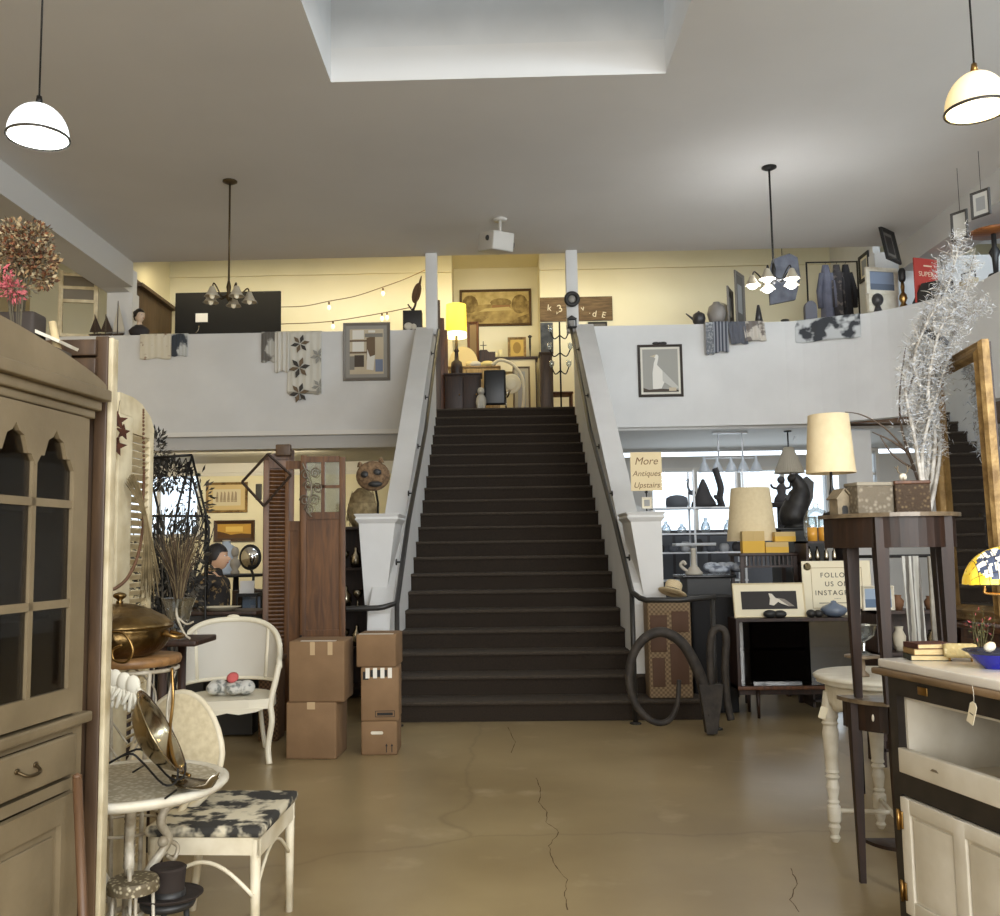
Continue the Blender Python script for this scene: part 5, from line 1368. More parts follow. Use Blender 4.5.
o = m.build('tinsel', t); o['kind'] = 'stuff'
t = thing('bare_branch', 'bare brown branch arching left from the tinsel branches towards the lamp shade', 'branch', b_+Vector((-.03, .02, 0)))
m = MB(mat('brown_bark', C(88, 74, 62), .85)); o_ = t.location
for pl in ([(926, 514), (915, 470), (905, 450), (885, 428), (862, 415), (845, 412)], [(905, 450), (890, 440), (872, 432)], [(918, 480), (902, 430), (900, 390), (906, 345)], [(915, 470), (893, 455), (880, 436)], [(904, 410), (912, 380), (925, 352)]):
    m.tube(spl([P(x, y, 4.49)-o_ for x, y in pl], 5), [.007, .002], 6)
m.build('twigs', t)
t = thing('dark_bird_ornament', 'small dark bird ornament perched high among the tinsel branches', 'ornament', P(934, 336, 4.44))
MB(BLK).ball((0, 0, 0), (.035, .016, .017), 12, 8, M=RY(.5)).ball((-.028, 0, .025), .014, 10, 7).lathe([(.006, 0), (0, .018)], 8, (-.04, 0, .026), M=RY(-PI/2)).build('bird_body', t)
MB(BLK).prism([(0, 0), (.05, .0), (.075, -.03), (.02, -.012)], .008, .014).build('wing', t)
MB(BLK).prism([(.02, -.01), (.065, -.035), (.06, -.045), (.015, -.02)], -.006, .006).build('tail', t)

# ============================================================ MIDDLE RIGHT
# ---- dark credenza
CY_ = 8.42
a = P(737, 650, CY_); b = P(846, 650, CY_); zt = P(740, 619, CY_).z
t = thing('credenza', 'long dark credenza with glass sliding doors on thin legs', 'sideboard', (a.x, CY_, 0)); w_ = b.x-a.x+.25
zb = P(745, 690, CY_).z
m = MB(DWOOD); m.box(0, w_, 0, .42, zt-.025, zt); m.box(0, .025, 0, .42, zb, zt-.025); m.box(w_-.025, w_, 0, .42, zb, zt-.025); m.box(0, w_, 0, .42, zb, zb+.03); m.box(0, w_, .40, .42, zb, zt)
m.box(.02, w_-.02, .05, .08, zb-.05, zb)
m.build('case', t)
MB(MWOOD).bbox(-.005, w_+.005, -.008, .0, zb, zb+.03, .003).build('edge_rail', t)
for i in (0, 1): MB(glassmat('smoked_glass', (.25, .25, .26, 1), .10)).box(.03+i*(w_-.06)/2, .03+(i+1)*(w_-.06)/2+.02, .006+i*.01, .011+i*.01, zb+.035, zt-.03).build('sliding_door', t)
MB(MWOOD).box(.03, w_-.03, .04, .38, (zb+zt)/2, (zb+zt)/2+.015).build('shelf', t)
for x, y in ((.18, .05), (w_-.15, .05), (.18, .37), (w_-.15, .37)): MB(DWOOD).cyl((x, y, 0), (x, y, zb), .012, .02).build('leg', t)
# framed dark picture leaning
a = P(733, 620, 8.55); b = P(808, 620, 8.55)
t = thing('matted_dark_picture', 'dark picture of a white bird in a wide cream mat, leaning on the credenza', 'picture', ((a.x+b.x)/2, 8.55, zt)); t.rotation_euler = (-.16, 0, .03)
w2, h2 = b.x-a.x-.02, P(770, 584, 8.55).z-zt+.01
frame_parts(t, w2, h2, .012, .02, flat('cream_frame', 224, 210, 176), PAPER, .062, [(flat('dark_print', 46, 42, 40), R4), (flat('plume_white', 214, 206, 190), [(.5, .25), (.58, .2), (.66, .4), (.72, .3), (.86, .15), (.74, .5), (.62, .62), (.56, .85), (.5, .88), (.52, .6)]), (flat('plume_grey', 140, 132, 122), [(.66, .62), (.78, .55), (.95, .15), (.86, .15), (.72, .45)])])
# sign on the back of the credenza
SY = 8.78; a = P(804, 605, SY)
t = thing('paper_sign', 'cream sign with black capital letters asking to be followed, on the credenza', 'sign', (P(838, 600, SY).x, SY, zt)); t.rotation_euler = (-.05, 0, 0)
sw, sh = .62, P(820, 561, SY).z-zt
MB(PAPER).box(-sw/2, sw/2, -.006, .006, 0, sh).build('board', t)
m = MB(flat('tan_line', 170, 150, 110)); x0, x1, z0, z1 = -sw/2+.08, sw/2-.08, .06, sh-.06
for a_ in ((x0, x1, z0, z0+.005), (x0, x1, z1-.005, z1), (x0, x0+.005, z0, z1), (x1-.005, x1, z0, z1)): m.box(a_[0], a_[1], -.0075, -.006, a_[2], a_[3])
m.build('border', t)
MB(flat('tan_medallion', 176, 156, 112)).lathe([(0, 0), (.035, 0)], 20, (-sw/2+.05, -.007, sh-.05), M=RX(PI/2)).build('corner_medallion', t)
for i, (s_, z, sz) in enumerate((('FOLLOW', sh-.15, .062), ('US ON', sh-.23, .062), ('INSTAGRAM', sh-.31, .062))):
    text('lettering', s_, INK, t, sz, T(0, -.0075, z) @ FACE, .0005, space=1.25)
m = MB(INK)
for i in range(5): m.box(-.03+i*.012, -.024+i*.012, -.0075, -.006, sh-.345, sh-.34)
m.build('ornament_dots', t)
m = MB(flat('grey_line', 110, 100, 86)); m.box(-.17, .17, -.0075, -.006, sh-.385, sh-.378); m.build('script_line', t)
for nm, lab, px, sx in (('sunglasses_case', 'lumpy black eyeglasses case at the front of the credenza', 776, .11), ('leather_pouch', 'small dark leather pouch near the paper sign on the credenza', 816, .08)):
    t = thing(nm, lab, 'case', (P(px, 615, 8.47).x, 8.50, zt)); m = MB(BLK); m.ball((-sx*.4, 0, .035), (sx*.55, .04, .036), 14, 8).ball((sx*.4, 0, .033), (sx*.55, .04, .034), 14, 8); m.build('body', t)
t = thing('glass_lidded_dish', 'round bluish glass dish at the right end of the credenza', 'dish', (P(834, 612, 8.55).x, 8.55, zt))
MB(mat('blue_grey_glassware', C(104, 116, 134), .15, coat=.5)).lathe([(.05, 0), (.09, .02), (.12, .06), (.10, .09), (.03, .12), (.02, .14), (0, .145)], 24).build('body', t)

# ---- ox yoke bows on the floor
YK = mat('dark_weathered_wood', C(62, 55, 48), .7, 0, C(38, 33, 29), 14, bump=.3, bscale=50)
o0 = Vector((1.62, 7.75, 0)); q = lambda px, py, Y=7.75: P(px, py, min(Y, 7.75))-o0
t = thing('ox_yoke', 'dark wooden ox yoke with two bent bows standing at the foot of the stairs', 'yoke', o0)
def clampz(p): p.z = max(p.z, .03); return p
MB(YK).tube([clampz(p) for p in spl([q(708, 715), q(704, 688), q(693, 660), q(680, 641), q(662, 632), q(645, 638), q(633, 655), q(629, 680), q(636, 705), q(652, 721), q(668, 721, 7.98), q(677, 705, 8.0), q(679, 680, 8.0)], 6)], [.052-.034*i/72 for i in range(73)], 10).build('bow', t)
MB(YK).tube([clampz(p) for p in spl([q(712, 700, 8.0), q(710, 655, 8.05), q(712, 634, 8.08), q(719, 628, 8.1), q(726, 636, 8.12), q(725, 668, 8.1), q(727, 700, 8.08), q(731, 720, 8.02)], 6)], .030, 10).build('bow', t)
m = MB(YK); pl = [q(698, 684), q(722, 684), q(720, 705), q(716, 733), q(706, 733), q(702, 708)]
m.prism([(p.x, max(p.z, 0)) for p in pl][::-1], -.05, .05); m.build('neck_block', t)

# ---- patched hamper with straw hat, near the right pier
PW_ = mat('patchwork_hide', C(150, 122, 90), .8, 0, C(84, 60, 40), 3.2, kind='voronoi', lo=.15, hi=.6)
a = P(647, 600, 8.46); b = P(690, 600, 8.46); zt2 = P(665, 600, 8.46).z-RIS-.002
t = thing('patchwork_hamper', 'tall patchwork woven hamper on the lowest step beside the right pier, under the straw hat', 'hamper', ((a.x+b.x)/2, 8.585, RIS+.002)); w_ = b.x-a.x
MB(mat('hamper_weave', C(138, 116, 88), .8, 0, C(104, 84, 60), 50, kind='check')).bbox(-w_/2, w_/2, -.13, .12, 0, zt2, .012).build('body', t)
FR = flat('brown_leather_patch', 82, 56, 38)
for x0, x1, z0, z1 in ((-w_/2+.02, -.02, zt2-.25, zt2-.13), (.02, w_/2-.02, zt2-.28, zt2-.10), (-w_/2+.02, -.03, zt2-.45, zt2-.30), (.0, w_/2-.03, .12, zt2-.38), (-w_/2+.03, -.05, .10, .35)):
    MB(FR).bbox(x0, x1, -.138, -.128, z0, z1, .006).build('patch', t)
t = thing('straw_hat', 'cream straw hat with dark band tipped on its brim on the hamper', 'hat', (P(674, 590, 8.5).x, 8.59, zt2+RIS+.057)); t.rotation_euler = (-.35, .30, 0)
HT = mat('cream_straw_weave', C(214, 196, 160), .85, 0, C(188, 168, 130), 120, kind='check')
MB(HT).lathe([(.06, .0), (.10, -.01), (.125, .0), (.13, .006), (.10, .0), (.072, .01)], 28, cap=False, sy=.85).build('brim', t)
MB(HT).lathe([(.073, 0), (.076, .05), (.075, .09), (.06, .11), (0, .105)], 28, sy=.85).build('crown', t)
MB(BLK).lathe([(.0755, .004), (.0775, .03), (.0765, .03)], 28, cap=False, sy=.86).build('band', t)
# ---- dark table with cloth bundle
a = P(690, 600, 8.7); zt3 = P(700, 597, 8.7).z
t = thing('black_cloth_table', 'table draped in black cloth between the hamper and the credenza', 'table', (a.x+.22, 8.95, 0))
m = MB(mat('black_drape', C(24, 23, 24), .9))
def drp(u, v):
    a = 2*PI*u; r = 1+.03*math.sin(a*11)*(1-v); c_, s_ = math.cos(a), math.sin(a); k = 1/max(abs(c_), abs(s_))**.8
    return (.21*c_*k*r, .24*s_*k*r, .01+(zt3-.01)*v)
m.grid(drp, 96, 6); m.add([drp(i/96, 1) for i in range(96)], [tuple(range(96))]); m.build('drape', t)
rn = random.Random(9)
t = thing('checked_cloth_bundle', 'bundled pale blue-grey cloth heaped on the dark table behind the straw hat', 'cloth', (P(724, 575, 9.6).x, 9.6, P(724, 574, 9.6).z))
zc = t.location.z
m = MB(mat('blue_grey_cloth', C(176, 182, 192), .85, 0, C(104, 110, 124), 14, lo=.45, hi=.6))
for i in range(9): m.ball((rn.uniform(-.16, .16), rn.uniform(-.08, .08), .04+rn.uniform(0, .05)), (rn.uniform(.06, .10), .07, rn.uniform(.04, .06)), 12, 8, M=RZ(rn.uniform(0, 3)))
m.build('fabric', t)
t = thing('black_tray_table', 'low black glossy table with tapered sides behind the straw hat', 'table', (P(706, 590, 9.5).x, 9.6, 0))
MB(mat('gloss_black', C(20, 20, 22), .2)).bbox(-.26, .27, -.25, .25, zc-.03, zc, .01).build('tabletop', t)
MB(BLK).box(-.20, .22, -.2, .2, 0, zc-.03).build('cabinet', t)
t = thing('white_pillar_ornament', 'slender pale stone ornament with a coiled base on the black glossy table', 'ornament', (P(694, 572, 9.45).x, 9.45, zc))
MB(STN).lathe([(.08, 0), (.09, .02), (.06, .05), (.05, .07), (.028, .09), (.022, .22), (.03, .26), (0, .265)], 16).build('column', t)
MB(STN).tube(spl([(-.05, 0, .03), (-.10, 0, .06), (-.13, 0, .10), (-.10, 0, .13), (-.08, 0, .10)], 5), .016, 8).build('coil', t)

# ---- glass shelving with small wares against the light
SHW_ = mat('white_shelf_enamel', C(214, 218, 224), .35)
GY = 12.6
def gx(px): return P(px, 540, GY).x
def gz(py, px=690): return P(px, py, GY).z
t = thing('glass_shelving', 'open white metal shelving with glass shelves in front of the windows', 'shelves', (gx(655), GY, 0)); x1 = gx(745)-gx(655)
for x in (0, x1*.45, x1):
    for y in (0, .35): MB(SHW_).box(x-.012, x+.012, y-.012, y+.012, 0, gz(470 if x else 508)).build('upright', t)
for py in (507, 533, 552, 580): MB(SHW_).box(-.02, x1+.02, -.02, .37, gz(py)-.02, gz(py)).build('shelf', t)
zA, zB = gz(507), gz(533)
DKS = [flat('dark_bronze_ware', 52, 50, 52), flat('slate_ware', 84, 88, 96), flat('pale_ware', 168, 170, 174)]
def ware(nm, lab, px, Y, z, prof, mm, sx=1, extra=None):
    m = MB(mm); m.lathe(prof, 18, sx=sx); 
    if extra: extra(m)
    o = m.build(nm, loc=(P(px, 540, Y).x, Y, z)); tag(o, lab, nm.split('_')[-1]); return o
ware('conical_cap', 'dark pointed pyramid-shaped cap on the top glass shelf', 705, GY+.12, zA, [(.17, 0), (.16, .06), (.10, .16), (.06, .28), (.02, .37), (0, .38)], DKS[0])
ware('domed_basket', 'grey domed basket on the top glass shelf near the left end', 678, GY+.12, zA, [(.14, 0), (.15, .06), (.14, .13), (.08, .16), (0, .17)], DKS[1])
t = thing('tall_wood_carving', 'tall dark curved carving rising from the top glass shelf', 'carving', (P(723, 540, GY).x, GY+.1, zA))
MB(DKS[0]).tube(spl([(.03, 0, .0), (.0, 0, .12), (.02, 0, .25), (-.02, 0, .42), (-.05, 0, .52)], 5), [.05, .045], 10, flat=.6).ball((-.03, 0, .12), (.06, .04, .03), 10, 6, M=RY(.6)).build('carving_body', t)
MB(DKS[0]).lathe([(.07, 0), (.06, .03), (0, .03)], 14).build('base', t)
t = thing('stork_figurine', 'pale slender stork figurine on the top glass shelf', 'figurine', (P(697, 540, GY).x, GY+.2, zA))
MB(DKS[1]).ball((0, 0, .20), (.05, .03, .035), 12, 8).tube(spl([(-.03, 0, .22), (-.06, 0, .30), (-.045, 0, .38), (-.08, 0, .36)], 5), [.016, .006], 8).cyl((.01, 0, 0), (.01, 0, .19), .008).lathe([(.04, 0), (.04, .012), (0, .012)], 12).build('figurine_body', t)
for i, (px, h) in enumerate(((668, .16), (684, .12), (708, .20), (731, .17))):
    t = thing('glass_carafe', ['clear squat', 'small clear', 'tall clear', 'clear'][i]+' glass carafe on the second glass shelf, '+['leftmost', 'second from left', 'third from left', 'rightmost'][i]+' of four', 'carafe', (P(px, 540, GY).x, GY+.12, zB), group='carafes on the glass shelving')
    MB(GLASSC).lathe([(.05, 0), (.065, h*.3), (.05, h*.6), (.02, h*.8), (.025, h), (0, h)], 14, smooth=True).build('body', t)
BOWLM = flat('dark_stacked_ware', 60, 58, 60)
rn = random.Random(31)
for i in range(7):
    px = 661+i*13; h = rn.uniform(.10, .2)
    m = MB(DKS[i % 3]); m.lathe([(.05, 0), (.07, h*.4), (.06, h*.8), (.04, h), (0, h)], 14)
    tag(m.build('storage_jar', loc=(P(px, 540, GY).x, GY+.12, gz(552))), ['dark', 'slate', 'pale'][i % 3]+' lidded jar on the third glass shelf, number '+['one', 'two', 'three', 'four', 'five', 'six', 'seven'][i]+' from the left end', 'jar', 'jars on the third glass shelf')
# white bar stool / little white table in front
t = thing('white_bar_table', 'narrow white bar-height table in front of the glass shelving', 'table', (P(694, 545, 11.5).x, 11.5, 0))
zz = P(694, 543, 11.5).z
MB(SHW_).bbox(-.24, .24, -.12, .12, zz-.035, zz, .008).build('tabletop', t); MB(SHW_).cyl((0, 0, 0), (0, 0, zz-.03), .03).lathe([(.2, 0), (.2, .02), (0, .02)], 20).build('pedestal', t)
t = thing('dark_display_wall', 'large dark display cabinet behind the black tables', 'cabinet', (P(700, 560, 13.6).x, 13.7, 0))
m = MB(flat('charcoal_cabinet', 66, 66, 72)); m.bbox(-.9, 1.6, -.2, .3, 0, P(700, 530, 13.6).z, .02); m.build('case', t)
for k in range(5):
    MB(DKS[1]).bbox(-.85+k*.49, -.40+k*.49, -.215, -.2, .2, P(700, 536, 13.6).z, .01).build('door', t)
# ---- cream-shaded lamp and yellow boxes on a dark slatted table
a = P(738, 555, 9.3); b = P(797, 555, 9.3); zc2 = P(760, 553, 9.3).z
t = thing('slatted_table', 'dark slatted side table carrying yellow boxes', 'table', ((a.x+b.x)/2, 9.45, 0)); w_ = b.x-a.x
MB(DWOOD).bbox(-w_/2, w_/2, -.2, .25, zc2-.03, zc2, .006).build('tabletop', t)
m = MB(DWOOD)
for i in range(14): m.box(-w_/2+.01+i*w_/14, -w_/2+.025+i*w_/14, -.19, -.17, zc2-.12, zc2-.03)
m.box(-w_/2, w_/2, -.19, -.175, zc2-.14, zc2-.12); m.build('slatted_apron', t)
for x, y in ((-w_/2+.03, -.17), (w_/2-.03, -.17), (-w_/2+.03, .22), (w_/2-.03, .22)): MB(DWOOD).box(x-.018, x+.018, y-.018, y+.018, 0, zc2-.03).build('leg', t)
YB1, YB2 = flat('yellow_box_card', 214, 170, 66), flat('buff_box_card', 196, 168, 112)
for i, (px0, px1, py0, py1, Y, lab) in enumerate(((742, 752, 530, 552, 9.32, 'upright yellow and buff candle box at the left end of the slatted table'), (753, 763, 530, 552, 9.32, 'upright yellow candle box second from left on the slatted table'), (765, 787, 541, 552, 9.30, 'flat buff box lying on the slatted table'), (774, 794, 531, 541, 9.36, 'flat yellow box on top of the flat buff box'))):
    a = P(px0, py1, Y); b = P(px1, py0, Y); z = zc2 if i != 3 else zc2+.107; h = b.z-a.z
    t = thing('candle_box', lab, 'box', ((a.x+b.x)/2, Y, z)); wq = b.x-a.x
    m = MB(YB2); m.box(-wq/2, wq/2, -.04, .05, 0, h); m.use(YB1); m.box(-wq/2-.001, wq/2+.001, -.042, .051, h*.02, h*.55); m.build('carton', t)
t = thing('shaded_lamp', 'lamp with a large boxy cream shade standing behind the yellow boxes', 'lamp', (P(752, 540, 9.60).x, 9.60, zc2))
z0 = P(752, 541, 9.6).z-zc2; z1 = P(752, 488, 9.6).z-zc2
MB(LSH).lathe([(.245, max(z0, .06)), (.19, z1), (.185, z1), (.24, max(z0, .06))], 40, cap=False).build('lamp_shade', t)
MB(BRASS).lathe([(.07, 0), (.07, .015), (.02, .04), (.015, z1*.8)], 14).build('lamp_stem', t)
# pairs of dark candlesticks under
for i, px in enumerate((769, 779)):
    o = MB(PW).lathe([(.04, 0), (.04, .01), (.01, .03), (.008, .14), (.02, .16), (.012, .2), (0, .2)], 12).build('pewter_candlestick', loc=(P(px, 580, 8.78).x, 8.78, zt)); tag(o, 'small pewter candlestick '+('left' if i == 0 else 'right')+' of a pair behind the matted dark picture', 'candlestick', 'pewter candlesticks')
# ---- shelf with amber candle glasses
a = P(806, 545, 9.0); zs_ = P(820, 541, 9.0).z
t = thing('dark_wall_shelf_unit', 'dark open shelf unit carrying amber candle glasses, behind the half-round tables', 'shelves', (a.x, 9.1, 0)); t.name = 'open_shelf_unit'
w_ = P(850, 545, 9.0).x-a.x
for z in (.05, .55, zs_-.22, zs_-.02): MB(DWOOD).box(0, w_, -.1, .25, z, z+.02).build('shelf', t)
for x in (0, w_-.02): MB(DWOOD).box(x, x+.02, -.1, .25, 0, zs_).build('side', t)
AMB = mat('amber_wax_glass', C(214, 156, 62), .25); 
for i, px in enumerate((812, 823, 834)):
    tt = thing('candle_glass', 'tall candle glass filled with amber wax, '+['left', 'middle', 'right'][i]+' of three on the dark shelf', 'candle', (P(px, 541, 9.05).x, 9.03, zs_), group='amber candle glasses')
    MB(AMB).lathe([(0, 0), (.045, 0), (.045, .13), (0, .13)], 20).build('wax', tt); MB(GLASS).lathe([(.046, .131), (.046, .23), (.044, .23), (.044, .131)], 20, cap=False).build('glass', tt)
for i, px in enumerate((808, 816, 825, 833)):
    o = MB(SILVER).lathe([(.02, 0), (.025, .05), (.02, .1), (.008, .12), (.01, .15), (0, .15)], 12).build('glass_bottle', loc=(P(px, 550, 9.05).x+.02, 9.08, zs_-.20)); tag(o, 'little silvery bottle, '+['first', 'second', 'third', 'fourth'][i]+' from the left beneath the amber candle glasses', 'bottle', 'little bottles under the candle glasses')
tt = thing('glass_cloche', 'domed clear glass jar behind the amber candle glasses', 'jar', (P(818, 515, 9.2).x, 9.26, zs_))
MB(GLASS).lathe([(.10, 0), (.12, .05), (.12, .22), (.09, .29), (.03, .32), (.02, .34), (.03, .36), (0, .37)], 24).build('dome', tt)
# ---- dark eagle sculpture on a pedestal
ey = 9.9; ez = P(798, 528, ey).z
t = thing('dark_pedestal', 'tall dark square pedestal under the eagle sculpture', 'pedestal', (P(797, 540, ey).x, ey, 0)); MB(BLK).bbox(-.22, .22, -.18, .18, 0, ez-.02, .01).build('shaft', t); MB(BLK).bbox(-.26, .26, -.2, .2, ez-.02, ez, .006).build('cap', t)
EG = mat('dark_patinated_bronze', C(58, 56, 54), .5, .5, C(38, 36, 36), 10)
t = thing('eagle_sculpture', 'dark bronze bird-of-prey sculpture with half-raised wings against the windows', 'sculpture', (P(797, 528, ey).x, ey, ez))
q = lambda px, py: P(px, py, ey)-t.location
MB(EG).tube(spl([q(792, 526), q(793, 515), q(798, 500), q(800, 488), q(794, 478), q(789, 482)], 5), [.10, .11, .12, .13, .14, .14, .14, .13, .13, .12, .12, .11, .11, .10, .09, .08, .075, .07, .065, .06, .06, .055, .05, .045, .03, .015][:26], 12).build('bird_body', t)
for pl in ([(796, 500), (800, 482), (808, 476), (815, 482), (814, 498), (808, 512), (800, 518)], [(794, 502), (788, 494), (785, 498), (788, 508), (795, 515)]):
    m = MB(EG); pp = [q(*p) for p in pl]; m.prism([(p.x, p.z) for p in pp], -.05+(.08 if len(pl) > 5 else 0), .0+(.08 if len(pl) > 5 else 0)); m.build('wing', t)
MB(EG).lathe([(.14, 0), (.12, .04), (.08, .06), (0, .06)], 18).build('rock_base', t)
# small figurine and dish silhouettes by the window sill
t = thing('window_side_table', 'dark oval tray table near the windows, left of the eagle sculpture', 'table', (P(780, 505, 12.0).x, 12.0, 0)); zz = P(780, 503, 12.0).z
MB(DKS[0]).lathe([(0, zz-.05), (.30, zz-.05), (.36, zz-.01), (.36, zz), (0, zz)], 28, sy=.6).build('tabletop', t); MB(DKS[0]).lathe([(.2, 0), (.05, .05), (.04, zz-.05)], 14).build('pedestal', t)
t = thing('seated_figurine', 'small dark seated figurine with raised arms on the oval tray table', 'figurine', (P(782, 503, 12.0).x, 12.0, zz))
MB(DKS[0]).lathe([(.10, 0), (.09, .06), (.05, .12), (.06, .2), (.03, .24)], 14).ball((0, 0, .29), .05, 10, 7).tube(spl([(.05, 0, .18), (.11, 0, .2), (.12, 0, .26)], 4), .015, 6).tube(spl([(-.05, 0, .18), (-.11, 0, .2), (-.13, 0, .24)], 4), .015, 6).build('figurine_body', t)
# ---- ceiling lights under the balcony
fy = 15.0
a = P(712, 429, fy); b = P(747, 431, fy)
t = thing('island_pendant_fixture', 'white ceiling bar light with two rods and five small bell shades', 'light fixture', ((a.x+b.x)/2, fy, 3.30))
MB(SHW_).bbox(a.x-t.location.x, b.x-t.location.x, -.04, .04, -.035, 0, .01).build('ceiling_bar', t)
zb_ = P(730, 458, fy).z-3.30
for px in (718, 742): x = P(px, 440, fy).x-t.location.x; MB(SHW_).cyl((x, 0, zb_), (x, 0, -.03), .014).build('rod', t)
xa, xb = P(704, 458, fy).x-t.location.x, P(756, 458, fy).x-t.location.x
MB(SHW_).cyl((xa, 0, zb_), (xb, 0, zb_), .014).build('cross_arm', t)
zl = P(730, 472, fy).z-3.30
for px in (704, 717, 731, 743, 756):
    x = P(px, 460, fy).x-t.location.x; MB(mat('frosted_glass', C(206, 214, 224), .35)).lathe([(.10, zl), (.085, zl+.04), (.05, zl+.13), (.025, zl+.17), (.02, zl+.24), (0, zl+.25)], 20, (x, 0, 0)).build('bell_shade', t)
fy = 14.98
c_ = P(788, 425, fy)
t = thing('pleated_pendant', 'pendant lamp with a pleated beige cone shade hanging below the balcony edge', 'pendant lamp', (c_.x, 15.02, 3.30)); za = P(788, 447, fy).z-3.3; zb_ = P(788, 473, fy).z-3.3
m = MB(mat('beige_pleats', C(176, 168, 152), .8)); m.grid(lambda u, v: ((.23-.16*v)*(1+.03*math.cos(2*PI*u*36))*math.cos(2*PI*u), (.23-.16*v)*(1+.03*math.cos(2*PI*u*36))*math.sin(2*PI*u), zb_+(za-zb_)*v), 144, 4); m.build('lamp_shade', t)
MB(BLK).cyl((0, 0, za-.02), (0, 0, 0), .012).lathe([(.06, -.02), (.06, 0), (0, 0)], 14).build('cord', t); MB(SHW_).tube([(.08, 0, za+.1), (.10, 0, -.12), (.12, 0, -.08)], .01, 6).build('hook', t)
# ---- handwritten sign on the stair wall
sy = 8.98; a = P(629, 491, sy); b = P(659, 452, sy)
t = thing('handwritten_sign', 'cream handwritten sign with brown letters above the right stair pier', 'sign', ((a.x+b.x)/2+.02, sy, a.z)); sw, sh = b.x-a.x, b.z-a.z
MB(flat('cream_board', 222, 204, 164)).box(-sw/2, sw/2, -.005, .005, 0, sh).build('board', t)
BI = flat('brown_marker', 120, 92, 62)
for s_, z in (('More', sh*.68), ('Antiques', sh*.38), ('Upstairs', sh*.08)): text('lettering', s_, BI, t, .10 if s_ == 'More' else .074, T(0, -.006, z) @ FACE, .0005, shear=.25)
MB(IRON).cyl((0, .006, -.02), (0, .01, sh*.5), .005).box(-.01, .01, .005, .06, -.02, -.0).cyl((0, .03, -.19), (0, .03, -.0), .006).build('holder', t)
t = thing('small_white_frame', 'small white picture frame standing on the right stair pier', 'picture frame', (P(647, 505, 8.95).x, 8.95, P(647, 508, 8.95).z))
t.location.z = 1.856
frame_parts(t, .10, .11, .015, .012, WHT, PAPER, .01, [(flat('grey_photo', 150, 150, 148), R4)])

# ---- clutter seen between the table legs
t = thing('striped_cloth', 'pale striped cloth hanging in folds behind the half-round tables', 'cloth', (P(912, 600, 5.9).x, 5.9, P(912, 655, 5.9).z))
h = P(912, 556, 5.9).z-t.location.z
m = MB(mat('grey_white_stripe', C(206, 204, 196), .9, 0, C(120, 116, 110), 9, (1, 1, 1), kind='wave', lo=.55, hi=.7))
m.grid(lambda u, v: (-.045+.10*u+.02*(1-v), .012*math.sin(u*12), h*v), 20, 8); o = m.build('fabric', t); o.modifiers.new('s', 'SOLIDIFY').thickness = .004
t2 = thing('coat_rack', 'plain dark clothes rail holding the striped cloth', 'rack', (t.location.x, 5.93, 0)); MB(IRON).cyl((-.35, 0, t.location.z+h), (.45, 0, t.location.z+h), .010).build('rail', t2)
for x in (-.34, .44): MB(IRON).cyl((x, 0, 0), (x, 0, t.location.z+h), .010).build('upright', t2)
t = thing('pale_grey_board', 'pale grey weathered board standing behind the half-round tables', 'board', (P(941, 600, 5.4).x, 5.4, 0)); MB(mat('grey_weathered', C(170, 164, 152), .8, 0, C(128, 122, 110), 8)).bbox(-.06, .06, -.01, .01, 0, P(941, 556, 5.4).z, .004).build('board', t)
a = P(884, 650, 6.5)
t = thing('low_bookshelf', 'dark low bookshelf with small wares seen between the table legs', 'shelves', (a.x, 6.6, 0)); w_ = .62; hz = [.1, .42, .74, 1.02]
for z in hz: MB(DWOOD).box(0, w_, 0, .28, z, z+.02).build('shelf', t)
for x in (0, w_-.02): MB(DWOOD).box(x, x+.02, 0, .28, 0, 1.04).build('side', t)
MB(DWOOD).box(0, w_, .27, .28, .1, 1.04).build('back', t)
rn = random.Random(17)
for r_, z in enumerate((.76, 1.04)):
    for i in range(5):
        h = rn.uniform(.08, .17); mm = rn.choice([SILVER, BRASS, flat('cream_ware', 200, 190, 168), DKS[0], flat('brown_ware', 110, 76, 50)])
        m = MB(mm); m.lathe([(.03, 0), (.04, h*.3), (.045, h*.6), (.025, h*.85), (.03, h), (0, h)], 14)
        tag(m.build('small_vase', loc=(a.x+.08+i*.115, 6.72, z)), ['first', 'second', 'third', 'fourth', 'fifth'][i]+' small vase from the left on the '+['middle', 'top'][r_]+' shelf behind the table legs', 'vase', 'small vases on the low bookshelf')
t = thing('seascape_box', 'small white-framed blue picture behind the half-round tables', 'picture', (P(893, 574, 6.4).x, 6.68, 1.04)); t.location.z = 1.04+.17
t.location.z = 1.04
frame_parts(t, .22, .17, .02, .02, WHT, None, 0, [(flat('pale_sky', 150, 168, 190), R4), (flat('sea', 96, 116, 140), rc(0, 1, 0, .45))])

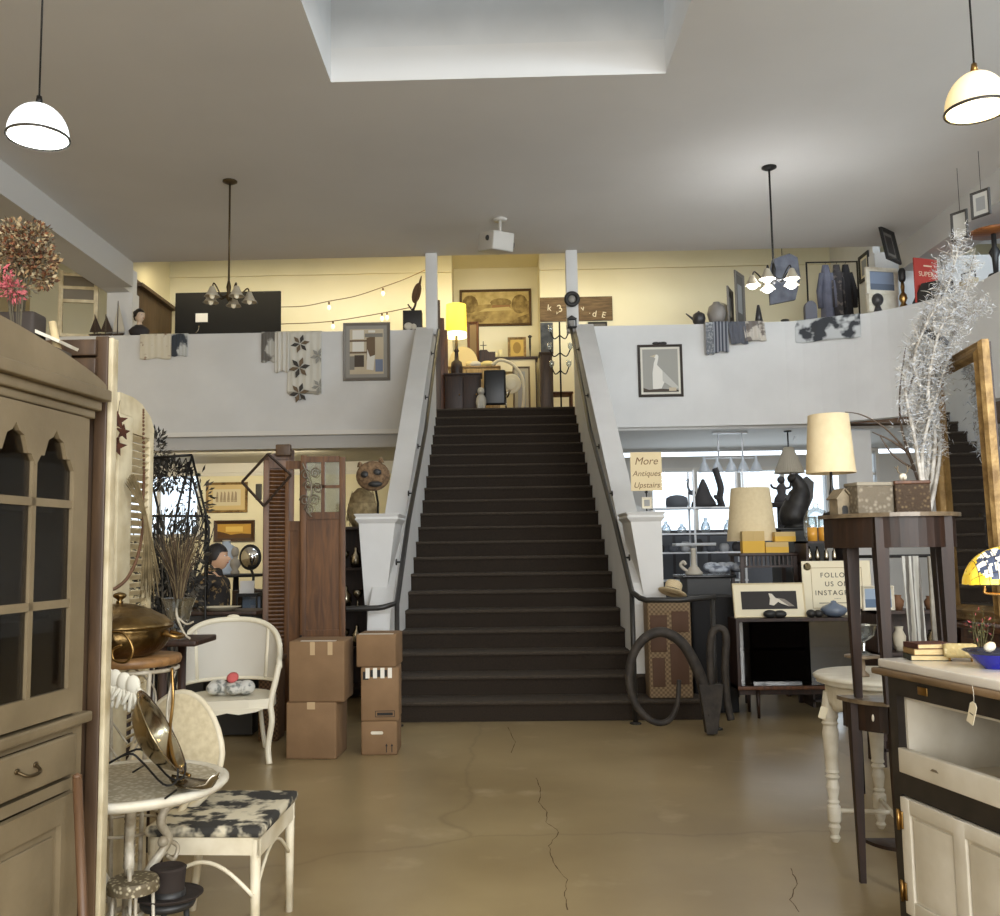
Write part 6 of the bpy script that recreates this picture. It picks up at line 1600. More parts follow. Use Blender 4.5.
# ============================================================ LAMPS AND FITTINGS ON THE MAIN CEILING
def dome_pendant(lab, px, py0, py1, r, Y, warm, tilt):
    c = P(px, py1-6, Y); t = thing('dome_pendant', lab, 'pendant lamp', (c.x, Y, CZ)); zb = c.z-CZ; zt = P(px, py0, Y).z-CZ+.02
    h = zt-zb
    em = C(255, 214, 120) if warm else C(240, 250, 255)
    gl = mat('glowing_dome_warm' if warm else 'glowing_dome_white', C(240, 236, 224), .4, emit=em, es=.62 if warm else 1.5)
    prof = [(r*math.cos(a)*1.0, zb+h*math.sin(a)) for a in [i*(PI/2-.12)/12 for i in range(13)]]
    MB(gl).lathe(prof+[(p[0]-.006, p[1]-.006) for p in prof[::-1]], 40, cap=False).build('glass_dome', t)
    MB(mat('dark_rim_band', C(70, 66, 60), .4, .5)).lathe([(r+.004, zb-.012), (r+.008, zb-.004), (r+.004, zb+.006), (r-.008, zb-.004)], 40, cap=False).build('rim', t)
    MB(mat('glowing_inner_warm' if warm else 'glowing_inner_white', C(250, 246, 236), .4, emit=C(255, 244, 215), es=1.0)).lathe([(r-.012, zb), (r*.6, zb+.035), (0, zb+.05)], 32, cap=False).build('diffuser', t)
    MB(BRASS if warm else IRON).cyl((0, 0, zt), (0, 0, zt+.05), .022, .014).build('socket', t)
    MB(IRON).cyl((0, 0, zt+.03), (0, 0, 0), .0055).build('stem', t)
    MB(IRON).lathe([(0, -.03), (.06, -.03), (.07, 0), (0, 0)], 20).build('canopy', t)
    point('dome_pendant_bulb', (c.x, Y, c.z+.06), 16 if warm else 22, (1, .82, .5) if warm else (.95, .98, 1), .08)
dome_pendant('glowing white glass dome pendant at the upper left', 38, 108, 143, .166, 5.1, False, 0)
dome_pendant('glowing warm yellow glass dome pendant at the upper right', 977, 76, 116, .160, 5.0, True, 0)
BELL = mat('etched_bell_glass', C(176, 166, 146), .3)
LIT = mat('lit_bulb', C(255, 252, 245), .4, emit=(1, .98, .93, 1), es=9)
DIM = mat('unlit_bulb_glow', C(226, 220, 200), .3, emit=C(220, 205, 170), es=.25)  # faint glow put into the material of the bulbs that are off
def chandelier(lab, px, py0, pyb, lit, mt):
    c = PZ(px, py0, CZ); t = thing('chandelier', lab, 'chandelier', c); zb = P(px, pyb, c.y).z-CZ
    MB(mt).lathe([(0, -.04), (.04, -.04), (.09, -.015), (.09, 0), (0, 0)], 20).build('canopy', t)
    MB(mt).cyl((0, 0, zb+.2), (0, 0, 0), .012).build('stem', t)
    MB(mt).lathe([(0, zb-.02), (.02, zb), (.035, zb+.05), (.02, zb+.10), (.03, zb+.16), (.014, zb+.24), (0, zb+.24)], 14).build('hub', t)
    for k in range(5):
        a = k*2*PI/5+.35; u = Vector((math.cos(a), math.sin(a), 0))
        ar = MB(mt).tube(spl([Vector((0, 0, zb+.08)), u*.10+Vector((0, 0, zb+.02)), u*.18+Vector((0, 0, zb+.12)), u*.23+Vector((0, 0, zb+.16)), u*.25+Vector((0, 0, zb+.08))], 5), .009, 6).build('arm', t)
        c2 = u*.25+Vector((0, 0, zb+.09))
        MB(BELL).lathe([(.015, .03), (.03, .02), (.045, -.02), (.07, -.07), (.095, -.10), (.092, -.10), (.066, -.068), (.04, -.018), (.012, .02)], 20, c2, cap=False).build('bell_shade', t)
        MB(LIT if lit else DIM).ball(c2+Vector((0, 0, -.085)), (.065, .065, .06) if lit else (.032, .032, .045), 14, 9).build('bulb', t)
    if lit: point('chandelier_light', (c.x, c.y, c.z+zb-.1), 62, (.97, .98, 1), .2)
    return t
chandelier('unlit five-arm chandelier with small bell shades on a long stem, at the left', 230, 181, 300, False, BRN)
chandelier('brightly lit chandelier on a long dark stem, at the right', 769, 167, 283, True, IRON)
pc = PZ(500, 219, CZ)
t = thing('ceiling_projector', 'white boxy spotlight projector hanging from the ceiling above the stairs', 'projector', pc, .55)
PWH = mat('off_white_plastic', C(196, 192, 184), .5)
MB(PWH).bbox(-.20, .14, -.20, .22, -.46, -.20, .02, M=RX(.18)).build('housing', t)
MB(PWH).lathe([(0, -.03), (.09, -.03), (.10, 0), (0, 0)], 16).build('mount_plate', t)
MB(PWH).cyl((0, 0, -.02), (0, 0, -.24), .02).build('mount_stem', t)
MB(BLK).lathe([(0, 0), (.05, 0), (.05, .03), (0, .03)], 16, (.16, -.02, -.36), M=RY(PI/2)).build('lens', t)
MB(BLK).ball((-.21, 0, -.30), (.03, .03, .04), 10, 6).build('knob', t)

# ============================================================ ON AND OVER THE BALCONY WALL
FY = 14.55
def drape(name, lab, px0, px1, pyb, mm, group=None, fold=0, cat='cloth', skew=0, Yf=FY, zt=BTOP, nf=5, extra=None):
    a, b = P(px0, 340, Yf), P(px1, 340, Yf); zb = P((px0+px1)/2, pyb, Yf).z; x0, w_ = a.x, b.x-a.x
    t = thing(name, lab, cat, (x0+w_/2, Yf, zt))
    L = zt-zb
    def f(u, v):
        s = v*(L+.28); x = -w_/2+w_*u; wav = fold*math.sin(u*PI*nf*2)
        if s < .10: return (x, .20, -.10+s+.0)
        if s < .28: return (x, .20-(s-.10)/.18*.225, .012)
        d = s-.28
        return (x+skew*d, -.028-fold*1.2+wav-.01*math.sin(d*7+u*3), .012-d*(1+.03*math.sin(u*9)))
    m = MB(mm); m.grid(f, 30, 24); o = m.build('fabric', t); md = o.modifiers.new('s', 'SOLIDIFY'); md.thickness = .01; md.offset = 1
    if extra: extra(t, w_, L)
    return t
CR1 = mat('cream_floral_cloth', C(214, 206, 186), .9, 0, C(150, 120, 96), 9, lo=.60, hi=.70)
BG1 = mat('blue_grey_cloth_bold', C(196, 198, 196), .9, 0, C(60, 66, 74), 2.2, lo=.52, hi=.56)
drape('floral_throw', 'cream cloth with tiny flowers draped over the left end of the balcony', 141, 172, 360, CR1, fold=.004)
drape('curved_print_throw', 'pale cloth with a dark curved print beside the cream floral cloth', 172.5, 188, 357, BG1, fold=.004)
drape('grey_patterned_quilt', 'short grey patterned quilt end hanging left of the star quilt', 262, 277, 363, mat('grey_quilt', C(186, 184, 176), .9, 0, C(104, 100, 94), 4, lo=.48, hi=.54), fold=.004)
drape('plain_white_throw', 'plain white folded throw between the grey quilt and the star quilt', 276, 290, 373, flat('white_throw_cloth', 214, 210, 200, .9), fold=.02, nf=3)
QS = [flat('quilt_brown', 110, 92, 70), flat('quilt_dark', 60, 56, 52), flat('quilt_grey', 150, 148, 140)]
def qstars(t, w_, L):
    k = 0
    for (u, d, r) in ((.38, .20, .15), (.36, .58, .17), (.36, .98, .16), (.92, .40, .13), (.95, .88, .13)):
        x = -w_/2+w_*u
        m = MB()
        for i in range(6):
            a = i*PI/3+.2; m.use(QS[(i+k) % 2 if u < .9 else 2])
            c0_ = Vector((x, 0, -d)); di = Vector((math.cos(a), 0, math.sin(a))); q = Vector((-di.z, 0, di.x))
            pts = [c0_+di*.012, c0_+di*r*.55+q*r*.2, c0_+di*r, c0_+di*r*.55-q*r*.2]
            pts = [Vector((min(max(p.x, -w_/2+.005), w_/2-.005), -.065, p.z)) for p in pts]
            m.add(pts+[p+Vector((0, .02, 0)) for p in pts], [(0, 1, 2, 3), (0, 4, 5, 1), (1, 5, 6, 2), (2, 6, 7, 3), (3, 7, 4, 0)])
        m.build('star_patch', t); k += 1
    MB(flat('quilt_hem', 160, 154, 140)).box(-w_/2+.02, w_/2-.02, -.05, -.036, -L-.0, -L+.035).build('hem', t)
    MB(IRON).tube([(.0+.06*math.cos(a)-.08, -.05, -L-.05+.05*math.sin(a)) for a in [PI+PI*i/10 for i in range(11)]], .006, 5).build('hanger_loop', t)
drape('star_quilt', 'white quilt with dark and brown star blocks hanging over the balcony', 288, 322, 394, flat('quilt_white', 208, 204, 192, .9), fold=.006, extra=qstars)
GRF = mat('grey_silver_frame', C(128, 122, 114), .5, .3)
a, b = P(343, 381, FY-.03), P(390, 322, FY-.03)
t = thing('framed_street_print', 'grey-framed print of a street stall hung over the left balcony wall', 'picture', ((a.x+b.x)/2, FY-.005, a.z))
ST = [flat('print_beige', 196, 182, 156), flat('print_brown', 112, 92, 70), flat('print_grey', 132, 128, 120), flat('print_blue', 120, 130, 152), flat('print_white', 224, 220, 210), flat('print_dark', 76, 66, 56)]
frame_parts(t, b.x-a.x, b.z-a.z, .05, .04, GRF, flat('grey_mat', 150, 146, 138), .06,
    [(ST[0], R4), (ST[4], rc(.08, .42, .78, .98)), (ST[4], rc(.08, .42, .5, .72)), (ST[1], rc(.0, .5, .72, .76)), (ST[1], rc(.0, .5, .46, .50)), (ST[5], rc(.14, .42, .16, .42)), (ST[2], rc(.0, .14, .1, .4)), (ST[1], [(.5, .3), (.75, .4), (.75, .85), (.5, .8)]), (ST[2], rc(.45, .98, .82, .90)), (ST[4], [(.5, .1), (.7, .08), (.75, .42), (.6, .38), (.52, .55)]), (ST[3], rc(.76, .98, .05, .32)), (ST[4], rc(.55, .75, .92, .97))])
a, b = P(639, 397, FY-.03), P(682, 344, FY-.03)
t = thing('framed_egret_print', 'dark-framed print of a white egret with a bow crest, on the right balcony wall', 'picture', ((a.x+b.x)/2, FY-.005, a.z)); w_, h_ = b.x-a.x, b.z-a.z
frame_parts(t, w_, h_, .04, .035, mat('dark_brown_frame', C(56, 48, 42), .5), None, 0,
    [(flat('egret_border', 214, 210, 196), R4), (flat('egret_ground', 158, 156, 148), rc(.06, .94, .05, .95)), (ST[4], [(.30, .12), (.50, .10), (.62, .30), (.55, .5), (.42, .62), (.46, .78), (.40, .80), (.34, .66), (.30, .45)]), (ST[4], el(.40, .80, .06, .04)), (ST[0], [(.40, .84), (.24, .80), (.36, .78)]), (flat('egret_plume', 192, 190, 182), [(.55, .5), (.95, .14), (.85, .10), (.55, .28)]), (ST[5], [(.06, .05), (.94, .05), (.94, .09), (.5, .12), (.2, .10), (.06, .14)]), (ST[0], rc(.70, .88, .07, .14))])
MB(mat('dark_bow', C(44, 40, 38), .6)).ball((-.055, 0, .02), (.06, .015, .025), 12, 7).ball((.055, 0, .02), (.06, .015, .025), 12, 7).ball((0, -.01, .02), .02, 10, 6).build('bow_crest', t, loc=(0, -.015, h_))
SS = [mat('grey_striped_scarf', C(150, 152, 158), .9, 0, C(70, 74, 84), 6, (1, 1, .1), kind='wave', lo=.4, hi=.5), flat('slate_scarf', 96, 98, 106, .9), mat('lace_trim', C(190, 192, 194), .9, 0, C(130, 134, 140), 30, lo=.4, hi=.5), mat('fruit_print_cloth', C(200, 192, 180), .9, 0, C(120, 112, 106), 5, lo=.5, hi=.56)]
drape('lace_edged_scarf', 'grey lace-edged scarf, leftmost of the textiles on the right balcony wall', 706, 713, 355, SS[2], fold=.012, nf=6, Yf=14.47)
drape('striped_scarf', 'grey and dark striped scarf hanging next to the lace-edged scarf', 713, 728, 353, SS[0], fold=.012, nf=2, Yf=14.47)
drape('slate_shawl', 'slate grey shawl hanging slantwise right of the striped scarf', 728, 745, 345, SS[1], fold=.012, skew=.12, nf=3, Yf=14.47)
drape('fruit_print_towel', 'pale printed towel at the right end of the hanging textiles, slanting', 743, 764, 342, SS[3], fold=.015, skew=.10, nf=3, Yf=14.47)
t = drape('photo_print_cloth', 'wide cloth with black and white print hanging on the curving balcony wall', 795, 852, 340, mat('bw_print_cloth', C(196, 198, 198), .9, 0, C(60, 62, 66), 3.0, lo=.50, hi=.56, detail=3), fold=.006, Yf=14.22)
t.rotation_euler.z = -.44; t.location = (5.03, 14.32-.02, BTOP); t.scale = (1.1, 1, 1)

# ---- left wing and left back of the upper floor
t = thing('leaning_window_sash', 'old white-painted window sash standing at the left end of the balcony', 'window sash', (P(80, 330, 14.7).x, 14.62, BTOP+.003), .25); t.name = 'old_sash'
w_, h_ = .60, P(80, 270, 14.7).z-BTOP-.05
m = MB(SHW); m.bbox(-w_/2, -w_/2+.07, -.03, .03, 0, h_, .005); m.bbox(w_/2-.07, w_/2, -.03, .03, 0, h_, .005)
for z in (0, .52, .72, .92): m.box(-w_/2+.07, w_/2-.07, -.025, .025, min(z*h_, h_-.06), min(z*h_, h_-.06)+.05)
m.build('sash_frame', t)
MB(flat('grey_blind', 120, 112, 98)).box(-w_/2+.07, w_/2-.07, .0, .012, h_*.55, h_*.92).build('blind', t)
for i, px in enumerate((94, 105, 117)):
    p = P(px, 330, 14.6); t = thing('toy_sailboat', ['small dark toy sailboat nearest the old sash', 'small dark toy sailboat in the middle of three', 'taller pale toy sailboat beside the dark-haired bust'][i], 'toy boat', (p.x, 14.62, BTOP+.003), 0, 'toy sailboats on the balcony')
    k = (1, 1, 1.6)[i]; MB(DWOOD).prism([(-.09, .04), (-.06, 0), (.07, 0), (.11, .05)], -.02, .02).build('hull', t)
    MB(DWOOD).cyl((0, 0, .03), (0, 0, .36*k), .006).build('mast', t)
    MB(DWOOD if i < 2 else flat('pale_sail', 190, 184, 170)).prism([(.01, .07), (.12, .08), (.01, .34*k)], -.003, .003).build('sail', t)
    MB(DWOOD if i < 2 else flat('pale_sail', 190, 184, 170)).prism([(-.01, .07), (-.08, .08), (-.01, .28*k)], -.003, .003).build('sail', t)
p = P(139, 333, 14.62)
t = thing('porcelain_bust', 'dark-haired porcelain lady bust with a bun, standing on the balcony ledge', 'bust', (p.x, 14.63, BTOP+.003))
headmesh(t, (0, 0, .33), .95, flat('pale_porcelain', 206, 182, 160, .3), HAIR, rz=-.5, bun=True)
MB(flat('pale_porcelain', 206, 182, 160, .3)).lathe([(.045, .12), (.04, .2), (.038, .26)], 16).build('neck', t)
MB(flat('dark_robe', 44, 40, 42)).lathe([(.12, 0), (.15, .03), (.17, .09), (.12, .14), (.06, .18), (.045, .17)], 24, sy=.6).build('robe', t)
# black board
by = 16.6; a, b = P(175, 335, by), P(281, 291, by)
t = thing('black_notice_board', 'large black board behind the balcony at the left with a white card on it', 'board', ((a.x+b.x)/2, by, TOPZ))
w_, h_ = b.x-a.x, b.z-TOPZ
MB(mat('matt_black_board', C(18, 17, 16), 1)).bbox(-w_/2, w_/2, -.02, .03, 0, h_, .01).build('board', t)
q = P(202, 318, by); MB(flat('white_paper', 226, 222, 214)).box(q.x-t.location.x-.11, q.x-t.location.x+.11, -.024, -.020, q.z-TOPZ-.08, q.z-TOPZ+.08).build('white_card', t)
q = P(198, 331, by); MB(SILVER).tube(spl([(q.x-t.location.x-.03, -.05, q.z-TOPZ-.05), (q.x-t.location.x+.02, -.05, q.z-TOPZ), (q.x-t.location.x+.03, -.05, q.z-TOPZ+.08)], 4), .008, 6).build('hook', t)
# slatted brown cupboard in perspective against the left side wall
t = thing('brown_slatted_cupboard', 'tall brown cupboard with boards seen edge-on at the left side wall upstairs', 'cupboard', (-6.20, 15.75, TOPZ))
hh = P(147, 279, 15.75).z-TOPZ
m = MB(OLDW); m.box(-.05, .0, 0, 1.75, 0, hh); 
for z in (.3, .8, 1.3, hh-.12): m.box(0, .10, 0, 1.75, z, z+.06)
m.build('body', t); MB(flat('plain_pale_yellow', 226, 206, 140)).box(.0, .02, .30, .62, .3, hh*.55).build('paper_panel', t)  # paper panel in one plain pale yellow
# string lights
def strand(lab, pts, bulbs, Y):
    o0 = P(*pts[0], Y); t = thing('string_lights', lab, 'string lights', o0)
    MB(flat('light_cord', 120, 96, 56)).tube(spl([P(x, y, Y)-o0 for x, y in pts], 6), .008, 5).build('cord', t)
    for x, y in bulbs:
        q = P(x, y, Y)-o0; b_ = MB(flat('socket_brown', 96, 74, 46)).cyl(q, q+Vector((0, 0, -.06)), .016).build('socket', t)
        MB(mat('warm_bulb_glass', C(250, 238, 190), .2, emit=C(255, 240, 190), es=1.2)).ball(q+Vector((0, 0, -.10)), (.035, .035, .05), 10, 7).build('bulb', b_)
strand('upper string of small globe lights rising towards the left stair column', [(281, 307), (305, 306), (330, 301), (356, 296), (383, 287), (405, 279), (425, 270)], [(329, 302), (383, 288)], 16.4)
strand('lower string of small globe lights just above the left balcony wall', [(281, 324), (310, 323), (334, 321), (360, 317), (388, 312), (412, 307)], [(333, 321), (382, 313), (387, 312)], 16.2)
# hat on a twisted stand upon a dark box
p = P(415, 331, 14.75)
t = thing('dark_display_box', 'dark box on the balcony ledge beside the left stair column', 'box', (P(413, 331, 14.75).x, 14.70, BTOP+.013)); h_ = P(413, 312, 14.7).z-BTOP
MB(BLK).bbox(-.15, .15, -.07, .12, 0, h_, .01).build('box_body', t); MB(flat('frilly_white', 206, 200, 186)).ball((-.06, -.09, .06), (.07, .025, .06), 12, 8).ball((.02, -.09, .05), (.05, .025, .05), 12, 8).build('lace_doily', t)
t = thing('bird_hat_stand', 'brown feathered hat propped on a forked stand on the dark box', 'hat', (P(413, 311, 14.72).x, 14.72, BTOP+.013+h_))
MB(mat('brown_felt_hat', C(104, 78, 54), .9)).ball((.06, 0, .30), (.07, .06, .17), 14, 9, M=RY(.25)).build('crown', t); MB(mat('brown_felt_hat', C(104, 78, 54), .9)).ball((.085, 0, .33), (.02, .09, .26), 14, 9, M=RY(.22)).build('brim', t)
MB(DWOOD).tube([(0, 0, 0), (.04, 0, .12), (.05, 0, .2)], .018, 8).tube([(0, 0, 0), (-.08, 0, .12)], .012, 6).tube([(-.02, 0, .02), (.03, 0, .09)], .012, 6).build('fork', t)

# ---- centre of the upper floor, seen over the top step
Z2 = TOPZ
def up(px, Y): return P(px, 395, Y).x
t = thing('lit_table_lamp', 'lit lamp with a glowing yellow drum shade at the top of the stairs', 'lamp', (up(457, 16.3), 16.3, Z2+.62))
L_ = t.location; z0, z1 = P(457, 336, 16.3).z-L_.z, P(457, 305, 16.3).z-L_.z
MB(mat('glowing_yellow_shade', C(240, 220, 90), .6, emit=C(250, 226, 60), es=.95)).lathe([(.185, z0+.06), (.175, z1), (.17, z1), (.18, z0+.06)], 32, cap=False).build('lamp_shade', t)
MB(mat('glowing_white_shade', C(250, 246, 220), .6, emit=C(255, 250, 225), es=1.0)).lathe([(.185, z0-.03), (.185, z0+.06), (.178, z0+.06), (.178, z0-.03)], 32, cap=False).build('shade_trim', t)
MB(DWOOD).lathe([(.09, 0), (.10, .03), (.07, .06), (.10, .2), (.11, .32), (.09, .42), (.04, .46), (.03, .6), (.05, .62), (.03, .66), (.02, z0)], 18).build('lamp_base', t)
point('lit_table_lamp_bulb', L_+Vector((0, 0, z1+.12)), 16, (1, .80, .36), .1)
def cab(nm, lab, cat, px0, px1, pyt, Y, mm, dep=.4, z=Z2, doors=1, kn=True):
    a, b = up(px0, Y), up(px1, Y); h = P((px0+px1)/2, pyt, Y).z-z
    t = thing(nm, lab, cat, ((a+b)/2, Y, z)); w_ = b-a
    MB(mm).bbox(-w_/2, w_/2, 0, dep, .04, h-.03, .008).build('carcass', t); MB(mm).bbox(-w_/2-.02, w_/2+.02, -.02, dep+.01, h-.03, h, .006).build('top', t)
    for i in range(doors):
        d = MB(mm).bbox(-w_/2+.02+i*(w_-.04)/doors+.006, -w_/2+.02+(i+1)*(w_-.04)/doors-.006, -.018, 0, .08, h-.06, .008).build('door', t)
        if kn: MB(BRASS).ball((-w_/2+.02+(i+.8)*(w_-.04)/doors, -.03, h*.5), .014, 8, 6).build('knob', d)
    return t, h
cab('dark_dresser', 'dark brown dresser at the left of the stair head, in front of the lit lamp', 'dresser', 445, 481, 373, 15.75, DWOOD, .45, doors=2)
t, h = cab('tan_sideboard', 'tan sideboard behind the dark dresser with papers and a shell on top', 'sideboard', 449, 500, 366, 16.9, wood('tan_veneer', C(176, 148, 98), C(146, 118, 74), 5), .35, doors=3)
zt_ = Z2+h
t.location.z = Z2
lampz = Z2+.62
# put the lamp on its own narrow pedestal
t = thing('lamp_pedestal', 'dark pedestal under the glowing yellow lamp', 'pedestal', (up(457, 16.3), 16.3, Z2)); MB(DWOOD).bbox(-.14, .14, -.14, .14, 0, .62, .01).build('shaft', t)
t = thing('scallop_fan', 'big cream fan-shaped shell standing on the tan sideboard', 'shell', (up(461, 17.0), 17.0, zt_))
m = MB(mat('cream_shell', C(222, 200, 142), .5)); m.prism([(-.20, 0), (.30, 0)]+[(.05+.27*math.cos(a)*1, .04+.34*math.sin(a)) for a in [PI*i/16 for i in range(17)]], -.02, .02); m.build('shell_body', t)
t = thing('curved_headboard', 'low dark headboard-shaped rack with a small finial on the tan sideboard', 'rack', (up(484, 17.1), 17.12, zt_))
m = MB(DWOOD); m.prism([(-.22, 0), (.22, 0), (.22, .30), (-.22, .30)], -.01, .01); m.build('panel', t); m = MB(DWOOD); m.prism([(-.10, .30), (.10, .30), (.06, .34), (-.06, .34)], -.012, .012); m.build('crest', t)
MB(IRON).cyl((0, 0, .34), (0, 0, .50), .008).box(-.06, .06, -.005, .005, .42, .43).build('finial', t)
for i, (px, r, c_) in enumerate(((476, .10, 'frilly_white'), (488, .12, 'plain_pale_yellow'), (470, .06, 'cream_shell'))):
    o = MB(MC[c_]).lathe([(0, 0), (r, .0), (r*1.2, .05), (r*.6, .09), (0, .10)], 16, sy=.5).build('serving_dish', loc=(up(px, 16.95), 16.93, zt_)); tag(o, ['white covered serving dish', 'pale yellow covered serving dish', 'little cream covered dish'][i]+' on the tan sideboard upstairs', 'dish')
# big landscape painting on the recess wall
a, b = P(460, 327, RY_), P(531, 289, RY_)
t = thing('landscape_painting', 'wide dark-framed landscape painting on the recess wall at the stair head', 'painting', ((a.x+b.x)/2, RY_, a.z))
LP = [mat('olive_canvas', C(188, 162, 96), .7, 0, C(136, 112, 60), 5), mat('pale_sky_paint', C(214, 192, 130), .8, 0, C(180, 156, 96), 6), mat('dark_tree_paint', C(112, 90, 48), .8, 0, C(164, 140, 84), 11), flat('lake_paint', 198, 176, 112), flat('red_roof_paint', 150, 110, 66)]
frame_parts(t, b.x-a.x, b.z-a.z, .05, .06, mat('brown_gilt', C(92, 70, 46), .5, .3), None, 0, [(LP[0], R4), (LP[1], [(.0, .55), (.25, .6), (.6, .62), (1, .7), (1, 1), (0, 1)]), (LP[2], el(.12, .62, .12, .28)), (LP[2], el(.58, .66, .16, .13)), (LP[2], el(.86, .6, .12, .3)), (LP[4], rc(.45, .72, .48, .58)), (LP[3], [(.25, .38), (.75, .42), (.7, .52), (.35, .48)]), (LP[2], [(0, 0), (.3, .05), (.4, .22), (.15, .3), (0, .35)]), (LP[2], [(.7, 0), (1, 0), (1, .3), (.85, .2)])])
# mantel with framed picture, candlestick
MW = mat('cream_mantel_paint', C(216, 204, 168), .6)
my = 17.9; a, b = up(491, my), up(537, my); h = P(515, 357, my).z-Z2
t = thing('fireplace_mantel', 'cream fireplace mantel with a dark shelf against the recess wall', 'mantel', ((a+b)/2, my, Z2)); w_ = b-a
m = MB(MW); m.box(-w_/2, -w_/2+.10, 0, .3, 0, h-.05); m.box(w_/2-.12, w_/2-.02, 0, .3, 0, h-.05); m.box(-w_/2+.10, w_/2-.12, 0, .3, h-.28, h-.05); m.box(-w_/2+.1, w_/2-.1, .24, .3, 0, h-.28); m.build('surround', t)
MB(DWOOD).bbox(-w_/2-.03, w_/2+.03, -.04, .32, h-.05, h, .008).build('shelf', t)
MB(DWOOD).box(w_/2-.02, w_/2, -.02, .02, .2, h-.05).build('side_strip', t)
zm = Z2+h
a, b = P(508, 356, my+.05), P(526, 336, my+.05)
t = thing('gold_framed_portrait', 'small gold-framed picture leaning on the mantel shelf', 'picture', ((a.x+b.x)/2, my+.15, zm)); frame_parts(t, b.x-a.x, b.z-zm, .05, .03, GOLD, None, 0, [(flat('ochre_ground', 196, 164, 84), R4), (flat('ochre_figure', 150, 120, 56), el(.5, .5, .3, .35))])
t = thing('tall_candlestick', 'tall thin black candlestick at the right end of the mantel', 'candlestick', (up(531, my+.1), my+.1, zm)); MB(BLK).lathe([(.04, 0), (.04, .015), (.01, .03), (.02, .2), (.02, .38), (.045, .42), (.02, .44), (0, .45)], 12).build('stem', t)
for i, px in enumerate((496, 501)):
    o = MB(flat('pale_candle_glass', 236, 222, 170)).lathe([(.035, 0), (.04, .1+.06*i), (0, .1+.06*i)], 12).build('votive_glass', loc=(up(px, my+.1), my+.1, zm)); tag(o, ['short', 'taller'][i]+' pale votive glass on the left end of the mantel', 'candle glass', 'votive glasses')
a, b = P(513, 393, 17.3), P(530, 366, 17.3)
t = thing('grey_print', 'grey framed print leaning in front of the mantel opening', 'picture', ((a.x+b.x)/2, 17.35, Z2)); h = b.z-Z2
frame_parts(t, b.x-a.x, h, .035, .03, mat('grey_brown_frame', C(110, 96, 76), .5), flat('grey_print_mat', 170, 162, 140), .06, [(flat('grey_photo', 150, 150, 148), R4)])
# dark high-backed wheelchair-like chair with white hoop
cy = 15.3
t = thing('black_padded_chair', 'chair with a rounded black padded back standing at the top of the stairs', 'chair', (up(495, cy), cy, Z2))
h = P(495, 370, cy).z-Z2; w_ = (up(506, cy)-up(484, cy))
MB(mat('black_vinyl', C(20, 20, 21), .4)).bbox(-w_/2, w_/2, -.04, .04, .12, h, .05).build('backrest', t)
MB(mat('black_vinyl', C(20, 20, 21), .4)).bbox(-w_/2-.01, w_/2+.01, .05, .48, .30, .38, .03).build('seat', t)
for x in (-w_/2, w_/2):
    for y in (.05, .45): MB(SILVER).cyl((x, y, 0), (x, y, .32), .014).build('leg', t)
for s in (-1, 1): MB(SILVER).tube(spl([(s*w_/2, 0, .30), (s*(w_/2+.06), .02, h*.5), (s*(w_/2+.05), .2, h*.55), (s*(w_/2+.05), .4, h*.5), (s*w_/2, .45, .3)], 4), .016, 8).build('armrest', t)
t = thing('white_wicker_carriage', 'white curved hoop and wicker frame behind the black padded chair', 'carriage', (up(516, 16.0), 16.0, Z2))
q = lambda px, py, Y=16.0: P(px, py, Y)-t.location
HOOP = flat('ivory_hoop', 226, 212, 176, .5)
for k, dy in enumerate((0, .35)):
    MB(HOOP).tube([Vector((p.x, p.y, max(p.z, .02))) for p in spl([q(492, 365, 16+dy), q(500, 360, 16+dy), q(512, 364, 16+dy), q(521, 375, 16+dy), q(524, 390, 16+dy), q(523, 408, 16+dy)], 5)], .028, 8).build('hoop', t)
m = MB(HOOP); m.lathe([(.17, 0), (.175, .02), (.16, .03)], 22, q(511, 384, 16.05), M=RX(PI/2)); m.lathe([(.10, 0), (.105, .02), (.09, .03)], 22, q(511, 384, 16.03), M=RX(PI/2)); m.build('wicker_spiral', t)
m = MB(HOOP); m.box(-.25, .12, -.05, .35, .10, .16); m.build('basket_rim', t)
for x in (-.22, .10): MB(HOOP).cyl((x, .0, 0), (x, 0, .12), .02).build('foot', t)
t = thing('white_dog_figure', 'small white seated dog figure beside the black padded chair', 'figurine', (up(481, 15.25), 15.25, Z2))
WD = flat('mottled_white', 190, 184, 170)
MB(WD).ball((0, 0, .16), (.085, .10, .15), 14, 9).ball((0, -.03, .34), (.06, .07, .065), 12, 8).ball((0, -.10, .32), (.03, .045, .028), 10, 6).build('dog_body', t)
for s in (-1, 1):
    MB(BLK).ball((s*.055, -.02, .35), (.018, .03, .05), 8, 6).build('ear', t); MB(WD).cyl((s*.04, -.09, 0), (s*.04, -.07, .2), .022, .026).build('foreleg', t)
# tall leaning brown boards at the left of the stair head
for i, (px, pyt, Y, mm, lab) in enumerate(((438, 300, 15.6, OLDW, 'tall brown board nearest the left stair column, upstairs'), (442, 318, 15.9, MWOOD, 'reddish tall board second from the left stair column, upstairs'), (445.5, 330, 16.2, PINE, 'paler tall board next to the glowing lamp, upstairs'))):
    h = P(px, pyt, Y).z-Z2; t = thing('tall_board', lab, 'board', (up(px, Y), Y, Z2), .3, 'boards leaning at the stair head'); MB(mm).bbox(-.05, .05, -.02, .02, 0, h, .01).build('board', t)
t = thing('leaning_mirror_frame', 'brown oval-cornered frame seen edge-on right of the glowing lamp', 'frame', (up(474, 17.2), 17.1, zt_)); a = P(472, 345, 17.1)
frame_parts(t, .22, P(473, 322, 17.1).z-zt_, .05, .05, MWOOD, None, 0, [(flat('mirror_brown', 120, 98, 66), R4)])
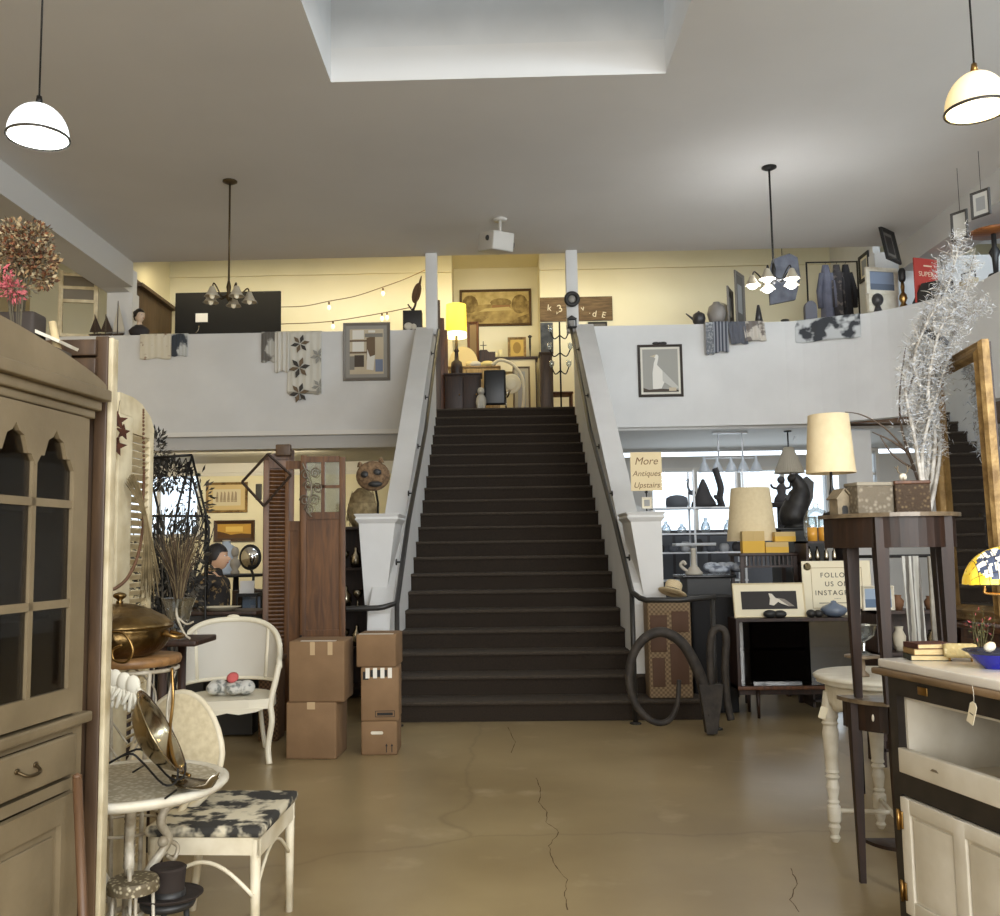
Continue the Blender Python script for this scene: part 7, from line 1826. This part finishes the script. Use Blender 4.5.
# right of the stair head: brown shelf, grey screen, candelabrum
ry = 15.6
t, h = cab('brown_display_cabinet', 'brown upright cabinet at the right of the stair head', 'cabinet', 541, 553, 352, ry, OLDW, .35, kn=False)
zc_ = Z2+h
a, b = P(541, 352, ry+.1), P(553, 322, ry+.1)
t = thing('grey_painted_panel', 'narrow grey painted panel standing on the brown cabinet', 'panel', ((a.x+b.x)/2, ry+.15, zc_)); MB(mat('smoky_grey', C(120, 118, 112), .7, 0, C(80, 80, 78), 8)).bbox(-(b.x-a.x)/2, (b.x-a.x)/2, -.015, .015, 0, b.z-zc_, .006).build('panel', t)
t = thing('iron_candelabrum', 'tall black iron candelabrum with glass cups by the right stair column', 'candelabrum', (up(561, 15.2), 15.2, Z2)); hh = P(560, 322, 15.2).z-Z2
MB(IRON).cyl((0, 0, 0), (0, 0, hh), .014).lathe([(.14, 0), (.12, .02), (.02, .04)], 16).build('stem', t)
for i, (z, r) in enumerate(((hh*.45, .14), (hh*.65, .17), (hh*.85, .15))):
    for s in (-1, 1): 
        ar = MB(IRON).tube(spl([(0, 0, z), (s*r*.6, 0, z-.06), (s*r, 0, z+.06)], 4), .010, 6).build('arm', t)
        MB(GLASSC).lathe([(.02, 0), (.04, .03), (.04, .10), (.036, .10)], 12, (s*r, 0, z+.06), cap=False).build('cup', ar)
t = thing('dark_wood_chair', 'brown wooden chair by the right stair wall upstairs, seen from the side', 'chair', (up(561, 16.3), 16.3, Z2))
m = MB(MWOOD); m.bbox(-.18, .2, -.2, .2, .42, .46, .01); m.build('seat', t); MB(MWOOD).bbox(-.18, -.14, -.2, .2, .46, 1.0, .01).build('backrest', t)
for x in (-.16, .17):
    for y in (-.17, .17): MB(MWOOD).cyl((x, y, 0), (x, y, .42), .02).build('leg', t)
# things fixed on the right column
cxr = PZ(570.5, 253, CZ).x
t = thing('round_black_ring', 'thick black ring ornament fixed high on the right stair column', 'ornament', P(572, 299, 14.24))
MB(BLK).tube([(.09*math.cos(a), 0, .09*math.sin(a)) for a in [2*PI*i/28 for i in range(28)]], .034, 10, closed=True).build('ring', t); MB(flat('grey_disc', 150, 146, 138)).lathe([(0, 0), (.06, 0), (.06, .01), (0, .012)], 20, (0, .01, 0), M=RX(PI/2)).build('dial', t)
t = thing('small_black_lantern', 'small black square lantern on the right stair column under the ring', 'lantern', P(572, 328, 14.23))
m = MB(BLK); m.box(-.07, .07, -.06, .03, 0, .015); m.box(-.07, .07, -.06, .03, .13, .145); m.lathe([(.08, .145), (.02, .19), (0, .20)], 4)
for x in (-.065, .055): m.box(x, x+.012, -.06, -.048, 0, .14); m.box(x, x+.012, .018, .03, 0, .14)
m.build('cage', t); MB(flat('grey_disc', 150, 146, 138)).box(-.03, .03, -.02, .01, .03, .11).build('candle', t)
# long board with white letters
ly = UY; a, b = P(540, 322, ly), P(612, 296, ly)
t = thing('letter_board', 'long weathered wooden board with scattered white letters on the upstairs back wall', 'sign', ((a.x+b.x)/2, ly, a.z)); w_, h_ = b.x-a.x, b.z-a.z
WB = mat('weathered_sign_boards', C(122, 100, 72), .85, 0, C(92, 74, 52), 4, (1, 1, 7))
MB(WB).bbox(-w_/2, w_/2, -.03, 0, 0, h_*.98, .006).build('board', t)
for ch, px, py, r, sz in (('k', 549, 311, -.1, .17), ('v', 556.5, 314.5, -.5, .10), ('3', 561, 312, .35, .20), ('v', 583, 311, .2, .15), ('.', 589.5, 314, 0, .13), ('d', 594, 317, -.15, .17), ('E', 603, 318, -.25, .16)):
    q = P(px, py, ly); text('letter', ch, flat('white_letter_paint', 224, 214, 186), t, sz, T(q.x-t.location.x, -.034, q.z-t.location.z) @ RY(-r) @ FACE, .002)
a, b = P(588, 328, ly), P(607, 322, ly)
t = thing('dark_wall_strip', 'small dark framed strip under the letter board', 'picture', ((a.x+b.x)/2, ly, a.z-.4)); frame_parts(t, b.x-a.x, b.z-a.z+.4, .03, .03, BLK, None, 0, [(flat('slate_print', 100, 96, 90), R4)])

# ---- along the right balcony ledge
LZ = BTOP+.002
def ledge(px, Y=14.63): return (P(px, 322, Y).x, Y, LZ)
t = thing('dark_teapot', 'round dark teapot with a thin spout on the right balcony ledge', 'teapot', ledge(699)); DG2 = flat('dark_glaze', 58, 56, 56, .35)
MB(DG2).lathe([(.05, 0), (.09, .04), (.105, .10), (.09, .17), (.05, .20), (0, .205)], 20).build('pot_body', t); MB(DG2).tube(spl([(-.09, 0, .10), (-.14, 0, .14), (-.20, 0, .19)], 4), [.022, .008], 8).build('spout', t); MB(DG2).ball((0, 0, .21), .02, 8, 6).build('knob', t)
t = thing('grey_round_vase', 'round grey vase with a pale plate behind it, by the leaning frames', 'vase', ledge(717))
MB(flat('mottled_grey_glaze', 140, 134, 128, .4)).lathe([(.06, 0), (.12, .06), (.15, .18), (.12, .29), (.06, .33), (.05, .36), (0, .34)], 24).build('vase_body', t)
t = thing('pale_plate', 'pale round plate standing on edge behind the grey vase', 'plate', (ledge(721)[0], 14.66, LZ)); MB(flat('pale_plate_glaze', 206, 196, 172, .4)).lathe([(0, 0), (.12, 0), (.19, .02), (.19, .03), (.12, .012), (0, .012)], 28, (0, .03, .19), M=RX(-PI/2)).build('plate_body', t)
for i, (px, py, h, mm, rz, lab) in enumerate(((731, 288, .62, GRF, 1.15, 'lower grey frame leaning nearly edge-on beside the grey vase'), (741, 272, .86, GRF, 1.0, 'tall grey frame leaning edge-on with a point above the others'))):
    x, y, z = ledge(px, 14.66); h = P(px, py, 14.66).z-LZ
    t = thing('framed_print', lab, 'picture frame', (x, y+.05, z), rz, 'frames leaning on the balcony ledge'); frame_parts(t, .42, h, .05, .03, mm, None, 0, [(flat('slate_print', 100, 96, 90), R4), (flat('grey_photo', 150, 150, 148), rc(.2, .8, .2, .8))])
t = thing('small_metronome', 'small dark pointed metronome on the ledge right of the leaning frames', 'metronome', ledge(759)); MB(DG2).lathe([(.07, 0), (.045, .16), (.02, .30), (0, .31)], 4).build('case', t)
t = thing('low_black_hat', 'low dark flat hat on the ledge under the lit chandelier', 'hat', ledge(785)); MB(DG2).lathe([(.13, 0), (.13, .01), (.07, .02), (.06, .06), (0, .07)], 20).build('felt', t)
# shade hanging behind the chandelier
sy_ = 15.0; a = P(784, 300, sy_)
t = thing('grey_hanging_dress', 'grey sleeveless garment hanging behind the lit chandelier', 'garment', (a.x, sy_, P(784, 254, sy_).z))
q = lambda px, py: P(px, py, sy_)-t.location
m = MB(mat('grey_silk', C(112, 114, 124), .7, 0, C(84, 86, 96), 6)); pp = [q(770, 305), (q(795, 300)), q(800, 278), q(797, 258), q(789, 254), q(780, 257), q(772, 260), q(768, 278)]
m.prism([(p.x, p.z) for p in pp], -.03, .03); m.build('garment_body', t)
MB(IRON).cyl((0, 0, -.02), (0, 0, 7.1-t.location.z), .005).build('hanging_wire', t)
t = thing('grey_arched_clock', 'grey arch-topped clock case on the curving balcony ledge', 'clock', (P(811, 318, 14.55).x, 14.57, LZ)); MB(flat('slate_case', 104, 104, 112)).prism([(-.09, 0), (.09, 0)]+[(.09*math.cos(a_), .22+.11*math.sin(a_)) for a_ in [PI*i/12 for i in range(13)]], -.05, .05).build('case', t)
# garments on a rail at the right back
GM = [mat('slate_blue_coat', C(112, 114, 130), .85, 0, C(86, 88, 102), 4), mat('dark_patterned_coat', C(64, 60, 62), .85, 0, C(110, 102, 96), 12, lo=.55, hi=.6), flat('black_coat', 40, 38, 40, .9)]
gy = 15.4
rl = thing('garment_rail', 'black garment rail at the right end of the upper floor', 'clothes rail', (P(835, 300, gy).x, gy, TOPZ)); hr = P(838, 262, gy).z-TOPZ
MB(IRON).cyl((-.45, 0, hr), (.40, 0, hr), .012).build('rail', rl)
for x in (-.44, .39): MB(IRON).cyl((x, 0, 0), (x, 0, hr), .014).build('upright', rl)
for i, (px, lab) in enumerate(((827, 'slate blue coat, leftmost on the garment rail'), (838, 'dark patterned coat in the middle of the garment rail'), (847, 'black coat, rightmost on the garment rail'))):
    t = thing('hanging_coat', lab, 'coat', (P(px, 300, gy).x, gy, TOPZ+hr), 0, 'coats on the garment rail')
    m = MB(GM[i]); wv = (.085, .07, .07)[i]
    m.grid(lambda u, v: ((.05+(wv-.05)*min(1, v*6)+.03*v)*math.cos(2*PI*u), (.03+.07*min(1, v*5))*math.sin(2*PI*u)*(1+.1*math.sin(u*40)), -.05-1.15*v), 32, 10); m.build('coat_body', t)
    for s in (-1, 1): MB(GM[i]).tube([(s*wv*.8, -.02, -.20), (s*(wv+.05), -.04, -.50), (s*(wv+.04), -.05, -.78)], [.05, .045], 8).build('sleeve', t)
    MB(IRON).tube(spl([(0, 0, .012), (.015, 0, -.01), (0, 0, -.03), (0, 0, -.05)], 3), .004, 5).build('hanger_hook', t)
wx = 6.3
a = P(857, 280, 15.9)
t = thing('narrow_black_frame', 'narrow black frame with a white picture on the right upstairs side wall', 'picture frame', (6.29, 15.95, a.z), -PI/2); frame_parts(t, .42, P(857, 253, 15.9).z-a.z, .06, .03, BLK, PAPER, .05, [(flat('grey_photo', 150, 150, 148), R4)])
a, b = P(867, 294, 13.95), P(902, 266, 13.95)
t = thing('white_framed_seascape', 'white-framed blue-grey seascape standing on the curving balcony ledge', 'picture', (P(884, 310, 14.0).x, 14.03, LZ), .25); 
bs = a.z-LZ; h_ = b.z-LZ
MB(WHT).bbox(-.25, .25, -.03, .06, 0, bs+.01, .01).build('stand_box', t)
c = thing('x', 'x', 'x'); bpy.data.objects.remove(c)
m = MB(WHT); z0, z1 = bs+.01, h_; m.box(-.27, .27, -.02, .02, z0, z0+.06); m.box(-.27, .27, -.02, .02, z1-.06, z1); m.box(-.27, -.21, -.02, .02, z0+.06, z1-.06); m.box(.21, .27, -.02, .02, z0+.06, z1-.06); m.build('frame', t)
m = MB(flat('seascape_sky', 128, 140, 160)); m.box(-.21, .21, 0, .01, z0+.06, z1-.06); m.use(flat('seascape_sea', 96, 106, 122)); m.box(-.21, .21, -.003, .0, z0+.06, z0+.16); m.build('picture', t)
def spot(px, Y):
    return (P(px, 305, Y).x, Y, LZ)
t = thing('dark_bronze_head', 'small dark bronze head in front of the white-framed seascape', 'sculpture', (P(875, 312, 13.90).x-.02, 13.90, LZ+.002)); t.location = (5.66, 14.06-.12, LZ)
MB(DG2).ball((0, 0, .17), (.085, .08, .10), 16, 10).lathe([(.06, 0), (.05, .03), (.035, .07), (.04, .10)], 14).ball((-.0, -.08, .16), (.015, .02, .02), 8, 6).build('head', t)
a = P(893, 262, 13.5)
t = thing('tilted_black_frame', 'black framed picture hanging tilted from the ceiling beam at the right', 'picture', a); t.rotation_euler = (-.25, .12, .6)
frame_parts(t, .34, .55, .07, .04, BLK, None, 0, [(flat('slate_print', 100, 96, 90), R4), (flat('dark_print', 46, 42, 40), rc(.15, .85, .15, .85))]); MB(IRON).cyl((0, .02, .5), (0, .1, .75), .004).build('wire', t)
# red sign, black case, brass lamp, frames on the wing
Y3 = 13.45
b0 = P(919, 291, Y3)
t = thing('red_poster', 'red poster sign with pale lettering standing behind the black case', 'sign', (b0.x+.02, Y3, LZ+.002), .35); h_ = P(918, 257, Y3).z-LZ
t.location = (6.22, 13.55, LZ); 
MB(flat('poster_red', 176, 62, 52)).box(-.22, .20, -.01, .01, 0, h_).build('board', t); PL = flat('poster_cream', 226, 200, 170)
text('lettering', 'SUPER', PL, t, .10, T(-.01, -.012, h_*.60) @ FACE, .001)
m = MB(PL); m.box(-.05, .10, -.012, -.01, h_*.82, h_*.85); m.box(-.02, .06, -.012, -.01, h_*.45, h_*.47); m.box(.02, .08, -.012, -.01, h_*.3, h_*.33); m.build('small_print', t)
t = thing('black_instrument_case', 'black slanting case lying on the curving balcony ledge below the red poster', 'case', (6.21, 13.33, LZ), -.95)
MB(BLK).prism([(-.30, 0), (.30, 0), (.24, .24), (-.14, .26)], -.06, .08).build('case_body', t)
t = thing('brass_oil_lamp', 'tall brass and dark lamp standing left of the red poster', 'lamp', (5.98, 13.80, LZ))
MB(BRASS).lathe([(.07, 0), (.06, .03), (.03, .08), (.06, .14), (.05, .2), (.02, .24), (.03, .32), (.02, .4)], 16).build('base', t); MB(BLK).lathe([(.035, .4), (.05, .44), (.05, .56), (.03, .6), (0, .6)], 14).build('burner', t)
t = thing('small_wicker_tray', 'small pale tray with a dark handle on the ledge right of the black case', 'tray', (6.42, 12.75, LZ), -1.2)
MB(flat('pale_rattan', 190, 176, 146)).bbox(-.12, .12, -.05, .05, 0, .12, .01).build('tray_body', t); MB(BLK).tube([(-.11, 0, .10), (-.11, 0, .22), (.11, 0, .22), (.11, 0, .10)], .012, 6).build('handle', t)
def beamframe(lab, px, py, Y, w_, h_, rz, mm, art):
    a = P(px, py, Y); t = thing('hanging_picture', lab, 'picture', a, rz, 'pictures above the right wing'); frame_parts(t, w_, h_, .03, .03, mm, None, 0, art)
    MB(IRON).cyl((0, .01, h_*.9), (0, .01, CZ-a.z), .003).build('wire', t)
beamframe('pale picture in a thin dark frame, hung furthest left above the right wing', 961, 240, 11.4, .22, .36, -1.05, flat('dark_thin_frame', 70, 66, 62), [(flat('pale_poster', 200, 198, 190), R4)])
beamframe('pale picture in a dark frame, hung nearest the right edge above the right wing', 982, 217, 10.9, .24, .32, -1.05, flat('dark_thin_frame', 70, 66, 62), [(flat('pale_poster', 200, 198, 190), R4), (flat('grey_photo', 150, 150, 148), rc(.2, .8, .2, .8))])
# orange-brown round tabletop on a black stand by the right edge
oy = 10.6; a = P(997, 232, oy)
t = thing('round_orange_table', 'small round orange-brown tabletop on a black stand high at the right edge', 'table', (6.50, 12.2, LZ))
zt4 = P(997, 231, 12.2).z-LZ
MB(wood('orange_wood', C(150, 92, 44), C(112, 64, 28), 5, 'x')).lathe([(0, zt4-.04), (.28, zt4-.035), (.30, zt4-.01), (.29, zt4), (0, zt4)], 32).build('tabletop', t)
MB(BLK).lathe([(.10, 0), (.09, .03), (.03, .05), (.04, .25), (.07, .32), (.03, .4), (.03, zt4-.04)], 14).build('pedestal', t)

# ---- dried flowers and oddments on top of the hutch
def onh(px, py, Y): return P(px, py, Y)
HZ = 1.985
b0 = P(22, 300, 2.58)
t = thing('dried_flower_arrangement', 'orange and brown dried flower arrangement on top of the tan hutch', 'dried flowers', (b0.x-.02, 2.60, HZ))
MB(flat('dark_planter', 54, 46, 40)).bbox(-.08, .06, -.03, .05, 0, .20, .01).build('planter', t)
rn = random.Random(2); FL = [flat('rust_petal', 122, 74, 44), flat('brown_petal', 86, 58, 40), flat('buff_petal', 146, 120, 84), flat('sage_leaf', 88, 80, 62), flat('cream_petal', 160, 144, 112)]
m = MB(); o_ = t.location
for px, py, r, n in ((15, 240, .06, 260), (32, 240, .055, 260), (42, 262, .045, 200), (8, 262, .05, 160), (28, 258, .05, 180), (45, 280, .025, 70)): leafy(m, P(px, py, 2.58)-o_, r, int(n*2.2), .014, FL, rnd=rn, narrow=.6)
m.build('flower_heads', t)
m = MB()
for i in range(26): m.use(FL[3]); e = P(rn.uniform(5, 46), rn.uniform(225, 285), 2.58)-o_; m.tube([(rn.uniform(-.03, .02), 0, .19), e], .0015, 4)
m.build('stems', t)
m = MB(); rn = random.Random(12); o_ = P(18, 300, 2.45)
leafy(m, P(12, 290, 2.45)-o_, .028, 160, .018, [flat('bright_pink', 196, 96, 104), flat('dusty_rose', 170, 90, 92)], rnd=rn); leafy(m, P(2, 278, 2.45)-o_, .026, 110, .018, [flat('bright_pink', 196, 96, 104)], rnd=rn); leafy(m, P(18, 285, 2.45)-o_, .035, 60, .02, [FL[2], FL[3]], rnd=rn)
m.use(FL[3])
for i in range(8): m.tube([P(rn.uniform(0, 24), rn.uniform(280, 296), 2.45)-o_, Vector((-.01, .03, HZ+.005-o_.z))], .0012, 4)
tag(m.build('pink_flower_spray', loc=o_), 'spray of bright pink artificial flowers on the tan hutch top', 'flowers')
t = thing('tilted_white_shelf', 'small white shelf board leaning on the hutch top under the dried flowers', 'shelf', P(44, 318, 2.60)); t.location.z = HZ+.06
c_ = t.location
MB(WHT).box(-.075, .06, -.02, .10, -.003, .006, M=T(0, 0, .075) @ RY(.42)).build('board', t); MB(flat('shelf_bracket_grey', 70, 62, 52)).prism([(-.08, -.058), (.045, -.058), (.05, .035), (-.075, .085)], .0, .07).build('bracket', t)
MB(flat('beige_scroll', 196, 176, 134)).cyl(P(60, 362, 2.63), P(52, 322, 2.63), .011).build('tmp_tube'); o = bpy.data.objects['tmp_tube']; o.name = 'rolled_paper'
b0 = P(60, 362, 2.63); o.data.transform(Matrix.Translation(-b0)); o.location = b0; tag(o, 'rolled cream paper tube standing on the hutch top', 'paper roll')
# heart-shaped iron cut-out hung at the hutch's left
